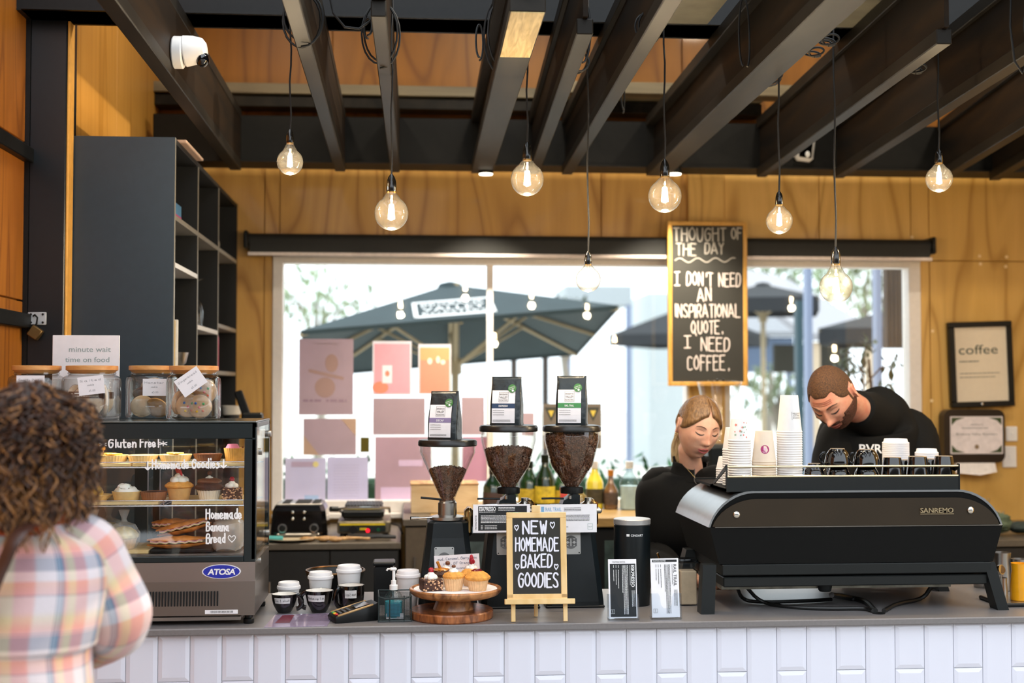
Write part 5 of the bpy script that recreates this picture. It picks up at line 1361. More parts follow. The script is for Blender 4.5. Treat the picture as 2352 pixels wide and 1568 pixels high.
# ================================================================ espresso machine
YM = 3.93; km = YM/F
def mx(px): return P(px, 1200, YM).x
def mz(py): return P(1960, py, YM).z
mc = Vector(((mx(1627)+mx(2303))/2, YM, CT))
em = T('espresso_machine', 'large black espresso machine with rounded shoulders on splayed legs', 'espresso machine', mc)
hw = (mx(2303)-mx(1627))/2
M_ms = mt('satin_silver_side', '#9a9da0', .28, .75, var=.04)
M_mb = mt('anodised_black_panel', '#33281a', .38, .3, var=.12, scale=5)
M_mk = mt('matt_black_body', '#080807', .6, var=.1, spec=.15)
M_mg = mt('grey_black_bar', '#181b1b', .45, .1, var=.05, spec=.35)
zs = mz(1208)-CT; ztop = mz(1126)-CT; R_ = ztop-zs
def shell(w_, zt_, zb_, tin=.0, n=9):
    """upper outline: sloped lower flank then a rounded shoulder"""
    pts = []
    for i in range(n+1):
        a = (PI/2)*i/n
        pts.append((-w_+.112*(1-math.cos(a))+.016*math.sin(a), zb_+(zt_-zb_)*math.sin(a)))
    L = [(x+.012*((z-zb_)/(zt_-zb_)), z) for x, z in pts]
    return L+[(-x, z) for x, z in L[::-1]]
up = shell(hw, ztop, zs)
# outer silver shell running front to back
D = .49
o = MB(); inner = shell(hw-.006, ztop-.006, zs+.0)
n = len(up)
rows = [[(x,.012,z) for x,z in up],[(x,D,z) for x,z in up]]
vs = [(x,.0,z) for x,z in up]+[(x,D,z) for x,z in up]+[(x,.0,z) for x,z in inner]+[(x,D,z) for x,z in inner]
fs = []
for i in range(n-1): fs += [(i,i+1,n+i+1,n+i),(2*n+i,3*n+i,3*n+i+1,2*n+i+1),(i,2*n+i,2*n+i+1,i+1),(n+i,n+i+1,3*n+i+1,3*n+i)]
fs += [(0,n,3*n,2*n),(n-1,3*n-1,4*n-1,2*n-1)]
o.add(vs, fs).build('outer_shell', M_ms, em, ang=.9)
MB().prism(shell(hw-.007, ztop-.007, zs+.001), 'y', .012, D-.004).build('inner_body', M_mk, em, smooth=False)
# rounded rear panel facing the customers, two fixings and raised lettering
MB().prism([(x, z) for x, z in shell(hw-.012, ztop-.024, zs+.002)], 'y', -.004, .014).build('rear_panel', M_mb, em, smooth=False)
MB().prism([(x, z) for x, z in shell(hw-.002, ztop-.002, zs+.001)], 'y', .004, .012).build('panel_surround', M_mk, em, smooth=False)
for px, py in ((1691,1179),(2228,1173)):
    MB().sph((mx(px)-mc.x,-.006,mz(py)-CT), (.0115,.006,.0115), 16, 8).build('fixing_knob', M_chrome, em)
m = MB(); x0 = mx(2112)-mc.x; text(m, 'SANREMO', x0, mz(1178)-CT, .0158, -.009, width=80*km, bold=.01); m.quad((x0,-.009,mz(1181.5)-CT),(x0+81*km,-.009,mz(1181.5)-CT),(x0+81*km,-.009,mz(1180)-CT),(x0,-.009,mz(1180)-CT))
nf = len(m.f); fr_ = list(m.f); base_v = list(m.v); off = len(base_v)
m.v += [v+Vector((0,.004,0)) for v in base_v]; m.f += [tuple(i+off for i in f)[::-1] for f in fr_]; m.m += [0]*nf
m.build('raised_lettering', mt('brass_letters', '#e2cda8', .2, 1), em, fix=False, smooth=False)
# lower body tapering inwards
zl = mz(1292)-CT; wl_ = hw-.045
def trap(y, x, z0, z1, w0, w1): return
MB().add([(-hw+.004,0,zs),(hw-.0,0,zs),(wl_+.012,-.0,zl),(-wl_-.012,0,zl),(-hw+.004,D,zs),(hw-.0,D,zs),(wl_+.012,D-.03,zl),(-wl_-.012,D-.03,zl)],
    [(0,1,2,3),(7,6,5,4),(0,4,5,1),(1,5,6,2),(2,6,7,3),(3,7,4,0)]).build('lower_body', M_mk, em, smooth=False)
MB().box(-hw+.02,hw-.004,-.0035,.002,zs-.002,zs+.002,.001).build('seam_strip', mt('bright_edge', '#8a8680', .3, .8), em, smooth=False)
za, zb2 = mz(1318)-CT, mz(1293)-CT
MB().box(-wl_-.004,wl_+.004,-.006,D-.03,za,zb2,.003).build('drain_rail', M_mg, em, smooth=False)
zc2, zd2 = mz(1345)-CT, mz(1322)-CT
MB().box(-wl_+.002,wl_-.006,.002,D-.05,zc2,zd2,.003).build('drip_tray', M_mg, em, smooth=False)
MB().box(-wl_+.01,wl_-.1,.06,D-.1,zc2-.016,zc2).build('base_plate', mt('stained_steel_plate', '#8d8b80', .5, .6, var=.4, scale=20), em, smooth=False)
MB().lathe([(.016,-.024),(.020,-.02),(.024,0)], (mx(1905)-mc.x,.05,zc2), 24).build('drain_cup', M_mg, em)
# legs
def leg(xt, xb, w_, y0, y1, nm='leg'):
    MB().add([(xt-w_/2,y0,zb2),(xt+w_/2,y0,zb2),(xb+w_/2,y0-.012,0),(xb-w_/2,y0-.012,0),(xt-w_/2,y1,zb2),(xt+w_/2,y1,zb2),(xb+w_/2,y1,0),(xb-w_/2,y1,0)],
      [(0,1,2,3),(7,6,5,4),(0,4,5,1),(1,5,6,2),(2,6,7,3),(3,7,4,0)]).build(nm, M_mg, em, smooth=False)
LT, LB = mx(1626)-mc.x+.004, mx(1622)-mc.x
RT, RB = mx(2270)-mc.x, mx(2297)-mc.x
leg(LT, LB, .042, -.004, .04); leg(RT, RB, .036, -.004, .04)
leg(LT+.03, LB, .042, D-.12, D-.06); leg(RT-.03, RB-.03, .036, D-.12, D-.06)
# hoses below
def hose(pts, r=.006, nm='hose'): MB().tube([Vector(p) for p in pts], r, 8).build(nm, mt('black_rubber_hose', '#131312', .4), em)
def q(px, py, y): p = P(px, py, YM+y); return (p.x-mc.x, y, p.z-CT)
def ctq(px, py): p = PZ(px, py, CT+.007); return (p.x-mc.x, p.y-YM, .007)
def smooth(pts, it=2):
    for _ in range(it):
        r_ = [pts[0]]
        for a, b in zip(pts, pts[1:]): r_ += [tuple(.75*a[i]+.25*b[i] for i in range(3)), tuple(.25*a[i]+.75*b[i] for i in range(3))]
        pts = r_+[pts[-1]]
    return pts
hose(smooth([q(1692,1345,.1), ctq(1705,1378), ctq(1750,1383), ctq(1850,1380), ctq(1910,1376)]))
hose(smooth([q(1712,1345,.1), ctq(1745,1382), ctq(1800,1393), ctq(1900,1398), ctq(1985,1396), ctq(2005,1402)]))
hose(smooth([q(1910,1366,.06), ctq(1950,1372), ctq(1990,1380), ctq(2010,1402)]), .009)
hose(smooth([q(2140,1345,.14), ctq(2120,1376), ctq(2060,1385), ctq(2030,1402)]), .007)
MB().lathe([(.02,0),(.02,.0015),(.014,.002),(.001,.002)], (ctq(2018,1403)[0],ctq(2018,1403)[1],0), 20).build('cable_grommet', M_black, em)
# group handles on the barista side
for x in (-.22, .06, .3):
    MB().cyl((x,D-.02,zs-.03),(x,D+.03,zs-.03),.03,seg=20).build('group_head', M_chrome, em)
# cup rail on top
ytr = .01; tx0, tx1 = mx(1671)-mc.x, mx(2209)-mc.x; zt0 = ztop; zt1 = mz(1096)-CT; tz = zt0+.006
MB().box(tx0,tx1,ytr,ytr+.012,zt0-.004,zt1,.002).build('tray_front', M_mg, em, smooth=False)
MB().box(tx0,tx1,ytr+.012,D-.04,zt0-.002,tz).build('cup_shelf', M_mk, em, smooth=False)
M_rail = mt('champagne_rail', '#d9c8a4', .22, .9)
for py in (1071, 1093.5):
    z_ = mz(py)-CT
    MB().cyl((tx0,ytr+.004,z_),(tx1,ytr+.004,z_),.0034,seg=10).build('guard_rail', M_rail, em)
ztr = mz(1066)-CT
for x, nm in ((tx0,'left_bracket'),(tx1-.003,'right_bracket')):
    poly = [(ytr-.002,zt0-.002),(ytr-.002,ztr),(ytr+.006,ztr),(ytr+.20,zt0+.03),(ytr+.20,zt0-.002)]
    outer = MB().prism([(ytr-.002,zt0-.002),(ytr-.002,ztr),(ytr+.012,ztr),(ytr+.012,zt0-.002)], 'x', x, x+.003)
    outer.prism([(ytr+.006,ztr),(ytr+.006,ztr-.016),(ytr+.2,zt0-.002),(ytr+.22,zt0-.002)], 'x', x, x+.003)
    outer.prism([(ytr+.0,zt0-.002),(ytr+.0,zt0+.01),(ytr+.21,zt0+.01),(ytr+.22,zt0-.002)], 'x', x, x+.003)
    outer.build('bracket', M_mg, em, smooth=False)
MB().box(tx0,tx1,D-.05,D-.042,zt0,zt0+.012).build('rear_rail', M_mg, em, smooth=False)
SH = CT+tz                       # shelf height for the cups
# ---- stacks of upside-down paper cups: every cup its own object
def cup_mesh(r, h):
    return MB().lathe([(r*.97,0),(r*1.0,.0008),(r*1.02,.003),(r*.985,.0055),(r*.965,.006),(r*.70,h-.002),(r*.68,h),(r*.64,h-.003),(.001,h-.003)], seg=28, cap0=False)
def cup_stack(px, y, w_px, top_py, rim_py, label, group, deco=None, mat=M_cup):
    """px: centre, w_px: rim width, top_py: top of the uppermost cup, rim_py: its rim"""
    Y = YM+y; k = Y/F; r = w_px*k/2/1.02; c = P(px, 1090, Y); zr = P(px, rim_py, Y).z; zt_ = P(px, top_py, Y).z
    h = zt_-zr; n = max(1, round((zr-SH)/.0076)); st = (zr-SH)/n
    proto = None
    for i in range(n+1):
        z = SH+st*i
        last = i == n
        lab = ('top ' if last else 'nested ')+label
        if proto is None:
            o = cup_mesh(r, h).build('paper_cup', mat); o.location = (c.x, Y, z); proto = o; tag(o, lab, 'paper cup', group)
        elif not last:
            o = proto.copy(); COL.objects.link(o); o.location = (c.x, Y, z); o['label'] = lab
        else:
            t = T('paper_cup', lab, 'paper cup', (c.x, Y, z), 0, group)
            b = proto.copy(); COL.objects.link(b); b.name = 'cup_body'; b.location = (0,0,0); b.parent = t
            for key in ('label','category','group'):
                if key in b: del b[key]
            if deco: deco(t, r, h)
def wrap(m, r, h, a0, u0):
    for i, v in enumerate(m.v):
        z = u0*h+v.z; rr = r*(.965-.265*z/h)+.0009; a = a0+v.x/rr; m.v[i] = Vector((rr*math.cos(a), rr*math.sin(a), z))
def deco_pink(t, r, h):
    m = MB(); n = 20; a_ = .0135
    m.add([(a_*math.cos(2*PI*i/n),0,a_*math.sin(2*PI*i/n)) for i in range(n)], [tuple(range(n))]); wrap(m, r, h, -1.75, .42); m.build('round_sticker', mt('magenta_sticker', '#b0286a', .4), t, fix=False)
    m = MB(); m.quad((-.0045,0,-.0035),(.0045,0,-.0035),(.0045,0,.0055),(-.0045,0,.0055)); dashes(m,-.008,.008,-.0075,.0014); dashes(m,-.006,.006,-.0105,.0014)
    wrap(m, r+.0006, h, -1.75, .42); m.build('sticker_print', mt('pale_pink_print', '#eec0d4', .5), t, fix=False, smooth=False)
def deco_stamp(t, r, h):
    m = MB()
    for q_ in ((-.017,.017,-.012,-.0113),(-.017,.017,.0113,.012),(-.017,-.0163,-.012,.012),(.0163,.017,-.012,.012)): m.quad((q_[0],0,q_[2]),(q_[1],0,q_[2]),(q_[1],0,q_[3]),(q_[0],0,q_[3]))
    tm = MB(); text(tm,'BRISBANE',0,.0045,.0045,0,width=.028,align='C'); text(tm,'VALLEY',0,-.0035,.0058,0,width=.028,align='C'); text(tm,'ROASTERS',0,-.0095,.0045,0,width=.028,align='C')
    m.add([(-v.x,v.y,-v.z) for v in tm.v], tm.f)
    wrap(m, r, h, -1.15, .45); m.build('printed_stamp', mt('grey_stamp_ink', '#6a645c', .6), t, fix=False, smooth=False)
def deco_fl(t, r, h): flowers_up(t, r, h)
def flowers_up(t, r, h):
    rnd = random.Random(12); a = MB(); b = MB()
    for i in range(16):
        m = MB(); s = rnd.uniform(.0025,.0055); m.add([(s*math.cos(2*PI*j/10)*(1 if j%2 else .55),0,s*math.sin(2*PI*j/10)*(1 if j%2 else .55)) for j in range(10)], [tuple(range(10))])
        wrap(m, r, h, rnd.uniform(-2.3,-.9), rnd.uniform(.18,.85)); (a if i % 2 else b).add(m.v, m.f)
    tag(a.build('printed_flowers', MC['coral_flower_print'], t, fix=False), kind='stuff'); tag(b.build('printed_leaves', MC['sage_leaf_print'], t, fix=False), kind='stuff')
cup_stack(1699, .064, 54, 961, 1013, 'cup of the flower-printed stack at the left on the machine', 'flower cups in the left stack', deco_fl)
cup_stack(1755, .064, 58, 989, 1061, 'cream cup of the stack with a magenta sticker', 'cups in the sticker stack', deco_pink, mt('cream_paper_cup', '#f0dcc4', .55, var=.02))
cup_stack(1814, .064, 60, 907, 993, 'white cup of the tallest stack, beside the black cups', 'cups in the tallest stack', deco_stamp)
cup_stack(1684, .16, 50, 981, 1034, 'paper cup of the stack just behind the flower cups', 'cups in the rear left stack')
cup_stack(1666, .25, 44, 1048, 1078, 'paper cup of the low stack at the far left of the machine', 'cups in the low rear stack')
# ---- black cups upside down
def black_cup(px, y, w_px, py_top, py_bot, label, z=None, handle=None, tall=False, group='black cups on the machine'):
    Y = YM+y; k = Y/F; r = w_px*k/2; c = P(px, 1090, Y); z = SH if z is None else z
    zt_ = P(px, py_top, Y).z; h = zt_-z
    t = T('black_cup', label, 'cup', (c.x, Y, z), 0, group)
    if tall: prof = [(r*.97,0),(r,.002),(r*.96,h*.4),(r*.80,h*.9),(r*.74,h)]
    else: prof = [(r*.97,0),(r,.002),(r*.98,h*.3),(r*.86,h*.68),(r*.66,h*.92),(r*.56,h*.96),(r*.55,h)]
    rim = prof[-1][0]
    MB().lathe(prof+[(rim*.9,h),(rim*.86,h-.003),(.001,h-.003)], seg=36, cap0=False).build('bowl', M_mug, t)
    MB().lathe([(rim*1.0,h-.0006),(rim*1.005,h+.0006),(rim*.9,h+.0006),(rim*.89,h-.0006)], seg=36, cap0=False, cap1=False).build('foot_ring', mt('unglazed_foot', '#c9b090', .6), t)
    if handle is not None:
        pts = [(r*(.92+.42*math.sin(u)), 0, h*(.42-.34*math.cos(u))) for u in [PI*i/10 for i in range(11)]]
        MB().tube(pts, .0035, 8, flat=1.4).xf(Matrix.Rotation(handle,4,'Z')).build('handle', M_mug, t)
    return t
sm = .060
low = SH+.037
black_cup(1870, sm, 52, 1064, 1108, 'black cup upside down at the left end of the bottom row', handle=PI*.95)
black_cup(1926, sm, 58, 1068, 1108, 'black cup in the bottom row, second from the left')
black_cup(1990, sm, 62, 1068, 1108, 'black cup in the bottom row, third from the left')
zz1 = P(1926, 1069, YM+sm).z
black_cup(1924, sm, 60, 1030, 1068, 'black cup stacked upside down on the second bottom cup, handle left', zz1, PI*.9)
black_cup(1990, sm, 62, 1032, 1068, 'black cup stacked upside down on the third bottom cup', zz1, PI*.85)
black_cup(2050, sm, 54, 1050, 1108, 'tall black tumbler upside down in front of the lid stack', tall=True)
black_cup(2108, sm, 56, 1048, 1108, 'tall black tumbler upside down, second from the right', tall=True)
black_cup(2168, sm, 54, 1047, 1108, 'tall black tumbler upside down at the right end of the rail', tall=True)
black_cup(1905, .15, 56, 1066, 1108, 'black cup in the second row behind the stacked cups')
black_cup(2075, .15, 54, 1056, 1108, 'black tumbler in the second row between two front tumblers', tall=True)
black_cup(2138, .15, 54, 1054, 1108, 'black tumbler in the second row behind the right pair', tall=True)
def lid_stack(px, y, w_px, py_top, label, group):
    Y = YM+y; k = Y/F; r = w_px*k/2; c = P(px, 1090, Y); zt_ = P(px, py_top, Y).z; st = .0062; n = int((zt_-SH-.014)/st)
    proto = None
    for i in range(n+1):
        z = zt_-.014-st*i
        if proto is None:
            proto = MB().lathe([(r*.97,-.003),(r,-.003),(r*1.0,.0015),(r*.96,.003),(r*.90,.0035),(r*.86,.011),(r*.83,.014),(r*.76,.014),(r*.75,.011),(.001,.011)], seg=32, cap0=False).build('cup_lid', M_lid)
            proto.location = (c.x, Y, z); tag(proto, 'top '+label, 'lid', group)
        else:
            o = proto.copy(); COL.objects.link(o); o.location = (c.x, Y, z); o['label'] = 'nested '+label
lid_stack(2058, .25, 62, 1007, 'white lid of the taller lid stack on the machine', 'taller stack of lids')
lid_stack(2129, .25, 54, 1030, 'white lid of the shorter lid stack at the right', 'shorter stack of lids')
# ---- right end of the counter: steel jugs, yellow jug, tray
M_yel = mt('yellow_enamel', '#f2a414', .25, var=.05, coat=.4)
def jug(px, py_b, w_px, py_t, label, mat, Y=None, handle=0, grp=None, name='milk_jug'):
    b = PZ(px, py_b, CT) if Y is None else Vector((P(px,1300,Y).x, Y, CT)); k = b.y/F; r = w_px*k/2; h = P(px, py_t, b.y).z-CT
    t = T(name, label, 'jug', b, 0, grp)
    MB().lathe([(r*.92,0),(r,.003),(r,h*.35),(r*.86,h*.8),(r*.92,h),(r*.88,h),(r*.82,h*.8),(r*.95,h*.3),(.001,.004)], seg=32).build('bowl', mat, t)
    pts = [(r*(.9+.55*math.sin(u)), 0, h*(.5-.34*math.cos(u))) for u in [PI*i/10 for i in range(11)]]
    MB().tube(pts, .004, 8, flat=1.6).xf(Matrix.Rotation(handle,4,'Z')).build('handle', mat, t)
    MB().add([(-r*.25,-r*.82,h*.9),(r*.25,-r*.82,h*.9),(0,-r*1.15,h*1.0),(0,-r*.85,h*.75)], [(0,2,1),(0,3,2),(1,2,3),(0,1,3)]).xf(Matrix.Rotation(handle+PI/2,4,'Z')).build('spout', mat, t)
    return t
jug(2300, 0, 48, 1268, 'tall steel jug at the back of the right end of the counter', M_steel, 4.30, PI)
jug(2343, 0, 44, 1283, 'shorter steel jug behind the yellow jug at the right edge', M_steel, 4.28, 0)
jug(2343, 0, 46, 1302, 'yellow milk jug at the right edge of the counter', M_yel, 4.02, .3)
jug(2300, 0, 28, 1326, 'small slim steel jug behind the right machine leg', M_steel, 4.13, 1.2)
jug(2254, 0, 36, 1320, 'steel jug seen between the right machine legs', M_steel, 4.37, .5)
c = Vector((P(2300,1300,4.13).x, 4.13, CT)); 
t = T('milk_thermometer', 'round dial milk thermometer sticking out of the slim steel jug', 'thermometer', c+Vector((0,0,.03)))
e_ = P(2299,1310,4.10)-t.location
MB().cyl((0,0,0), e_, .0015, seg=6).build('probe', M_chrome, t)
MB().cyl(e_+Vector((.002,-.003,.004)), e_+Vector((-.003,.006,.002)), .016, seg=24).build('dial', M_chrome, t)
MB().cyl(e_+Vector((.0023,-.004,.0043)), e_+Vector((.002,-.003,.004)), .0135, seg=24).build('dial_face', mt('bronze_dial', '#6a4a24', .2), t)
c = PZ(2345, 1400, CT)
t = T('bar_tray', 'low dark tray with steel top under the yellow jug', 'tray', (c.x+.02, 4.03, CT))
t.location.z = CT
MB().box(-.06,.10,-.07,.10,.0,.012,.003).build('rim', M_black, t, smooth=False); MB().box(-.053,.093,-.063,.093,.0118,.0125).build('plate', M_steel, t, smooth=False)
for nm in ('milk_jug.002',): bpy.data.objects[nm].location.z = CT+.0127
# ================================================================ refrigerated display case with its food
Yd = 3.86
def dx_(px): return P(px, 1200, Yd).x
def dz_(py): return P(400, py, Yd).z
x0, x1 = max(dx_(-60), sx+.02), dx_(587)
dcx = (x0+x1)/2
dc = T('display_case', 'stainless refrigerated display case of cakes with glass front on the counter', 'display case', (dcx, Yd, CT))
Wd = (x1-x0)/2; zt = dz_(971)-CT; kd = Yd/F; DD = .37
def dzz(py): return dz_(py)-CT
M_dk = mt('dark_green_black_frame', '#1a2426', .3, var=.05)
M_cs = mt('case_stainless', '#a29c97', .3, .9, var=.05, scale=3)
M_cg = glass('case_glass', (.98,.99,.985), 1.2, .2)
zg0, zg1 = dzz(1278), dzz(1008)
fx = dx_(560)-dcx
MB().box(-Wd,Wd,0,.03,zg1,zt,.003).build('top_fascia', M_dk, dc, smooth=False)
MB().box(-Wd,Wd,-.004,DD,zt,zt+.005,.002).build('top_plate', mt('grey_top_glass', '#5a5e5c', .15, .3), dc, smooth=False)
MB().box(fx,Wd,0,.03,dzz(1292),zg1,.002).build('corner_frame', M_dk, dc, smooth=False)
MB().box(-Wd,-Wd+.03,0,.03,dzz(1292),zg1,.002).build('corner_frame', M_dk, dc, smooth=False)
MB().box(-Wd,fx,0,.03,dzz(1292),zg0,.002).build('lower_frame', M_dk, dc, smooth=False)
MB().box(-Wd+.03,fx,.004,.008,zg0,zg1).build('front_glass', M_cg, dc, smooth=False)
for s_, nm in ((Wd-.006, 'side_glass'), (-Wd, 'side_glass')): MB().box(s_, s_+.006, .03, DD-.01, zg0, zt-.01).build(nm, M_cg, dc, smooth=False)
for y in (.0, DD-.02): MB().box(Wd-.012,Wd+.001,y,y+.02,zg0-.01,zt,.001).build('side_post', M_dk, dc, smooth=False)
MB().box(Wd-.012,Wd+.001,.0,DD,zt-.014,zt,.001).build('side_rail', M_dk, dc, smooth=False)
for y, py in ((.07,1040),(.32,1005),(.30,1250),(.07,1296)):
    MB().cyl((Wd,y,dzz(py)),(Wd+.010,y,dzz(py)),.010,seg=18).build('glass_clamp', M_steel, dc)
# rear doors and their dark frames
MB().box(-Wd,Wd,DD-.02,DD,zt-.03,zt).build('rear_rail', M_dk, dc, smooth=False)
MB().box(-.02,.02,DD-.02,DD,zg0,zt-.03).build('rear_post', M_dk, dc, smooth=False); MB().box(.04,.06,DD-.03,DD-.01,zg0,zt-.03).build('rear_post', M_dk, dc, smooth=False)
MB().box(-Wd,Wd,DD-.012,DD-.008,zg0,zt-.03).build('rear_glass', M_cg, dc, smooth=False)
# steel base: upper fascia and sloping grille panel
zb1, zb0 = dzz(1292), dzz(1336); zg_ = dzz(1413)
MB().add([(-Wd,0,zb1),(Wd,0,zb1),(Wd,-.004,zb0),(-Wd,-.004,zb0),(-Wd,DD,zb1),(Wd,DD,zb1),(Wd,DD,zb0),(-Wd,DD,zb0)], [(0,3,2,1),(4,5,6,7),(0,1,5,4),(1,2,6,5),(2,3,7,6),(3,0,4,7)]).build('upper_fascia', M_cs, dc, smooth=False)
MB().add([(-Wd,-.004,zb0),(Wd,-.004,zb0),(Wd,-.012,zg_),(-Wd,-.012,zg_),(-Wd,DD,zb0),(Wd,DD,zb0),(Wd,DD,zg_),(-Wd,DD,zg_)], [(0,3,2,1),(4,5,6,7),(0,1,5,4),(1,2,6,5),(2,3,7,6),(3,0,4,7)]).build('lower_panel', mt('darker_stainless', '#857d76', .35, .85, var=.06, scale=3), dc, smooth=False)
M_slot = mt('slot_shadow', '#0c0c0c', .8)
for i in range(36):
    xs = dx_(502-7.0*i)-dcx
    if xs < -Wd+.02: break
    MB().box(xs-.0022,xs+.0022,-.0125,-.006,dzz(1391),dzz(1357),.001).build('vent_slot', M_slot, dc, smooth=False)
MB().box(-Wd+.02,dx_(555)-dcx,-.008,.2,dzz(1425),dzz(1416),.001).build('drip_channel', M_cs, dc, smooth=False)
for x in (Wd-.02, -Wd+.05):
    for y in (.02, DD-.05): MB().lathe([(.014,0),(.016,.003),(.016,.014),(.012,.018),(.012,zg_)], (x,y,0), 16).build('foot', M_black, dc)
MB().box(-Wd+.04,fx-.01,.032,.045,zg1+.004,zg1+.010).build('light_strip', emis('case_light_strip', '#fff4e2', 3.0), dc, smooth=False)
al = bpy.data.lights.new('case_light', 'AREA'); al.shape = 'RECTANGLE'; al.size = .6; al.size_y = .02; al.energy = 1.4; al.color = (1, .95, .86)
ao = bpy.data.objects.new('case_light', al); COL.objects.link(ao); ao.parent = dc; ao.location = ((fx-Wd)/2,.06,zg1+.003)
# brand badge
m = MB(); bxc, bzc = dx_(510)-dcx, dzz(1313); a_, b_ = 43*kd, 16*kd
el = lambda k_, y: [(bxc+a_*k_*math.cos(2*PI*i/40), y, bzc+b_*(k_ if k_ == 1 else k_*.98)*math.sin(2*PI*i/40)) for i in range(40)]
MB().prism([(p[0],p[2]) for p in el(1,0)], 'y', -.0052, -.002).build('badge', M_paper, dc, smooth=False)
MB().prism([(p[0],p[2]) for p in el(.94,0)], 'y', -.0058, -.0052).build('badge_blue', mt('badge_blue', '#2b35a8', .3), dc, smooth=False)
m = MB(); text(m, 'ATOSA', bxc, bzc-.0085, .017, -.0062, width=62*kd, bold=.03, align='C', sh=.15, spacing=.9); m.add([(bxc+30*kd+.0016*math.cos(2*PI*i/12),-.0062,bzc+.0095+.0016*math.sin(2*PI*i/12)) for i in range(12)], [tuple(range(12))])
m.build('badge_lettering', M_pw, dc, fix=False, smooth=False)
MB().box(dx_(474)-dcx,dx_(549)-dcx,-.0128,-.0110,dzz(1409),dzz(1400)).build('barcode_label', M_paper, dc, smooth=False)
m = MB(); xx = dx_(486)-dcx; rr_ = random.Random(4)
while xx < dx_(537)-dcx: w_ = rr_.choice((.0004,.0008,.0012)); m.quad((xx,-.0131,dzz(1407)),(xx+w_,-.0131,dzz(1407)),(xx+w_,-.0131,dzz(1402)),(xx,-.0131,dzz(1402))); xx += w_+rr_.choice((.0006,.001))
tag(m.build('barcode', M_pk, dc, fix=False, smooth=False), kind='stuff')
# painted writing on the glass
m = MB(); ru = random.Random(6)
def gw(s, a, b, yb_, h, th=3.3): hand(m, s, dx_(a)-dcx, dzz(yb_), h*kd, .0034, th*kd, width=(b-a)*kd, rnd=ru, jit=.12)
gw('*', 226, 240, 1030, 17, 2.2); gw('Gluten', 247, 307, 1027, 19); gw('Free!', 320, 360, 1026, 19); gw('*', 364, 380, 1028, 17, 2.2)
gw('_', 331, 343, 1078, 18); gw('Homemade', 348, 428, 1076, 20); gw('Goodies', 440, 500, 1075, 21); gw('_', 506, 518, 1075, 18)
gw('Homemade', 473, 551, 1192, 22); gw('Banana', 474, 523, 1220, 20); gw('Bread', 474, 515, 1248, 21); gw('~', 524, 540, 1249, 18, 1.8)
m.build('glass_writing', mt('white_glass_pen', '#f8f8f8', .7), dc, fix=False, smooth=False)
# shelves: wire racks carrying thin wooden boards
SHF = []
M_wirec = mt('chromed_wire', '#c9ccd4', .2, 1)
M_bd = wood('pale_board', '#d9b878', '#efd8a4', .5, (3, 8, 8), .5, 3)
for py, sl in ((1075, 1), (1164, 2)):
    z = dzz(py)
    r = MB()
    for y in (.035, DD-.05): MB().cyl((-Wd+.02,y,z),(fx+.02,y,z),.0022,seg=8).build('shelf_rail', M_wirec, dc)
    for i in range(46):
        xs = -Wd+.03+(fx+Wd)*i/46; r.cyl((xs,.035,z+.002),(xs,DD-.05,z+.002),.001,seg=5)
    tag(r.build('shelf_wires', M_wirec, dc), kind='stuff')
    MB().cyl((-Wd+.02,.035,z+.016),(fx+.02,.035,z+.016),.0016,seg=8).build('shelf_rail', M_wirec, dc)
    for px in ((190, 330, 560) if sl == 1 else (183, 370, 556)):
        MB().cyl((dx_(px)-dcx,.035,z),(dx_(px)-dcx,.035,z+.017),.0022,seg=6).build('rail_post', M_wirec, dc)
    for a, b in (((-20,185),(193,292),(296,437),(441,556)) if sl == 1 else ((0,150),(186,357),(388,552))):
        tag(MB().box(dx_(a),dx_(b),Yd+.04,Yd+.28,CT+z+.0035,CT+z+.0125,.001).build('serving_board', M_bd, smooth=False), ['','board on the upper case shelf','board on the middle case shelf'][sl]+(', leftmost' if a < 1 else ', second' if a < 200 and sl == 1 else ', third' if a < 300 else ', left part' if a < 200 else ', right end'), 'board')
    SHF.append(CT+z+.0126)
MB().box(-Wd+.01,fx+.02,.03,DD-.02,zg0-.004,zg0+.004).build('floor_pan', M_cs, dc, smooth=False)
tag(MB().box(dx_(180),dx_(335),Yd+.04,Yd+.24,CT+zg0+.0045,CT+zg0+.014,.001).build('serving_board', M_bd, smooth=False), 'board under the wrapped muffins at the bottom of the case', 'board')
B0 = CT+zg0+.0145; PY = CT+zg0+.0045
Zu, Zm = SHF
Yi = Yd+.085; Ki = Yi/F
def at(px, z, dy=0): return (P(px, 1200, Yi+dy).x, Yi+dy, z)
def swirl(t, z, r):
    MB().lathe([(r*.62,0),(r*.66,r*.12),(r*.5,r*.22),(r*.52,r*.32),(r*.32,r*.45),(r*.3,r*.55),(.001,r*.8)], (0,0,z-.003), 20, wave=.08, nw=7).build('cream_swirl', M_cream, t)
gu = 'pastries on the upper shelf'
muffin('muffin', 'cream-topped muffin at the left of the upper shelf, front', at(186, Zu), 50*Ki, 46*Ki, M_caseb, M_cake, swirl, gu, seed=11)
muffin('muffin', 'cream-topped muffin behind the others on the upper shelf', at(214, Zu, .06), 46*Ki, 46*Ki, M_caseb, M_cake, swirl, gu, seed=12)
muffin('muffin', 'cream-topped muffin beside the customer on the upper shelf', at(138, Zu, .0), 50*Ki, 46*Ki, M_caseb, M_cake, swirl, gu, seed=13)
def tart(label, loc, w, h, fill, grp, topping=None, shell=None, flare=1.0, nw=30):
    t = T('tart', label, 'tart', loc, w*50, grp); r = w/2; shell = shell or M_past
    MB().lathe([(r*.80*flare,0),(r*.82*flare,.001),(r,h),(r*.94,h),(r*.90,h-.004),(.001,h-.004)], seg=120, wave=.018, nw=nw).build('pastry_shell', shell, t)
    MB().lathe([(r*.93,h-.004),(r*.7,h-.001),(.001,h)], seg=28).build('filling', fill, t)
    if topping: topping(t, h, r)
    return t
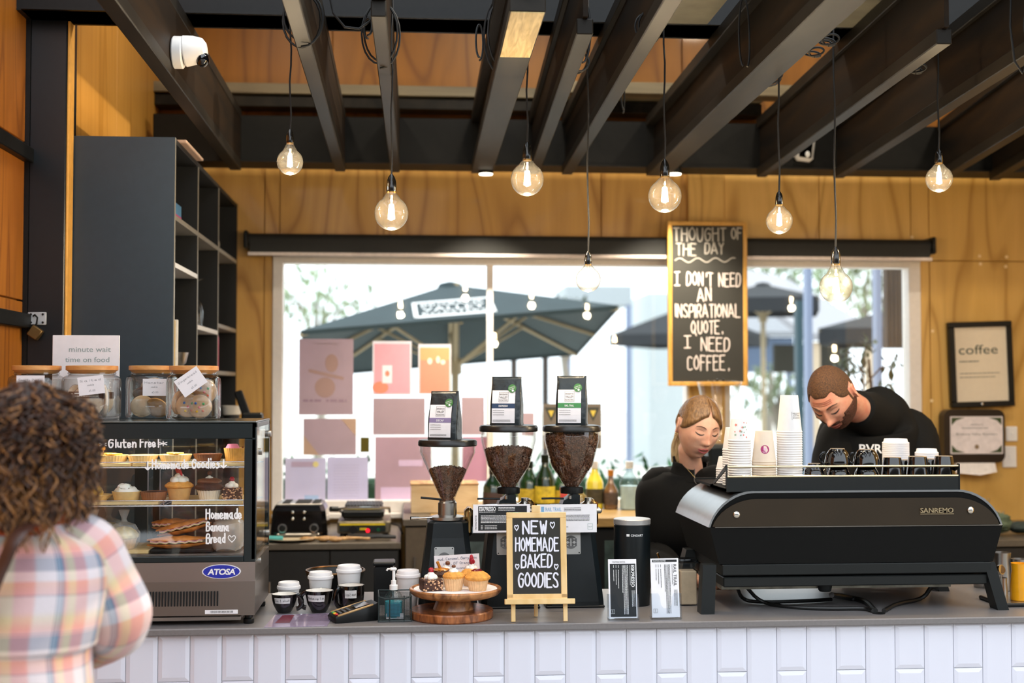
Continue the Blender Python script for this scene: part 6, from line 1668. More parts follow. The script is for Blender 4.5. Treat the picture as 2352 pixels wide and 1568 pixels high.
def slices(t, z, r):
    for a in (-.5, .2, .9): MB().box(-r*.55,r*.55,-.010,.010,0,.004,.0015).xf(Matrix.Translation((a*r*.4,.0,z+.001+a*.002)) @ Matrix.Rotation(a,4,'Z')).build('pineapple_slice', M_lemon, t, smooth=False)
tart('round pale pastry tart with yellow slices, left of the upper shelf', at(257, Zu), 68*Ki, 17*Ki, M_lemon, gu, slices)
tart('plain pale pastry tart, middle of the upper shelf', at(327, Zu), 68*Ki, 17*Ki, mt('custard', '#e8cf96', .5), gu)
tart('pale pastry tart with folded slices, right of the middle one on the upper shelf', at(402, Zu), 72*Ki, 18*Ki, mt('custard', '#e8cf96', .5), gu, slices)
t = tart('flat chocolate tart with dark wrapper near the right of the upper shelf', at(476, Zu), 64*Ki, 19*Ki, M_chocb, gu, None, M_chocb)
def rosefr(t, z, r):
    for i in range(7): MB().tube([(math.cos(a)*r*(.5-.05*i)+.3*r, math.sin(a)*r*(.5-.05*i), z+.0+.003*i) for a in [2*PI*j/14 for j in range(14)]], .0035, 6, closed=True).build('pink_icing', mt('pink_icing', '#d97a98', .6), t) if i < 4 else None
    m = MB(); rr_ = random.Random(5)
    for _ in range(14): m.sph((rr_.uniform(-.7,.3)*r, rr_.uniform(-.6,.4)*r, z+.001), (.002,.002,.0015), 6, 4)
    tag(m.build('berry_crumbs', M_jam, t), kind='stuff')
tart('tall golden cheesecake with pink icing at the right end of the upper shelf', at(541, Zu), 54*Ki, 32*Ki, M_past, gu, rosefr, mt('golden_crust', '#d9a24e', .7, var=.15, scale=60))
gm = 'pastries on the middle shelf'
def lemonbit(t, z, r): lump((0,0,z+r*.15), (r*.38,r*.38,r*.42), 9, .2, 3).build('lemon_piece', M_lemon, t)
tart('small flared lemon tart with a yellow lump, left of the middle shelf', at(223, Zm), 66*Ki, 14*Ki, M_past, gm, lemonbit, None, .72, 20)
def crm(t, z, r):
    lump((0,0,z), (r*.85,r*.8,r*.35), 5, .25, 3).build('cream', M_cream, t); lump((r*.25,0,z+r*.28), (r*.5,r*.5,r*.28), 8, .3, 3).build('cream', M_cream, t)
    m = MB(); rr_ = random.Random(15)
    for _ in range(40): a = rr_.uniform(0,6.28); q_ = rr_.random()**.5*.8; m.sph((r*q_*math.cos(a)+r*.1, r*q_*math.sin(a)*.8, z+r*.44*(1-q_*q_)+r*.06), (.0022,.0008,.0010), 6, 4)
    tag(m.build('chocolate_shavings', M_choc, t), kind='stuff')
tart('pale tart heaped with cream and dark shavings on the middle shelf', at(290, Zm), 64*Ki, 21*Ki, M_cream, gm, crm, nw=0)
tart('dark chocolate filled tart on the middle shelf', at(353, Zm), 60*Ki, 20*Ki, M_choc, gm, None, mt('cocoa_crust', '#96603c', .7, var=.15))
def straw(t, z, r):
    cream_blob(t, z-.004, r, .8, 5, 2)
    for a, xx in ((-.9,-.15),(-.75,.2),(-1.0,.45)): lump((0,0,0), (r*.14,r*.1,r*.5), 4, .15, 5).xf(Matrix.Translation((r*xx,0,z+r*.65)) @ Matrix.Rotation(-a,4,'Y')).build('strawberry_slice', mt('strawberry', '#d4424e', .35, var=.15), t)
muffin('muffin', 'large pale muffin with cream and strawberry slices on the middle shelf', at(411, Zm), 58*Ki, 46*Ki, mt('bare_muffin_side', '#d9a868', .8, var=.12, scale=50), M_cake, straw, gm, .35, 1.1, .0, seed=21)
def chocd(t, z, r):
    lump((0,0,z-r*.15), (r*.98,r*.95,r*.3), 6, .15, 3).build('chocolate_glaze', M_chocb, t); cream_blob(t, z+.002, r, .35, 4, 2); MB().sph((0,-.002,z+r*.5), (r*.2,r*.2,r*.2), 10, 8).build('chocolate_ball', M_chocb, t)
muffin('muffin', 'dark chocolate muffin with caramel glaze on the middle shelf', at(480, Zm), 56*Ki, 46*Ki, M_case, M_choc, chocd, gm, .45, 1.15, seed=22)
brownie('chocolate nut slice with cream and raspberry at the right of the middle shelf', at(532, Zm), 44*Ki, .042, 28*Ki, gm, .15)
gb = 'baked goods at the bottom of the case'
M_film = glass('cling_film', (.98,.98,.98), 1.6, .2, .16, .12)
def wrapped(label, loc, seed):
    t = muffin('muffin', label, loc, 60*Ki, 50*Ki, M_caseb, mt('pale_herb_muffin', '#dcc58a', .8, var=.25, scale=60, bump=.5), None, gb, .5, 1.08, seed=seed)
    r = 30*Ki
    MB().lathe([(r*.8,0),(r*1.12,r*.6),(r*1.14,r*1.2),(r*.8,r*1.8),(r*.25,r*2.0),(r*.16,r*2.2),(r*.4,r*2.9)], seg=40, wave=.05, nw=9, cap0=False, cap1=False).build('clear_wrap', M_film, t)
wrapped('clear-wrapped herb muffin on the right of the bottom board', at(285, B0), 31)
wrapped('clear-wrapped herb muffin beside the customer shoulder at the bottom', at(215, B0, .01), 32)
wrapped('clear-wrapped herb muffin behind the front two at the bottom', at(250, B0, .13), 33)
tb = MB().box(dx_(338),dx_(482),Yd+.04,Yd+.22,PY,PY+.012,.003).build('black_tray', M_black, smooth=False); tag(tb, 'black tray under the filled croissants', 'tray')
M_cro = mt('croissant_crust', '#c47a34', .5, var=.35, scale=40, bump=.4)
M_ham = mt('pink_ham', '#e0a8a8', .5, var=.1)
M_chs = mt('pale_cheese', '#ecd9a0', .5)
def croissant(label, loc, L, rz, tilt, seed):
    t = T('croissant', label, 'croissant', loc, rz, 'filled croissants on the black tray')
    Q_ = Matrix.Rotation(tilt, 4, 'Y')
    for nm, z_, mat, sg in (('bottom_half', -.000, M_cro, -1), ('top_half', .012, M_cro, 1)):
        m = MB(); rows = []
        for j in range(15):
            u = j/14; x = (u-.5)*L; R0 = .021*math.sin(PI*min(max(u,.04),.96))**.6*(1+.10*math.sin(u*PI*7)); bend = .018*math.cos((u-.5)*PI)
            rows.append([(x, -bend+R0*1.15*math.cos(a), z_+.012+R0*.62*max(math.sin(a)*sg, -.12)*sg) for a in [2*PI*i/14 for i in range(14)]])
        m.grid(rows).xf(Q_).build(nm, mat, t)
    m = MB(); rows = []
    for nm, dz_a, mat, w_ in (('ham', .0215, M_ham, .027), ('cheese', .0185, M_chs, .026)):
        m = MB(); n = 16; top = []; 
        pts = [((u-.5)*L*.86, -.018*math.cos((u-.5)*PI)) for u in [i/n for i in range(n+1)]]
        vs = []
        for i, (x, yy) in enumerate(pts):
            wv = .0022*math.sin(i*2.1+seed)
            vs += [(x, yy-w_, dz_a+wv-.001), (x, yy+w_, dz_a+wv-.001), (x, yy+w_, dz_a+wv+.0015), (x, yy-w_, dz_a+wv+.0015)]
        fs = [(0,1,2,3)]+[(4*i+a,4*i+(a+1)%4,4*i+4+(a+1)%4,4*i+4+a) for i in range(n) for a in range(4)]+[(4*n,4*n+3,4*n+2,4*n+1)]
        m.add(vs, fs).xf(Q_).build(nm, mat, t, smooth=False)
PT = PY+.0125
croissant('ham croissant lying front and lowest on the black tray', at(408, PT, -.005), 132*Ki, .05, -.02, 1)
croissant('ham croissant leaning on the lower one, upper right', at(425, PT+.040, .035), 122*Ki, .1, -.22, 2)
croissant('ham croissant at the back left of the tray, on top', at(395, PT+.044, .075), 90*Ki, -.1, -.05, 3)
c = at(522, PY, 0)
t = T('banana_bread', 'plastic-wrapped block of banana bread at the right of the case', 'loaf', c)
MB().box(-.040,.040,-.03,.09,0,.084,.012).build('loaf', mt('pale_banana_bread', '#b9a590', .7, var=.2, scale=50), t)
m = MB().sph((0,.03,.046), (.045,.067,.046), 26, 18, fn=lambda d: (1/max(abs(d.x),abs(d.y),abs(d.z)))**.72*(1+.03*noise.noise(d*9))); m.build('cling_wrap', glass('frosty_wrap', (.95,.96,1), 2.0, .2, .28, .1), t)
# ---- four glass cookie jars on top
JZ = CT+zt+.0056
M_jar = glass('jar_glass', (.97,.985,.98), 1.5, .8, dark=.5)
M_lidw = wood('bamboo_lid', '#c47e3e', '#e2aa68', .45, (5, 5, 20), .8, 2)
Yj = 4.02; Kj = Yj/F
def jar(px0, px1, label, tagx, tagz, tagw, tagrot, words, content, seed, dy=0):
    Y = Yj+dy; k = Y/F; r = (px1-px0)*k/2; c = P((px0+px1)/2, 900, Y)
    t = T('cookie_jar', label, 'jar', (c.x, Y, JZ), 0, 'glass cookie jars on the display case')
    H = P(300, 840, Y).z-JZ
    hb = H-.030
    def sq(rr, z, n=44, e=.55): return [(rr*math.copysign(abs(math.cos(a))**e, math.cos(a)), rr*math.copysign(abs(math.sin(a))**e, math.sin(a)), z) for a in [2*PI*i/n for i in range(n)]]
    def rd(rr, z, n=44): return sq(rr, z, n, 1)
    MB().grid([sq(r*.86,.0), sq(r*.97,.004), sq(r,.014), sq(r,hb*.86), sq(r*.97,hb*.95), sq(r*.88,hb,e=.7), rd(r*.80,hb+.002), rd(r*.80,hb+.012)], True, True, False).build('glass_body', M_jar, t)
    MB().grid([sq(r*.80,.008), sq(r*.92,.011), sq(r*.95,.02), sq(r*.95,hb*.85), sq(r*.90,hb*.93)], True, True, False).build('inner_glass', M_jar, t)
    MB().lathe([(r*.76,hb+.006),(r*.90,hb+.0155),(r*.94,hb+.017),(r*.94,hb+.029),(r*.92,hb+.030),(.001,hb+.030)], seg=48).build('wooden_lid', M_lidw, t)
    MB().lathe([(r*.83,hb+.002),(r*.87,hb+.005),(r*.87,hb+.009),(r*.83,hb+.012)], seg=40, cap0=False, cap1=False).build('neck_ring', M_jar, t)
    q_ = Matrix.Translation((tagx*r, -r*1.02, hb*tagz)) @ Matrix.Rotation(tagrot,4,'Y')
    w_ = tagw*k; h_ = w_*.72
    MB().box(-w_/2,w_/2,-.0006,.0003,-h_/2,h_/2).xf(q_).build('price_tag', M_paper, t, smooth=False)
    m = MB(); hand(m, words, -w_*.42, h_*.22, .0062, -.0009, .0007, width=w_*.8, rnd=ru); hand(m, 'cookie', -w_*.15, -h_*.02, .0055, -.0009, .0006, rnd=ru); hand(m, '$5.00', -w_*.12, -h_*.34, .0055, -.0009, .0006, rnd=ru)
    m.xf(q_).build('tag_writing', mt('grey_pen', '#7c8086', .7), t, fix=False, smooth=False)
    content(t, r*.9, hb*.82, seed)
    return t
def place_cookie(name, label, wx, wz, par_t, x, y, z, rotz, tilt, col, wrapc, band, seed, icing=None):
    t = T(name, label, 'cookie', Vector(par_t.location)+Vector((x, y, z)), rotz, 'wrapped cookies in the jars')
    Q_ = Matrix.Rotation(tilt,4,'X')
    MB().lathe([(wx*.85,-.005),(wx,-.002),(wx,.003),(wx*.8,.006),(.001,.007)], seg=24).xf(Q_ @ Matrix.Rotation(PI/2,4,'X')).build('biscuit', col, t)
    if band: 
        MB().box(-wx*1.02,wx*1.02,-.009,-.008,wz*.15,wz*.55).xf(Q_).build('label_band', band, t, smooth=False)
        m = MB(); dashes(m, -wx*.8, wx*.8, wz*.40, .004, -.0095); dashes(m, -wx*.8, wx*.8, wz*.25, .0025, -.0095); m.xf(Q_).build('label_print', M_pw, t, fix=False, smooth=False)
    if icing: icing(t, wx, Q_)
    m = MB().sph((0,0,0), (wx*1.08,.013,wz), 16, 10, fn=lambda d: 1+.10*noise.noise(d*3+Vector((seed,0,0))), M=Q_); m.build('clear_wrapper', M_film, t)
M_bis = mt('golden_biscuit', '#d8a468', .7, var=.15, scale=50, bump=.3)
M_bis2 = mt('pale_biscuit', '#e8c8a4', .7, var=.1, scale=50)
def banded(t, r, h, seed):
    b = mt('brown_label_band', '#5a3a2c', .5)
    for i, (x, y, rz) in enumerate(((0,-.6,0),(-.55,-.25,1.2),(.55,-.2,-1.2),(-.1,.1,.1),(.1,.5,.2))):
        place_cookie('wrapped_cookie', ['front','left','right','middle','rear'][i]+' brown-banded cookie in the '+('leftmost' if seed == 1 else 'second')+' jar', r*.66, h*.46, t, x*r, y*r, h*.45+.008, rz, .05*(i-2), M_bis2, None, b, seed*10+i)
def loose(t, r, h, seed):
    for i, (x, y, z, rz, ti, c_) in enumerate(((-.35,-.45,.28,.3,.35,M_bis2),(.3,-.4,.24,-.2,.6,M_bis),(-.3,-.1,.62,.2,.9,mt('choc_biscuit', '#5a3826', .7, var=.2)),(.35,.0,.62,.5,.5,MC['choc_biscuit']),(.1,.4,.4,.1,.1,M_bis2),(0,.1,.85,.4,.8,M_bis2))):
        place_cookie('wrapped_cookie', ['front left pale','front right golden','upper left chocolate','upper right chocolate','rear pale','topmost pale'][i]+' cookie in the third jar', r*.52, h*.30, t, x*r, y*r, h*z+.008, rz, ti, c_, None, None, seed*10+i)
def smiley(t, wx, Q_):
    for i, (x, z, c_) in enumerate(((-.3,.3,'#2f5fa8'),(.35,.25,'#3c9a4c'),(0,-.05,'#e03a3a'),(-.2,-.4,'#e0b020'),(.3,-.35,'#d85a28'))):
        MB().sph((x*wx,-.010,z*wx), (.0042,.0025,.0042), 10, 6, M=None).xf(Q_).build('sugar_drop', mt('candy_'+c_[1:], c_, .3), t)
def faces(t, r, h, seed):
    for i, (x, y, z, rz, ti) in enumerate(((.35,-.55,.30,.0,.1),(-.15,-.5,.32,.1,.15),(.55,-.35,.72,-.2,.1),(-.6,-.2,.4,1.2,.1),(0,.2,.45,.1,.05),(.1,-.15,.78,0,.2))):
        place_cookie('wrapped_cookie', ['front right','front middle','upper right','left side','rear','upper middle'][i]+' cookie with sugar drops in the rightmost jar', r*.50, h*.34, t, x*r, y*r, h*z+.008, rz, ti, M_bis, None, None, seed*10+i, smiley)
jar(28, 140, 'leftmost glass cookie jar with wooden lid, partly behind curly hair', .05, .78, 60, 0, 'Smarty Party', banded, 1)
jar(151, 271, 'second glass cookie jar from the left holding brown-banded cookies', .22, .78, 56, -.12, 'Salted', banded, 2)
jar(295, 404, 'third glass cookie jar holding mixed brown cookies', .3, .72, 52, 0, 'Monster', loose, 3, .17)
jar(387, 503, 'rightmost glass cookie jar with a tilted tag and sugar-drop cookies', .05, .86, 60, -.62, 'Gingerbread', faces, 4)
# ---- wait-time sign standing behind the jars
c = P(197, 900, 4.19); w_ = 147*4.19/F; zt2 = P(197, 770, 4.19).z-JZ
t = T('wait_sign', 'white sign reading minute wait time on food behind the cookie jars', 'sign', (c.x, 4.19, JZ))
MB().box(-w_/2,w_/2,-.003,.003,0,zt2,.001).build('board', M_paper, t, smooth=False)
m = MB(); k = 4.19/F; text(m, 'minute wait', -w_/2+36*k, zt2-37*k, 12*k, -.0034, width=92*k, bold=.005); text(m, 'time on food', -w_/2+28*k, zt2-60*k, 12*k, -.0034, width=97*k, bold=.005)
m.build('lettering', mt('grey_green_lettering', '#97a8a6', .7), t, fix=False, smooth=False)
MB().box(-w_*.3,w_*.3,.003,.035,0,.004).build('foot', M_acr, t, smooth=False)
# ================================================================ shelving unit, rear benches and what stands on them
M_lam = M_blue
Yf = 4.64; xs1 = X_(397, Yf); xs0 = XL+.004; zT = P(275, 313, Yf).z; BZ = P(770, 1247, YB).z
ya, yb1, yb2, yend = Yf, .0, .0, YW-.012
def ycol(px): return (xs1)*F/(px-933.0) if False else xs1/((px-933.0)/F) 
y1, y2 = 5.15*1.0, 5.70
t = su = T('shelf_unit', 'tall blue-black shelving unit against the left wall, open on its right side', 'shelf', ((xs0+xs1)/2, (Yf+yend)/2, BZ))
L_ = su.location
def sp(x0, x1, y0, y1, z0, z1, nm, mat, b=.001): return MB().box(x0,x1,y0,y1,z0,z1,b).build(nm, mat, su, L_, smooth=False)
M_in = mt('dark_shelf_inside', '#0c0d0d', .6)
M_edge = mt('pale_shelf_edge', '#8e8a80', .4)
sp(xs0, xs1, Yf, Yf+.018, BZ, zT, 'end_panel', M_lam)
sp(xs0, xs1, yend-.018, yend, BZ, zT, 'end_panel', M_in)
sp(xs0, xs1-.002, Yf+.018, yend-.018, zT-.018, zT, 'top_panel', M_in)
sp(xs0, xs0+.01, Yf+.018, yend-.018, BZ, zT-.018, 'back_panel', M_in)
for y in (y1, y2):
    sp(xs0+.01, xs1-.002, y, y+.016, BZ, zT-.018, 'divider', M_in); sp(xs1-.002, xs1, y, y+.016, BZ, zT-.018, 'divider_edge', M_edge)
sp(xs1-.001, xs1+.001, Yf+.002, Yf+.018, BZ, zT, 'panel_edge', M_edge)
zA = P(400, 493, 4.66).z; z1_, z2_, z3_ = P(400,602,4.66).z, P(450,745,5.15).z, P(498,742,5.72).z
def shelf(ya_, yb_, z, white=False): sp(xs0+.01, xs1, ya_, yb_, z-.018, z, 'shelf', M_white if white else M_edge)
for a, b in ((Yf+.018, y1), (y1+.016, y2), (y2+.016, yend-.018)): shelf(a, b, zA)
shelf(Yf+.018, y1, z1_, True); shelf(y1+.016, y2, z2_, True); shelf(y2+.016, yend-.018, z3_)
z4 = P(400, 842, 4.66).z
for a, b in ((Yf+.018, y1), (y1+.016, y2), (y2+.016, yend-.018)): shelf(a, b, z4)
# things in the unit
def inshelf(name, label, cat, y, z, dx=.06): return T(name, label, cat, (xs1-dx, y, z+.0005))
t = inshelf('biscuit_box', 'blue and pink printed box on the upper shelf of the unit', 'box', 4.86, zA, .12)
MB().box(-.09,.09,-.09,.09,0,.07,.003).build('box', mt('blue_carton', '#4a86b0', .5, var=.2, scale=12), t, smooth=False); MB().box(-.03,.0905,-.0905,.0905,.008,.026).build('pink_stripe', mt('pink_stripe', '#c23a80', .5), t, smooth=False)
MB().cyl((.0,.12,.0),(.0,.12,.06),.05,seg=24).build('round_tin', mt('pale_tin', '#d8cbb8', .4), t)
t = inshelf('cat_figurine', 'small pale cat-eared ornament on the upper shelf near the wall', 'ornament', 5.98, zA, .07)
MB().sph((0,0,.04),(.035,.05,.042),18,12).build('body', mt('pale_ceramic', '#b5aa9a', .5), t)
for y in (-.03,.03): MB().lathe([(.018,0),(.001,.04)],(0,y,.07),10).build('ear', MC['pale_ceramic'], t)
t = inshelf('gold_figurine', 'tiny gold figure on the white shelf of the unit', 'ornament', 4.76, z1_, .04)
MB().lathe([(.014,0),(.015,.01),(.007,.02),(.011,.035),(.004,.045),(.006,.055),(.001,.06)], seg=14).build('body', mt('antique_gold', '#a07c4a', .4, .6), t)
for i, (y, dx) in enumerate(((5.24,.05),(5.32,.06),(5.40,.05),(5.48,.07),(5.28,.14),(5.38,.15))):
    t = inshelf('wine_glass', 'upturned clear glass on the middle white shelf of the unit', 'glass', y, z2_, dx); t['group'] = 'clear glasses in the shelf unit'
    MB().lathe([(.03,0),(.032,.002),(.036,.06),(.026,.10),(.005,.125),(.004,.19),(.03,.198),(.032,.2)], seg=20, cap0=False).build('bowl', M_jar, t)
for i, (y, c_, h_) in enumerate(((4.72,'#c9402f',.15),(4.78,'#e8dcb8',.17),(4.84,'#d8b040',.175),(4.90,'#f0ece4',.18))):
    t = inshelf('recipe_book', ['red','cream','yellow','white'][i]+' spined booklet on the lower shelf of the unit', 'book', y, z4, .08); MB().box(-.06,.05,-.009,.009,.0,h_,.002).build('cover', mt('book_'+c_[1:], c_, .6), t, smooth=False); MB().box(-.055,.0495,-.007,.007,.004,h_-.004).build('pages', M_paper, t, smooth=False)
t = inshelf('steel_bowl', 'small grey steel bowl beside the booklets on the lower shelf', 'bowl', 5.02, z4, .07)
MB().lathe([(.03,0),(.05,.02),(.06,.06),(.057,.06),(.045,.02),(.001,.005)], seg=28).build('bowl', M_steel, t)
t = inshelf('blue_bottle', 'slim blue and orange bottle on the lower middle shelf', 'bottle', 5.30, z4, .05)
MB().lathe([(.025,0),(.026,.003),(.024,.09),(.01,.13),(.01,.16),(.001,.161)], seg=20).build('bottle', mt('blue_glassy', '#4a6a8a', .15), t)
t = inshelf('pink_thermos', 'bright pink bottle on the lower shelf of the unit near the wall', 'bottle', 5.86, z4, .05)
MB().lathe([(.03,0),(.032,.004),(.032,.15),(.026,.172),(.001,.173)], seg=24).build('bottle', mt('pink_plastic', '#d43a6a', .4), t); MB().lathe([(.014,.172),(.014,.196),(.001,.197)], seg=14).build('cap', M_white, t)
t = T('top_board', 'pale flat board lying on top of the shelving unit', 'board', ((xs0+xs1)/2+.07, 4.85, zT+.0005))
MB().box(-.12,.14,-.1,.28,0,.012,.003).build('board', mt('pale_pink_board', '#c9a890', .6), t, smooth=False)
# ---- low rear bench and raised bar section
M_bt = mt('rear_bench_top', '#5f564a', .35, var=.08, scale=60)
M_cab = mt('dark_cabinet', '#1c1a17', .5, var=.1)
M_cabb = mt('brown_cabinet', '#5a4c3a', .5, var=.1)
bxa, bxb = XL+.004, X_(922, YB); z_ = P(770, 1262, YB).z
def bench(xa_, xb_, zt_, th_, label, n, door=M_cab):
    t = T('rear_bench', label, 'bench', ((xa_+xb_)/2, (YB+YW)/2, 0)); l = t.location
    MB().box(xa_,xb_,YB,YW-.002,zt_-th_,zt_,.003).build('bench_top', M_bt, t, l, smooth=False)
    MB().box(xa_+.01,xb_-.01,YB+.03,YW-.004,.08,zt_-th_).build('carcass', M_cab, t, l, smooth=False)
    MB().box(xa_+.02,xb_-.02,YB+.07,YW-.02,0,.08).build('plinth', M_black, t, l, smooth=False)
    w_ = (xb_-xa_-.02)/n
    for i in range(n):
        d = MB().box(xa_+.012+i*w_,xa_+.008+(i+1)*w_,YB+.012,YB+.03,.09,zt_-th_-.006,.002).build('cabinet_door', door, t, l, smooth=False)
        MB().cyl((xa_+.05+i*w_-l.x,YB+.0-l.y,zt_-.16),(xa_+.05+i*w_-l.x,YB+.0-l.y,zt_-.30),.005,seg=8).build('handle', M_steel, d)
    return t
bench(bxa, bxb, BZ, .028, 'low rear bench with dark doors carrying the toaster and sandwich press', 4)
zbar = P(1176, 1190, YB).z
bxc, bxd = X_(926, YB), X_(1545, YB)
bench(bxc, X_(990, YB), zbar, .03, 'narrow brown end cabinet of the raised bar', 1, M_cabb)
t = T('bottle_fridge', 'black glass-fronted bottle fridge under the raised bar', 'fridge', ((X_(990,YB)+bxd)/2, (YB+YW)/2, 0)); l = t.location
fa, fb = X_(992, YB), bxd
MB().box(fa,fb,YB+.05,YW-.004,0,zbar-.04).build('carcass', M_cab, t, l, smooth=False)
for i in range(3):
    a = fa+(fb-fa)*i/3; b = fa+(fb-fa)*(i+1)/3
    d = MB().box(a+.004,b-.004,YB+.02,YB+.045,.1,zbar-.05,.003).build('door', M_black, t, l, smooth=False)
    MB().box(a+.05,b-.05,YB+.016,YB+.019,.16,zbar-.10).build('door_glass', mt('fridge_glass', '#3c4a48', .1, coat=1, var=.4, scale=14), d, l, smooth=False)
wb = T('bar_counter', 'pale wooden bar top over the bottle fridge', 'worktop', ((fa+fb)/2, (YB+YW)/2, zbar)); l = wb.location
MB().box(X_(990,YB),fb,YB-.01,YW-.004,zbar-.04,zbar,.003).build('board', wood('bar_wood', '#7d6238', '#a9884f', .4, (2,8,8), .6, 3), wb, l, smooth=False)
bxe = X_(1548, YB)
bench(bxe, XR-.004, P(2300, 1240, YB).z, .03, 'rear bench behind the espresso machine and the baristas', 5)
BR = P(2300, 1240, YB).z
# ---- toaster
def onb(px, Y, z=None): return Vector((P(px, 1200, Y).x, Y, BZ if z is None else z))
c = onb(691, 5.78); k = 5.78/F; w_ = 63*k; h_ = P(691,1156,5.78).z-BZ
t = T('toaster', 'black four-slot toaster with round dials at the rear left bench', 'toaster', c)
MB().grid([[(x*w_*s,y*.13*s2,z) for x,y in ((-1,-.7),(-.85,-1),(.85,-1),(1,-.7),(1,.7),(.85,1),(-.85,1),(-1,.7))] for z,s,s2 in ((.012,1,1),(.03,1,1),(h_*.85,.93,.95),(h_,.85,.85))]).build('housing', M_mug, t, smooth=False)
MB().box(-w_*.8,w_*.8,-.10,.10,h_-.002,h_+.008,.003).build('steel_top', M_steel, t, smooth=False)
for x in (-.5,-.05,.2,.55): MB().box(w_*x-.012,w_*x+.02,-.085,.085,h_+.0075,h_+.012,.001).build('slot', M_slot, t, smooth=False)
for x in (-.55,.55): MB().cyl((w_*x,-.138,h_*.34),(w_*x,-.122,h_*.34),.02,seg=24).build('dial', M_chrome, t); MB().cyl((w_*x,-.144,h_*.34),(w_*x,-.136,h_*.34),.014,seg=20).build('dial_cap', M_black, t)
for x in (-.2,.2):
    for z in (.62,.82): MB().sph((w_*x,-.128,h_*z),(.007,.004,.007),10,6).build('button', M_chrome, t)
MB().box(-w_*.75,w_*.75,-.14,-.12,.016,.026,.003).build('crumb_rail', M_steel, t, smooth=False)
for x in (-.8,.8): 
    for y in (-.09,.09): MB().cyl((w_*x,y,0),(w_*x,y,.013),.01,seg=10).build('foot', M_black, t)
# ---- sandwich press
c = onb(838, 5.80); w_ = 59*k; h_ = P(838,1155,5.80).z-BZ
t = T('sandwich_press', 'steel and black sandwich press with a yellow strip and red light', 'sandwich press', c)
MB().box(-w_,w_,-.13,.15,.02,h_*.52,.006).build('base', mt('dull_steel', '#857a66', .4, .7), t, smooth=False)
MB().box(-w_*.92,w_*.82,-.136,-.128,.028,h_*.40,.003).build('control_panel', mt('teal_black_panel', '#1c2624', .35), t, smooth=False)
MB().box(-w_*.9,w_*.8,-.138,-.128,h_*.40,h_*.45).build('yellow_strip', mt('yellow_strip', '#d8c020', .4), t, smooth=False)
MB().box(-w_*.15,w_*.1,-.139,-.135,.036,.046).build('yellow_label', MC['yellow_strip'], t, smooth=False)
MB().cyl((w_*.15,-.142,h_*.24),(w_*.15,-.134,h_*.24),.009,seg=14).build('red_lamp', emis('red_indicator', '#ff2030', 2.0), t)
MB().cyl((w_*.55,-.142,h_*.26),(w_*.55,-.134,h_*.26),.008,seg=14).build('green_lamp', mt('green_lamp', '#1a5a3a', .3), t)
MB().cyl((-w_*.4,-.15,h_*.28),(-w_*.4,-.13,h_*.28),.018,seg=18).build('dial', M_black, t)
m = MB()
m.box(-w_*.85,w_*.75,-.12,.13,h_*.60,h_*.86,.01); m.build('lower_plate', M_black, t, smooth=False)
MB().box(-w_*.75,w_*.7,-.11,.12,h_*.86,h_,.012).build('lid', M_cab, t, smooth=False)
for i in range(12): MB().box(-w_*.72+i*w_*.12,-w_*.72+i*w_*.12+.006,-.112,.10,h_*.985,h_*1.02).build('rib', M_black, t, smooth=False)
MB().tube([(-w_*.9,.02,h_*.7),(-w_*1.0,-.12,h_*.9),(-w_*.6,-.16,h_*.95),(w_*.6,-.16,h_*.95),(w_*.95,-.12,h_*.92),(w_*.95,.02,h_*.7)], .006, 8).build('handle', M_chrome, t)
MB().cyl((-w_*.98,-.13,h_*.90),(-w_*1.25,-.15,h_*.92),.012,seg=12).build('grip', M_black, t)
MB().tube([(w_*.9,.1,h_*.3),(w_*1.3,.05,h_*.25),(w_*1.45,0,.004)], .004, 6).build('cord', M_black, t)
for x in (-.8,.8):
    for y in (-.1,.12): MB().cyl((w_*x,y,0),(w_*x,y,.021),.012,seg=10).build('foot', M_black, t)
# ---- plate, wooden utensils and small things
c = onb(668, 5.60); t = T('stacked_plates', 'pale plate near the toaster on the rear bench', 'plate', c)
MB().lathe([(.05,0),(.08,.006),(.11,.013),(.11,.016),(.08,.010),(.001,.008)], seg=36).build('plate', mt('pale_plate', '#c9b79a', .3), t)
M_utn = wood('utensil_wood', '#8a6238', '#c49a62', .6, (20,3,3), .5, 2)
for i, (a, b, r_, lab) in enumerate((((705,5.56),(775,5.60),.022,'wooden spoon with its bowl in front of the toaster'),((745,5.55),(835,5.57),.005,'long wooden spatula lying in front of the press'),((770,5.53),(850,5.55),.018,'wooden spoon lying nearest the edge in front of the press'))):
    p = onb(a[0], a[1]); q_ = onb(b[0], b[1]); t = T('wooden_spoon', lab, 'spoon', p+Vector((0,0,.012)))
    MB().tube([(0,0,0),(q_-p)*.6+Vector((0,0,.004)),(q_-p)+Vector((0,0,.0))], .0055, 8).build('handle', M_utn, t)
    MB().sph((0,0,.0), (.030,.02,.011), 16, 8).build('bowl', M_utn, t)
c = onb(866, 5.58); t = T('black_tongs', 'black handled tongs at the right of the sandwich press', 'tongs', c+Vector((0,0,.01)))
MB().tube([(-.09,0,0),(0,-.01,.008),(.08,0,.004)], .007, 8).build('arm', M_black, t); MB().tube([(-.09,.02,0),(0,.03,.008),(.08,.005,.004)], .007, 8).build('arm', M_black, t)
c = onb(634, 5.50+.06); t = T('teal_tube', 'small teal tube on the rear bench edge beside the display case', 'tube', c+Vector((0,0,.014)))
MB().cyl((-.03,0,0),(.03,0,0),.013,.011,seg=16).build('tube', mt('teal_plastic', '#3f9a98', .4), t); MB().cyl((-.045,0,0),(-.03,0,0),.012,seg=16).build('cap', M_steel, t)
c = onb(578, 5.75); zt3 = P(578,893,5.75).z
t = T('card_machine_stand', 'black handset on a tall cradle beyond the display case', 'phone', c); h3 = zt3-BZ
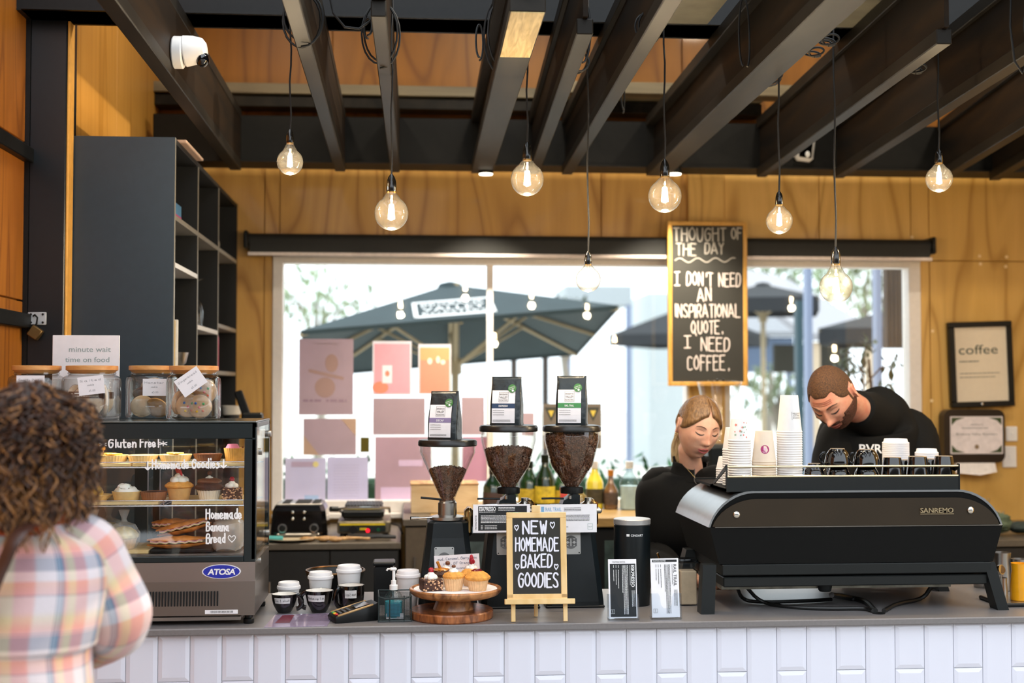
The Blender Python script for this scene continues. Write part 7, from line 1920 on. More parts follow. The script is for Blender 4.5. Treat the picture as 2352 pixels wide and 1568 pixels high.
MB().box(-.03,.05,-.04,.04,0,.02,.004).build('base', M_black, t, smooth=False); MB().tube([(0,0,.02),(0,0,h3*.75)], .012, 10).build('stem', M_black, t)
MB().box(-.045,.045,-.03,.03,h3*.72,h3*.84,.008).build('cradle', M_black, t, smooth=False); MB().box(-.018,.018,-.012,.012,0,.13,.006).xf(Matrix.Translation((-.02,0,h3*.8)) @ Matrix.Rotation(-.35,4,'Y')).build('handset', M_black, t, smooth=False)
c = onb(530, 5.9); t = T('white_pot', 'small white pot between the last jar and the window', 'pot', c); hp = P(530,930,5.9).z-BZ
MB().cyl((0,0,0),(0,0,hp-.045),.035,seg=18).build('stand', M_cab, t); MB().lathe([(.03,0),(.04,.003),(.045,.042),(.04,.042),(.03,.006),(.001,.006)], (0,0,hp-.045), 24).build('bowl', mt('cream_pot', '#e4dccd', .4), t)
# ---- wooden box and bottles on the raised bar
zc_ = zbar+.0005
c = onb(1020, 5.85, zc_); k = 5.85/F; w_ = 76*k; h_ = P(1020,1106,5.85).z-zc_
t = T('wooden_box', 'pale plywood box on the bar behind the left grinder', 'box', c)
MB().box(-w_,w_,-.10,.10,0,h_-.008,.002).build('box', wood('birch_box', '#d9b888', '#eed4a8', .55, (2,8,8), .5, 3), t, smooth=False); MB().box(-w_-.003,w_+.003,-.105,.105,h_-.008,h_,.002).build('lid', M_utn, t, smooth=False)
m = MB()
def bottle(px, Y, py_t, w_px, label, col, label_col=None, gl=False, cap=None, shoulder=.55, group='bottles on the bar', zc=None):
    zb_ = zc_ if zc is None else zc
    c = onb(px, Y, zb_); k = Y/F; r = w_px*k/2; h = P(px,py_t,Y).z-zb_
    t = T('bottle', label, 'bottle', c, 0, group)
    mat = glass('bottle_glass_'+col[1:], lin(col)[:3], 1.3, .6) if gl else mt('bottle_'+col[1:], col, .1, coat=.5, var=.05)
    MB().lathe([(r*.9,0),(r,.004),(r,h*shoulder),(r*.85,h*(shoulder+.08)),(r*.38,h*(shoulder+.24)),(r*.32,h*.95),(r*.36,h*.955),(r*.36,h),(.001,h)], seg=24).build('glass', mat, t)
    if gl: MB().lathe([(r*.88,.004),(r*.9,h*.5),(.001,h*.5)], seg=20).build('liquid', mt('liquid_'+col[1:], col, .2), t)
    if label_col: MB().lathe([(r*1.01,h*.12),(r*1.015,h*.13),(r*1.015,h*.42),(r*1.01,h*.43)], seg=24, cap0=False, cap1=False).build('label', mt('label_'+label_col[1:], label_col, .6, var=.3, scale=60), t)
    if cap: MB().lathe([(r*.38,h*.86),(r*.40,h*.87),(r*.40,h+.002),(.001,h+.003)], seg=16, cap0=False).build('cap', mt('cap_'+cap[1:], cap, .3, .3), t)
bottle(1132, 5.9, 1075, 46, 'dark wine bottle just left of the middle hopper', '#0f2414', '#3a2a2a', cap='#0c1210')
bottle(1215, 5.95, 1060, 50, 'green wine bottle with a gold label right of the middle hopper', '#1a3018', '#b8a028', cap='#142018')
bottle(1252, 5.9, 1045, 46, 'tallest dark green wine bottle left of the right hopper', '#12240f', '#c4b030', cap='#101c10')
bottle(1290, 5.95, 1070, 44, 'green wine bottle behind the right grinder throat', '#1c3a18', '#b09828', cap='#8a7a3a')
bottle(1366, 5.9, 1060, 40, 'clear yellow bottle with a white cap right of the right grinder', '#c9b83a', '#3a3420', cap='#f0f0ee')
bottle(1403, 5.88, 1080, 34, 'small brown bottle with an orange top beside the yellow bottle', '#6a4c30', '#4a3a30', cap='#c88030', shoulder=.45)
bottle(1446, 5.85, 1060, 46, 'large clear glass bottle with a red label left of the blonde barista', '#dfe9ea', None, True, cap='#e9eef0')
MB().box(-.012,.02,-.052,-.048,.05,.1).build('red_label', mt('red_label', '#c84848', .6), bpy.data.objects['bottle.006'], smooth=False)
bottle(1180, 5.72, 1150, 36, 'short dark jar standing before the wine bottles', '#2a2620', '#9a8a74', shoulder=.7)
bottle(1330, 5.75, 1120, 40, 'short amber jar right behind the right grinder', '#6a5a30', '#c9a890', shoulder=.6)
# ---- clear tapered hopper on the rear bench behind the blonde barista
c = onb(1654, 5.85, BR); k = 5.85/F; zt5 = P(1654,876,5.85).z-BR; zs5 = P(1654,1010,5.85).z-BR
t = T('rear_grinder', 'rear bench grinder with a big clear hopper behind the blonde barista', 'grinder', c)
MB().lathe([(.05,zs5-.02),(.055,zs5),(.09,zt5-.06),(.10,zt5-.01),(.098,zt5-.01),(.085,zt5-.07),(.05,zs5)], seg=36, cap0=False, cap1=False).build('hopper', M_hop, t)
MB().lathe([(.104,zt5-.012),(.104,zt5),(.07,zt5+.006),(.001,zt5+.006)], seg=36).build('lid', M_hop, t)
for x in (-.03,.0): MB().sph((x,-.08,zt5+.008),(.006,.006,.006),8,6).build('lid_knob', M_black, t)
MB().box(-.07,.07,-.08,.10,0,zs5-.02,.015).build('body', M_grind, t, smooth=False)
# ---- items at the right of the rear bench
c = onb(2282, 5.7, BR); t = T('green_cloth', 'crumpled green cloth on the rear bench at the right edge', 'cloth', c)
lump((0,0,.055), (.08,.07,.048), 3, .4, 2.5, 24, 16).xf(Matrix.Scale(1,4)).build('cloth', mt('grey_green_cloth', '#5c6a52', .9, var=.2), t)
c = onb(2362, 5.72, BR); t = T('dark_pouch', 'dark green flat pouch beside the cloth at the right edge', 'pouch', c)
lump((0,0,.030), (.10,.06,.028), 7, .2, 2, 20, 12).build('pouch', mt('dark_teal_pouch', '#26332e', .7), t)
for i, (px, py) in enumerate(((2284,1160),(2296,1185))):
    c = onb(px, 5.95, BR); z_ = P(px, py-12, 5.95).z-BR; r = .022
    t = T('clear_goblet', ['farther','nearer'][i]+' clear stemmed glass just right of the machine shoulder', 'glass', c+Vector((.0,.1*(1-i),0)))
    MB().lathe([(.03,0),(.03,.002),(.004,.006),(.004,z_-.05),(.02,z_-.03),(.024,z_),(.022,z_)], seg=20, cap1=False).build('bowl', M_jar, t)
# ================================================================ people
from mathutils.bvhtree import BVHTree
def g2(x, z, x0, z0, sx_, sz_): return math.exp(-((x-x0)/sx_)**2-((z-z0)/sz_)**2)
def sstep(a, b, x):
    t = min(1, max(0, (x-a)/(b-a))); return t*t*(3-2*t)
def head_point(d, male=False):
    """skull and face for a unit direction; face looks along -y, chin at the bottom"""
    x, y, z = d.x*.0755, d.y*.094, d.z*.118
    if z < 0:
        t = -z/.118
        x *= 1-(.30 if not male else .20)*t**1.6
        if y > 0: y *= 1-.62*t**.9
        else: y *= 1-.10*t**2
    else:
        t = z/.118; y = y*(1+.03*t)+.006*t
    if y > 0: y *= 1.04
    f = sstep(.1, .5, -d.y)                      # front only
    if f > 0:
        o = 0
        o += (.0265 if male else .0225)*g2(x, z, 0, -.020, .0100 if male else .0085, .0125) + .0125*g2(x, z, 0, .004, .0065, .022)      # nose tip, bridge
        o += .0070*(g2(x, z, .0125, -.023, .006, .007)+g2(x, z, -.0125, -.023, .006, .007))     # nostril wings
        o -= .0040*g2(x, z, 0, -.036, .012, .004)
        o -= .0085*(g2(x, z, .031, .018, .0155, .011)+g2(x, z, -.031, .018, .0155, .011))       # eye sockets
        o += .0055*(g2(x, z, .031, .0165, .0115, .0075)+g2(x, z, -.031, .0165, .0115, .0075))   # lids over the eyeballs
        o += (.0055 if male else .003)*(g2(x, z, .026, .037, .020, .008)+g2(x, z, -.026, .037, .020, .008))
        o += .0045*(g2(x, z, .044, -.008, .016, .016)+g2(x, z, -.044, -.008, .016, .016))       # cheeks
        o += .0075*g2(x, z, 0, -.0475, .020, .007) + .0075*g2(x, z, 0, -.061, .017, .006) - .005*g2(x, z, 0, -.054, .022, .0028)
        o -= .0040*g2(x, z, 0, -.074, .016, .006)
        o += .0090*g2(x, z, 0, -.092, .017, .013)
        y -= o*f
    return Vector((x, y, z))
NU, NV = 84, 66
def head_grid(Q, male):
    rows = []
    for j in range(NV+1):
        t = PI*(.006+.988*j/NV)
        rows.append([Q @ head_point(Vector((math.sin(t)*math.cos(2*PI*i/NU), math.sin(t)*math.sin(2*PI*i/NU), -math.cos(t))), male) for i in range(NU)])
    return rows
def skin(name, col, red):
    m, t, out = nodes(name)
    n = noisen(t, mapping(t), 22, 4); n2 = noisen(t, mapping(t), 180, 2)
    c = ramp(t, n, [(.3, col), (.72, red)])
    bsdf(t, out, c, .46, sss=.25, bump=n2, bstr=.06); return m
def hairmat(name, a, b, scale, rough=.38, s=5, bstr=.5):
    m, t, out = nodes(name)
    n = noisen(t, mapping(t, scale), s, 5, .4)
    bsdf(t, out, ramp(t, n, [(.32, a), (.68, b)]), rough, bump=n, bstr=bstr, spec=.5); return m
def loft(m, pts, rad, seg=18, up=Vector((0,1,0)), e=1.0):
    """closed limb: centres, (half width, half depth) per ring; width axis is horizontal across 'up'"""
    rows = []; n = len(pts)
    for i, p in enumerate(pts):
        t = (pts[min(i+1, n-1)]-pts[max(i-1, 0)]).normalized()
        b = (up-t*up.dot(t)); b = b.normalized() if b.length > 1e-4 else t.orthogonal().normalized()
        a = t.cross(b); ra, rb = rad[i] if hasattr(rad[i], '__len__') else (rad[i], rad[i])
        rows.append([p+a*ra*math.copysign(abs(math.cos(q))**e, math.cos(q))+b*rb*math.copysign(abs(math.sin(q))**e, math.sin(q)) for q in [2*PI*k/seg for k in range(seg)]])
    return m.grid(rows) if m is not None else rows
def spl(pts, n=6):
    """Catmull-Rom through vectors"""
    P_ = [pts[0]]+list(pts)+[pts[-1]]; out = []
    for i in range(1, len(P_)-2):
        for k in range(n):
            t = k/n; a, b, c, d = P_[i-1], P_[i], P_[i+1], P_[i+2]
            out.append(.5*((2*b)+(c-a)*t+(2*a-5*b+4*c-d)*t*t+(3*b-a-3*c+d)*t**3))
    return out+[pts[-1]]
def spr(vals, n=6):
    v = [Vector((q if hasattr(q, '__len__') else (q, q))+(0,)) if hasattr(q,'__len__') else Vector((q,q,0)) for q in vals]
    return [(max(q.x,.001), max(q.y,.001)) for q in spl(v, n)]
def hand_into(m, wrist, dirv, palm_n, s=1.0, curl=.5, mirror=1):
    """palm, four unequal fingers with knuckle bends and a thumb from the side of the palm"""
    f = dirv.normalized(); nrm = (palm_n-f*palm_n.dot(f)).normalized(); side = f.cross(nrm)*mirror
    loft(m, [wrist-f*.01, wrist+f*.02*s, wrist+f*.05*s, wrist+f*.085*s, wrist+f*.092*s], [(.026*s,.018*s),(.032*s,.017*s),(.040*s,.016*s),(.038*s,.013*s),(.02*s,.006*s)], 14, nrm)
    for k, (off, L) in enumerate(((-.028,.066),(-.009,.074),(.010,.070),(.028,.055))):
        b = wrist+f*.078*s+side*off*s; pts = [b]; d = f.copy()
        for j, l in enumerate((.45,.32,.23)):
            d = (Matrix.Rotation(-curl*(.6+.5*j)*mirror, 3, side) @ d); pts.append(pts[-1]+d*l*L*s)
        loft(m, spl(pts, 3), spr([.0095*s,.0088*s,.0080*s,.0055*s], 3), 10, nrm)
    b = wrist+f*.025*s-side*.026*s; d = (f*.75-side*.65+(-nrm)*.25).normalized()
    loft(m, spl([b, b+d*.030*s, b+(d+f*.3).normalized()*.055*s, b+(d+f*.5).normalized()*.075*s], 3), spr([.014*s,.012*s,.0105*s,.006*s], 3), 10, nrm)
def finish_body(m, mat, t, vox=.0036):
    o = m.build('body', mat, t, t.location, fix=False)
    r = o.modifiers.new('remesh', 'REMESH'); r.mode = 'VOXEL'; r.voxel_size = vox; r.use_smooth_shade = True
    s_ = o.modifiers.new('smooth', 'SMOOTH'); s_.factor = .5; s_.iterations = 2
    return o
def surf_tool(rows):
    vs = [p for r in rows for p in r]; n = len(rows[0]); fs = []
    for j in range(len(rows)-1):
        for i in range(n): fs.append((j*n+i, j*n+(i+1) % n, (j+1)*n+(i+1) % n, (j+1)*n+i))
    return BVHTree.FromPolygons(vs, fs)
def face_parts(t, M4, male, k, lipc, browc, lashc=None):
    rows = head_grid(Matrix.Identity(3), male); bv = surf_tool(rows)
    def on(x, z, off=.0):
        h = bv.ray_cast(Vector((x,-.3,z)), Vector((0,1,0)))
        return (h[0] if h[0] else Vector((x,-.09,z)))+Vector((0,-off,0))
    L = t.location; inv = Matrix.Translation(-Vector(L)) @ M4
    def put(m, nm, mat): m.xf(inv); return m.build(nm, mat, t)
    lash = mt('dark_lashes', '#1a1210', .6)
    for s in (-1, 1):
        b = [(.013,.0335),(.022,.0385),(.034,.0395),(.046,.0345)] if not male else [(.012,.036),(.022,.040),(.035,.041),(.048,.036)]
        pts = spl([on(s*x, z, .0008) for x, z in b], 4)
        put(MB().tube(pts, lambda u: (.0040 if male else .0028)*(1-.6*abs(2*u-.8)), 6, flat=.6), 'eyebrow', mt(browc[0], browc[1], .8))
        lid = spl([on(s*x, z, .0006) for x, z in ((.017,.0125),(.025,.0085),(.033,.0080),(.041,.0105),(.046,.0145))], 4)
        put(MB().tube(lid, lambda u: .0027*(1-.55*abs(2*u-1)), 6), 'eyelash', lash)
        cr = spl([on(s*x, z, .0002) for x, z in ((.019,.0225),(.031,.0265),(.043,.0235))], 4)
        put(MB().tube(cr, .0006, 5), 'lid_crease', mt('lid_crease', '#7a4a38', .7))
        # nostril
        p = on(s*.0065, -.0300, -.001); put(MB().sph(p, (.0028,.003,.0018), 8, 6), 'nostril', mt('nostril_dark', '#4a2018', .8))
    lm = mt(lipc[0], lipc[1], .35, var=.05)
    up = spl([on(x, z, .0009) for x, z in ((-.023,-.0525),(-.012,-.0485),(-.004,-.0468),(0,-.0478),(.004,-.0468),(.012,-.0485),(.023,-.0525))], 3)
    put(MB().tube(up, lambda u: .0034*(1-(2*u-1)**4)+.0004, 8, flat=.7), 'upper_lip', lm)
    lo = spl([on(x, z, .0012) for x, z in ((-.021,-.0545),(-.011,-.0605),(0,-.0620),(.011,-.0605),(.021,-.0545))], 3)
    put(MB().tube(lo, lambda u: .0042*(1-(2*u-1)**4)+.0004, 8, flat=.7), 'lower_lip', lm)
    md = spl([on(x, z, .0016) for x, z in ((-.019,-.0538),(0,-.0545),(.019,-.0538))], 3)
    put(MB().tube(md, lambda u: .0014*(1-(2*u-1)**4)+.0002, 6), 'mouth', mt('mouth_shadow', '#4a1a18', .6))
    return on, inv
def ear_into(m, M4, s):
    """ear with rim, bowl and lobe at the side of the head"""
    rows = []; n = 22
    for j, (k_, yo) in enumerate(((1.0,.000),(1.06,.006),(1.0,.010),(.84,.009),(.62,.004),(.3,.002),(.05,.002))):
        rows.append([Vector((s*(.0705+yo+.006*math.cos(a)*0+.010*(.5-.5*math.cos(a))*k_), .014+.017*k_*math.cos(a)*(1.0 if math.sin(a) > -.2 else .75)+.003, .002+.031*k_*math.sin(a))) for a in [2*PI*i/n for i in range(n)]])
    m2 = MB().grid(rows, True, True, True); m2.xf(M4); m.add(m2.v, m2.f)
def hair_shell(rows_fn, mask, M4, lift, male, rough=0, nu=110, nv=84):
    """offset copy of the skull wherever mask(d) > 0, sinking under the skin at the hairline"""
    m = MB(); idx = {}; vs = []; ds = []
    for j in range(nv+1):
        t = PI*(.004+.992*j/nv)
        for i in range(nu):
            d = Vector((math.sin(t)*math.cos(2*PI*i/nu), math.sin(t)*math.sin(2*PI*i/nu), -math.cos(t)))
            p = head_point(d, male); k = mask(d, p); ds.append(k)
            nn = Vector((d.x/.0755, d.y/.094, d.z/.118)).normalized()
            off = -.004+(lift+.004)*sstep(0, .35, k)
            if rough: off += rough*noise.noise(p*70)*sstep(0,.3,k)
            vs.append(M4 @ (p+nn*off))
    fs = []
    for j in range(nv):
        for i in range(nu):
            q = (j*nu+i, j*nu+(i+1) % nu, (j+1)*nu+(i+1) % nu, (j+1)*nu+i)
            if max(ds[a] for a in q) > 0: fs.append(q)
    return m.add(vs, fs)
def orient(c, yaw, pitch, roll, k):
    return Matrix.Translation(c) @ Matrix.Rotation(roll, 4, 'Y') @ Matrix.Rotation(yaw, 4, 'Z') @ Matrix.Rotation(pitch, 4, 'X') @ Matrix.Scale(k, 4)
def R3(M4, rows): return [[M4 @ p for p in r] for r in rows]
M_knit = mt('black_knit_sweater', '#090909', .9, var=.15, scale=90, spec=.25)
M_tee = mt('black_cotton_tee', '#0a0a09', .85, var=.12, scale=80, spec=.25)
def legs_into(m, hip, wdt):
    for s in (-1, 1):
        loft(m, [Vector((hip.x+s*wdt, hip.y, z)) for z in (hip.z, .72, .50, .28, .09)], [(.09,.095),(.078,.085),(.058,.062),(.052,.056),(.038,.042)], 16)
        loft(m, [Vector((hip.x+s*wdt, hip.y+.05-.06*i, .035)) for i in range(5)], [(.03,.03),(.04,.038),(.045,.036),(.045,.03),(.03,.018)], 14, Vector((0,0,1)))
def trousers(t, hip, wdt, mat):
    m = MB()
    for s in (-1, 1):
        loft(m, [Vector((hip.x+s*wdt, hip.y, z)) for z in (hip.z+.02, .72, .50, .28, .06)], [(.105,.11),(.092,.10),(.074,.08),(.068,.074),(.062,.068)], 18)
    o = m.build('trousers', mat, t, t.location); tag(o, kind='stuff')
    for s in (-1, 1):
        MB().add([], []); mm = MB(); loft(mm, [Vector((hip.x+s*wdt, hip.y+.07-.07*i, .045)) for i in range(5)], [(.036,.044),(.048,.045),(.05,.042),(.05,.036),(.034,.024)], 14, Vector((0,0,1)))
        mm.build('shoe', M_black, t, t.location)
def garment(t, name, rows_list, mat, amp=.006, f=9, seed=0, extra=None, sub=1):
    m = MB()
    for pts, rad, n, up, e in rows_list:
        rows = loft(None, spl(pts, n), spr(rad, n), 36, up, e)
        rows = [[p+Vector((noise.noise(p*f+Vector((seed,0,0))), noise.noise(p*f+Vector((0,seed+5,0))), .3*noise.noise(p*f)))*amp for p in r] for r in rows]
        m.grid(rows)
    return m.build(name, mat, t, t.location, fix=False, ang=3.0)
# ---------------------------------------------------------------- blonde barista
skW = skin('fair_skin', '#e6b79c', '#d59c84')
hc = P(1604, 984, 4.64); kh = .965
QW = orient(hc, math.radians(13), math.radians(20), math.radians(5), kh)
pw = T('person', 'woman with blonde tied-back hair in a black zip sweater looking down behind the machine', 'person', (P(1580, 1200, 4.82).x, 4.82, 0))
body = MB().grid(R3(QW, head_grid(Matrix.Identity(3), False)))
nb = P(1588, 1072, 4.74)
loft(body, [QW @ Vector((0,.02,-.055)), QW @ Vector((0,.036,-.10)), nb, nb+Vector((-.01,.01,-.06))], [(.038,.042),(.040,.043),(.043,.044),(.05,.05)], 22)
hip = Vector((pw.location.x-.01, 4.86, .93))
shL, shR = P(1508, 1116, 4.80), P(1660, 1112, 4.66)
ud = Vector((.2, 1, 0)).normalized()
ctr = [nb+Vector((-.02,.03,-.03)), nb+Vector((-.02,.04,-.09)), nb+Vector((-.015,.05,-.22)), (nb+hip)/2+Vector((0,.03,-.06)), hip+Vector((0,.0,.06)), hip+Vector((0,0,-.08))]
loft(body, ctr, [(.05,.045),(.13,.07),(.14,.095),(.12,.095),(.15,.11),(.14,.11)], 24, ud)
elL, wrL = P(1502, 1262, 4.76), P(1565, 1322, 4.50)
elR, wrR = P(1692, 1255, 4.72), P(1660, 1330, 4.50)
for a, b, c in ((shL, elL, wrL), (shR, elR, wrR)):
    loft(body, spl([a, (a+b)/2, b, (b+c)/2, c], 4), spr([.046,.042,.037,.034,.025], 4), 14)
    hand_into(body, c, Vector((.35 if a is shL else -.2,-1,.1)), Vector((0,0,1)), .92, .45, 1 if a is shL else -1)
legs_into(body, hip, .085)
for s in (-1, 1): ear_into(body, QW, s)
finish_body(body, skW, pw)
on, inv = face_parts(pw, QW, False, kh, ('rose_lips', '#a84a4a'), ('brown_brow', '#3a2416'))
# hair
hm = hairmat('blonde_brown_hair', '#5a4028', '#8f6a42', (150, 150, 14), s=1.2, bstr=.3)
hb_ = hairmat('pale_blonde_lengths', '#a58e68', '#d9c79c', (150, 150, 10), s=1.2, bstr=.3)
def maskW(d, p):
    line = .070-.030*abs(d.x)**1.2-.42*abs(p.x)*0
    fr = (p.z-(.072-11.0*p.x*p.x-abs(p.x)*.16))/.03               # above the forehead line
    sd = (p.y-(.048*sstep(-.045, .005, -p.z)))/.02 if p.z < .045 else (p.y+(p.z-.045)*1.6)/.02     # behind the temple and the ear
    if p.y < -.01: k = min(1, fr)
    else: k = min(1, max(fr, min(sd, 1)))
    if abs(p.x) > .045 and -.03 < p.z < .035 and -.01 < p.y < .040: k = min(k, -.2+(p.z-.02)*20)
    if p.z < -.045: k = min(k, (p.z+.070)/.03)
    part = math.exp(-((p.x-.004)/.0040)**2) if (p.y < .02 and p.z > .06) else 0
    return k-1.3*part
hs = hair_shell(None, maskW, QW, .010, False, .0018)
hs.build('hair', hm, pw, pw.location, fix=False, ang=3)
pt = [QW @ Vector((.003, y, z)) for y, z in ((-.072,.098),(-.045,.118),(0,.130),(.04,.128))]
m = MB(); rnd = random.Random(2)
tail0 = QW @ Vector((-.005,.098,-.0)); 
for i in range(46):
    a = tail0+Vector((rnd.uniform(-.02,.02), rnd.uniform(-.012,.014), rnd.uniform(-.015,.02)))
    e_ = P(1556+rnd.uniform(-14,12), 1058+rnd.uniform(-8,6), 4.79)
    mid = a.lerp(e_, .5)+Vector((rnd.uniform(-.022,-.004), .012, .0))
    m.tube(spl([a, mid, e_], 6), lambda u: .0052*(1-.55*u), 6)
tag(m.build('ponytail', hb_, pw, pw.location, fix=False), kind='stuff')
for px, py, r in ((1571,1004,.0052),(1573,1010,.0042)):
    c = QW @ Vector((-.078,.012,-.030)) if r > .005 else QW @ Vector((-.078,.014,-.038))
    MB().tube([c+Vector((r*math.cos(a)*.6, r*math.cos(a)*.5, r*math.sin(a))) for a in [2*PI*i/16 for i in range(16)]], .0009, 6, closed=True).build('earring', mt('gold_jewellery', '#d9b070', .2, 1), pw, pw.location)
# sweater
up_ = ud
ar = lambda a, b, c, r: (a, [a, (a+b)/2, b, (b+c)/2, c.lerp(b,.12)], r)
garment(pw, 'sweater', [([ctr[0]+Vector((0,0,.012)), ctr[1]+Vector((0,0,.015)), ctr[2], ctr[3], ctr[4]+Vector((0,0,-.06))], [(.085,.075),(.175,.108),(.182,.132),(.170,.128),(.178,.135)], 7, up_, .85)], M_knit, .007, 8, 1)
for a, b, c, sd in ((shL, elL, wrL, 1), (shR, elR, wrR, 2)):
    inn = a+(ctr[1]-a)*.55+Vector((0,0,.012))
    garment(pw, 'sleeve', [([inn, a+Vector((0,0,.008)), (a+b)/2, b, (b+c)/2, c.lerp(b,.12)], [(.05,.05),(.062,.06),(.060,.058),(.054,.052),(.047,.045),(.036,.034)], 6, Vector((0,1,.2)), 1)], M_knit, .006, 11, sd)
# standing collar with zip
rows = []
cc = nb+Vector((.002,.004,-.012))
for z, r in ((-.030,.078),(-.005,.068),(.018,.064),(.034,.066),(.035,.060),(.012,.056)):
    rows.append([cc+Vector((r*math.sin(a)*1.05, -r*math.cos(a)*.95+.012, z+(.016 if math.cos(a) < 0 else -.012*math.cos(a)))) for a in [math.radians(50+i*(320-10)/30) for i in range(31)]])
MB().grid(rows, False).build('collar', M_knit, pw, pw.location, fix=False, ang=3)
for s_ in (0, -1):
    ed = [rows[k_][s_] for k_ in (0,1,2,3)]
    MB().tube(spl([nb+Vector((.050,-.075,-.10))]+ed, 4), .0016, 6).build('zip_edge', mt('zip_tape', '#5a5450', .5), pw, pw.location)
MB().tube(spl([nb+Vector((-.03,-.045,.0)), nb+Vector((.02,-.080,-.055)), nb+Vector((.055,-.070,-.045)), nb+Vector((.075,-.03,-.0))], 6), .0008, 5).build('necklace', MC['gold_jewellery'], pw, pw.location)
MB().sph(nb+Vector((.032,-.083,-.056)), (.0035,.002,.0045), 8, 6).build('pendant', MC['gold_jewellery'], pw, pw.location)
trousers(pw, hip, .085, mt('black_trousers', '#151517', .8))
# ---------------------------------------------------------------- barista with the shaved head
skM = skin('warm_skin', '#dba68a', '#c8806a')
hc = P(1913, 913, 4.55); kh = 1.03
QM = orient(hc, math.radians(-44), math.radians(40), math.radians(-12), kh)
pm = T('person', 'bearded man with a shaved head in a black tee bending over the machine', 'person', (P(2010, 1200, 4.88).x, 4.88, 0))
body = MB().grid(R3(QM, head_grid(Matrix.Identity(3), True)))
nb = P(1996, 958, 4.76)
loft(body, [QM @ Vector((0,.03,-.045)), QM @ Vector((0,.055,-.085)), nb, nb+Vector((.02,.05,-.035))], [(.046,.050),(.050,.052),(.056,.056),(.045,.045)], 22)
hip = Vector((pm.location.x+.02, 4.98, .98))
shL, shR = P(1925, 1025, 4.80), P(2098, 1003, 4.86)
ud = Vector((-.12, 1, .30)).normalized()
ctr = [nb+Vector((.012,.03,-.012)), nb+Vector((.02,.07,-.06)), nb+Vector((.02,.11,-.20)), (nb+hip)/2+Vector((0,.03,-.02)), hip+Vector((0,0,.08)), hip+Vector((0,0,-.08))]
loft(body, ctr, [(.04,.04),(.07,.045),(.12,.08),(.15,.11),(.16,.12),(.15,.12)], 24, ud)
elL, wrL = P(1892, 1160, 4.66), P(1905, 1235, 4.47)
elR, wrR = P(2140, 1160, 4.76), P(2080, 1235, 4.49)
for a, b, c in ((shL, elL, wrL), (shR, elR, wrR)):
    loft(body, spl([a, (a+b)/2, b, (b+c)/2, c], 4), spr([.056,.052,.044,.041,.030], 4), 14)
    hand_into(body, c, Vector((.1,-.9,-.35)), Vector((0,0,1)), 1.02, .4, 1 if a is shL else -1)
legs_into(body, hip, .10)
for s in (-1, 1): ear_into(body, QM, s)
finish_body(body, skM, pm)
face_parts(pm, QM, True, kh, ('muted_lips', '#9c5648'), ('dark_brow', '#3a2416'))
def maskM(d, p):
    w_ = abs(p.x)
    fr = (p.z-(.070-10*p.x*p.x+.018*math.exp(-((w_-.040)/.014)**2)))/.02
    sd = (p.y-(-.020-.1*(p.z)))/.02
    k = min(1, fr) if p.y < -.018 else min(1, max(fr, sd))
    if w_ > .05 and p.z < .04 and -.006 < p.y < .036 and p.z > -.03: k = min(k, (p.z-.028)*30)
    if p.z < -.03: k = min(k, (p.z+.06)/.02)
    return k
hair_shell(None, maskM, QM, .0032, True, .0008).build('cropped_hair', hairmat('cropped_brown_hair', '#2c1a0e', '#64401f', (1,1,1), .75, 260, .4), pm, pm.location, fix=False, ang=3)
def maskB(d, p):
    w_ = abs(p.x)
    side = (w_-.036)/.012*.6 if p.z > -.045 else 1
    low = (-.022-p.z)/.02
    k = min(low+ (.8 if w_ > .05 else 0), 1)
    if p.z > -.040: k = min(k, (w_-.036)/.010)
    if p.z > -.01: k = min(k, (w_-.050)/.008, (.030-p.z)/.02)
    if p.y > .022: k = min(k, (.034-p.y)/.012)
    if w_ < .024 and -.066 < p.z < -.043 and p.y < 0: k = -.3
    if w_ < .026 and -.044 < p.z < -.031 and p.y < 0: k = .7
    if p.y > -.03 and p.z < -.095: k = min(k, .5)
    return k
hair_shell(None, maskB, QM, .0030, True, .0016).build('beard', hairmat('reddish_beard', '#341c12', '#643824', (1,1,1), .85, 260, .6), pm, pm.location, fix=False, ang=3)
# forehead creases
L = pm.location
for z in (.052,.060,.067):
    pts = [QM @ (head_point(Vector((math.sin(a)*.93, -math.cos(a)*.93, z/.118)).normalized(), True)+Vector((0,-.0012,0))) for a in [(-.55+1.1*i/12) for i in range(13)]]
    MB().tube(pts, .0008, 5).build('forehead_crease', mt('crease_shade', '#9c5a42', .7), pm, L)
garment(pm, 'tee_shirt', [([nb.lerp(QM @ Vector((0,.055,-.085)), .60)+Vector((.006,.008,.0)), nb+Vector((.012,.03,.0)), ctr[1]+Vector((.01,0,.03)), ctr[2], ctr[3], ctr[4]+Vector((0,0,-.06))], [(.066,.066),(.10,.09),(.190,.115),(.205,.14),(.20,.14),(.20,.14)], 7, ud, .85)], M_tee, .008, 7, 3)
for a, b, c, sd in ((shL, elL, wrL, 4), (shR, elR, wrR, 5)):
    inn = a+(ctr[1]-a)*.5+Vector((0,0,.03))
    garment(pm, 'sleeve', [([inn, a+Vector((0,0,.018)), (a+b)/2, b.lerp(a,.05)], [(.07,.07),(.082,.076),(.078,.07),(.070,.066)], 7, Vector((0,1,.2)), 1)], M_tee, .008, 10, sd)
m = MB(); text(m, 'BVR', 0, 0, .034, 0, width=.09, bold=.02)
c = P(1986, 1042, 4.66); fr_b = []
for o_ in [pm_ for pm_ in COL.objects if pm_.parent == pm and pm_.name.split('.')[0] in ('tee_shirt', 'sleeve')]:
    fr_b.append(BVHTree.FromPolygons([v.co.copy() for v in o_.data.vertices], [tuple(p_.vertices) for p_ in o_.data.polygons]))
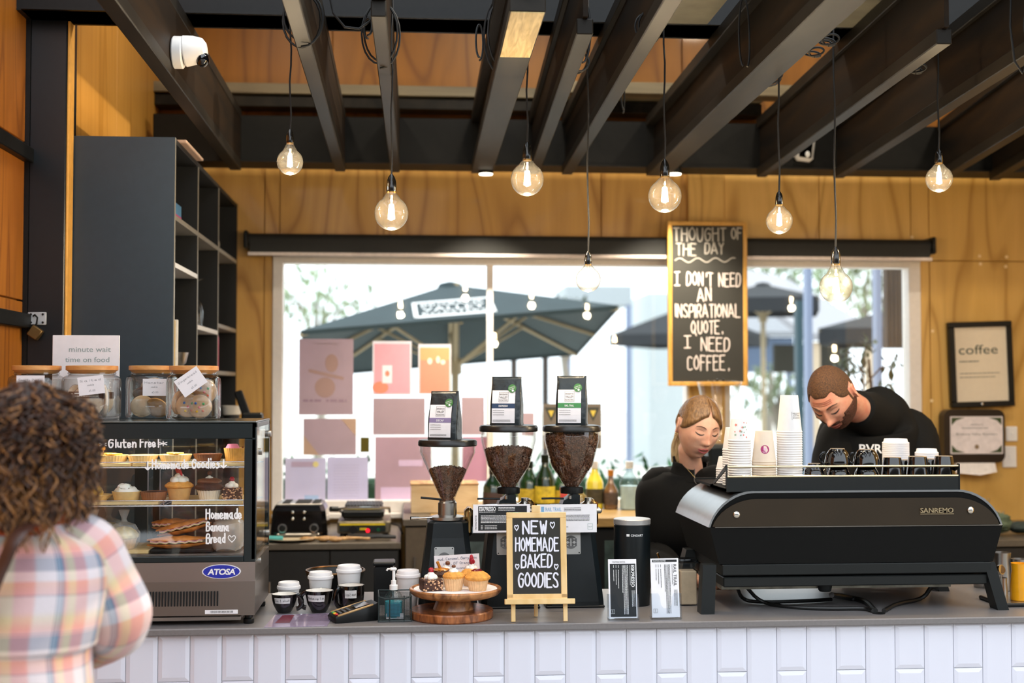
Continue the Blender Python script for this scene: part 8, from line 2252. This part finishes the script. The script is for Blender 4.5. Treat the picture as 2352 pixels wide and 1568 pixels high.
for i, v in enumerate(m.v):
    q_ = Vector((v.x+c.x-pm.location.x, -1.0, v.z+c.z)); hs_ = [b_.ray_cast(q_, Vector((0,1,0)))[0] for b_ in fr_b]; hs_ = [h.y for h in hs_ if h]
    m.v[i] = Vector((q_.x, (min(hs_) if hs_ else -.2)-.002, q_.z))
m.build('chest_lettering', M_pw, pm, fix=False, smooth=False)
trousers(pm, hip, .10, MC['black_trousers'])
# ---------------------------------------------------------------- customer seen from behind
YP = 2.62
skC = skin('light_skin', '#dca084', '#c67a62')
pc = T('person', 'customer with dark curly hair in a pink plaid shirt, seen from behind', 'person', (P(60, 1200, YP).x, YP, 0))
hc = P(72, 1030, YP); QC = orient(hc, math.radians(180+38), math.radians(8), 0, 1.0)
body = MB().grid(R3(QC, head_grid(Matrix.Identity(3), False)))
nb = P(66, 1185, YP)
loft(body, [QC @ Vector((0,.02,-.055)), QC @ Vector((0,.03,-.10)), nb, nb+Vector((0,0,-.06))], [(.05,.05),(.05,.05),(.056,.056),(.09,.08)], 22)
hip = Vector((pc.location.x, YP, .90))
shR = P(203, 1268, YP+.02); shL = Vector((2*nb.x-shR.x, YP-.02, shR.z))
elR = P(268, 1425, YP+.06); wrR = P(218, 1500, YP+.26)
elL = Vector((2*nb.x-elR.x, YP+.08, elR.z)); wrL = P(110, 1470, YP+.26)
ctr = [nb+Vector((0,0,-.035)), nb+Vector((0,0,-.075)), nb+Vector((0,.0,-.20)), Vector((nb.x, YP, 1.10)), hip]
loft(body, ctr, [(.06,.05),(.13,.075),(.128,.09),(.105,.085),(.11,.1)], 24)
for a, b, c in ((shR, elR, wrR), (shL, elL, wrL)):
    loft(body, spl([a, (a+b)/2, b, (b+c)/2, c], 4), spr([.046,.042,.037,.034,.025], 4), 14)
    hand_into(body, c, Vector((-1 if a is shR else 1, .5, .25 if a is shR else .0)), Vector((0,1,0)), .95, .4, 1 if a is shR else -1)
legs_into(body, hip, .09)
for s in (-1, 1): ear_into(body, QC, s)
finish_body(body, skC, pc)
face_parts(pc, QC, False, 1, ('rose_lips', '#b5605a'), ('brown_brow', '#4a3020'))
def plaid(name):
    m, t, out = nodes(name)
    uv = t.nodes.new('ShaderNodeUVMap'); uv.uv_map = 'uv'; sp_ = t.nodes.new('ShaderNodeSeparateXYZ'); t.links.new(uv.outputs[0], sp_.inputs[0])
    W, B, G, K, O, Y_ = '#d2c9cd', '#4f6680', '#b4c0cc', '#d49c98', '#d69a84', '#d2c09a'
    u = mathn(t, 'FRACT', sp_.outputs[0]); v = mathn(t, 'FRACT', sp_.outputs[1])
    ru_ = ramp(t, u, [(0,W),(.20,W),(.215,B),(.235,G),(.275,B),(.285,G),(.325,B),(.34,B),(.36,K),(.45,Y_),(.56,Y_),(.60,K),(.82,K),(.88,W)])
    rv_ = ramp(t, v, [(0,W),(.12,W),(.14,B),(.30,B),(.315,K),(.335,B),(.35,K),(.40,O),(.52,Y_),(.62,W),(.80,W),(.815,B),(.83,K),(.95,O)])
    c = mixc(t, .5, ru_, rv_)
    c = mixc(t, .22, c, ru_, 'MULTIPLY')
    n = noisen(t, mapping(t), 260, 2)
    bsdf(t, out, c, .9, bump=n, bstr=.15, sheen=.2); return m
M_plaid = plaid('pink_plaid_flannel')
def cloth(t, name, pts, rad, n, up, e, mat, us, vs_, amp=.006, f=9, seed=0, seg=44, u0=0, v0=0, fold=None):
    rows = loft(None, spl(pts, n), spr(rad, n), seg, up, e)
    rows = [[p+Vector((noise.noise(p*f+Vector((seed,0,0))), noise.noise(p*f+Vector((0,seed+5,0))), .3*noise.noise(p*f)))*amp for p in r] for r in rows]
    if fold: rows = [[fold(p) for p in r] for r in rows]
    vv = []; uvs = []; acc = 0; circ = sum((rows[len(rows)//2][i]-rows[len(rows)//2][i-1]).length for i in range(seg))
    for j, r in enumerate(rows):
        if j: acc += (sum(rows[j], Vector())/seg-sum(rows[j-1], Vector())/seg).length
        for i in range(seg+1): vv.append(r[i % seg]-Vector(t.location)); uvs.append((u0+i/seg*circ/us, v0-acc/vs_))
    fs = [(j*(seg+1)+i, j*(seg+1)+i+1, (j+1)*(seg+1)+i+1, (j+1)*(seg+1)+i) for j in range(len(rows)-1) for i in range(seg)]
    me = bpy.data.meshes.new(name); me.from_pydata([tuple(v) for v in vv], [], fs); me.materials.append(mat)
    lay = me.uv_layers.new(name='uv')
    for lp in me.loops: lay.data[lp.index].uv = uvs[lp.vertex_index]
    me.polygons.foreach_set('use_smooth', [True]*len(fs)); me.update()
    o = bpy.data.objects.new(name, me); COL.objects.link(o); o.parent = t; return o
topc = nb+Vector((.0,0,.012))
cloth(pc, 'shirt', [topc, nb+Vector((0,0,-.022)), nb+Vector((0,0,-.055)), nb+Vector((0,0,-.12)), nb+Vector((0,0,-.24)), Vector((nb.x, YP, 1.10)), Vector((nb.x, YP, .93)), Vector((nb.x, YP, .80))],
      [(.062,.058),(.095,.075),(.138,.096),(.160,.118),(.146,.124),(.128,.116),(.134,.12),(.142,.13)], 6, Vector((0,1,0)), .82, M_plaid, .105, .145, .010, 7, 4, 72, .03, .86)
inn = nb+(shR-nb)*.62+Vector((0,0,.012))
cloth(pc, 'sleeve', [inn, shR+Vector((0,0,.004)), (shR+elR)/2+Vector((.008,0,0)), elR, (elR*.55+wrR*.45), wrR.lerp(elR,.1)], [(.05,.06),(.064,.066),(.068,.068),(.064,.064),(.054,.054),(.040,.040)], 7, Vector((0,1,0)), 1, M_plaid, .105, .145, .012, 9, 7, 48, .2, .35)
inn = nb+(shL-nb)*.62+Vector((0,0,.012))
cloth(pc, 'sleeve', [inn, shL+Vector((0,0,.004)), (shL+elL)/2, elL, (elL*.55+wrL*.45), wrL.lerp(elL,.1)], [(.06,.07),(.076,.076),(.078,.076),(.072,.070),(.060,.058),(.044,.042)], 7, Vector((0,1,0)), 1, M_plaid, .105, .145, .010, 9, 8, 48, .2, .2)
cloth(pc, 'collar', [nb+Vector((0,0,-.030)), nb+Vector((0,.0,-.008)), nb+Vector((0,0,.012)), nb+Vector((0,0,-.0))], [(.092,.082),(.078,.072),(.064,.062),(.060,.058)], 5, Vector((0,1,0)), 1, mt('rust_inner_collar', '#a8481a', .8), .1, .1, .003)
# bag strap across the back
st = spl([nb+Vector((.045,-.085,.0)), P(42, 1225, YP-.16), P(5, 1300, YP-.165), P(-50, 1420, YP-.155), Vector((nb.x-.17, YP-.06, 1.02))], 8)
MB().tube(st, .016, 10, flat=.22).build('bag_strap', mt('dark_brown_leather', '#3a2018', .4, bump=.1), pc, pc.location)
tb_ = MB().box(-.09,.02,-.07,.09,-.14,.02,.02); tb_.xf(Matrix.Translation((nb.x-.20, YP-.02, 1.0))); tb_.build('shoulder_bag', MC['dark_brown_leather'], pc, pc.location)
trousers(pc, hip, .09, mt('blue_denim', '#3a4c66', .8))
# curly hair: a noisy core plus hundreds of spiral locks
hmc = hairmat('dark_curls', '#170c07', '#4a2814', (14,14,14), .42, 4, .8)
hmg = hairmat('golden_curls', '#38200f', '#a06c3a', (14,14,14), .42, 4, .8)
rnd = random.Random(41)
hcc = P(70, 1035, YP)
core_r = Vector((.086, .106, .136))
def core_pt(d): 
    k = 1+.10*noise.noise(d*3.1+Vector((5,2,1)))+.07*noise.noise(d*8)
    z = d.z*core_r.z*k; w_ = 1+(.10 if z < 0 else 0)*(-z/.1)
    return Vector((d.x*core_r.x*k*w_, d.y*core_r.y*k*w_, z if z > 0 else z*1.45))
m = MB(); rows = []
for j in range(41):
    t_ = PI*(.01+.98*j/40); rows.append([hcc+core_pt(Vector((math.sin(t_)*math.cos(2*PI*i/56), math.sin(t_)*math.sin(2*PI*i/56), -math.cos(t_)))) for i in range(56)])
m.grid(rows); hk = m.build('hair', hmc, pc, pc.location, fix=False, ang=3)
md_, mg_ = MB(), MB()
fdir = (QC.to_3x3() @ Vector((0,-1,0))).normalized()
for i in range(1250):
    a = rnd.uniform(0, 2*PI); zz = rnd.uniform(-.25, .96)
    d = Vector((math.cos(a)*math.sqrt(max(0,1-zz*zz)), math.sin(a)*math.sqrt(max(0,1-zz*zz)), zz))
    if d.dot(fdir) > .55 and zz < .5: continue
    s0 = hcc+core_pt(d)*.96
    L_ = rnd.uniform(.07,.16)*(1.0 if zz < .4 else .75); n = 24
    outw = Vector((d.x, d.y, 0)); outw = outw.normalized() if outw.length > .05 else Vector((rnd.uniform(-1,1),rnd.uniform(-1,1),0)).normalized()
    sd = outw.cross(Vector((0,0,1))); rc = rnd.uniform(.004,.0095); tw = rnd.uniform(1.8,3.6); ph = rnd.uniform(0,6.28); cwv = rnd.choice((-1,1))
    pts = []
    for k in range(n+1):
        u = k/n; drop = L_*u; o_ = .020*math.sin(u*PI*.5)*(1.0 if zz < .5 else .6)
        base = s0+outw*(o_+ (zz > 0)*zz*.085*math.sin(min(1,u*1.1)*PI/2))-Vector((0,0,drop*(1 if zz < .5 else .8)))
        an = ph+cwv*tw*2*PI*u; pts.append(base+outw*rc*math.cos(an)+sd*rc*math.sin(an))
    r0 = rnd.uniform(.0015,.0026)
    (mg_ if (rnd.random() < .22+.35*(zz < .15) or (pts[-1].z < hcc.z-.08 and rnd.random() < .5)) else md_).tube(pts, lambda u: r0*(1-.6*u)+.0006, 5)
tag(md_.build('dark_locks', hmc, pc, pc.location, fix=False), kind='stuff'); tag(mg_.build('golden_locks', hmg, pc, pc.location, fix=False), kind='stuff')
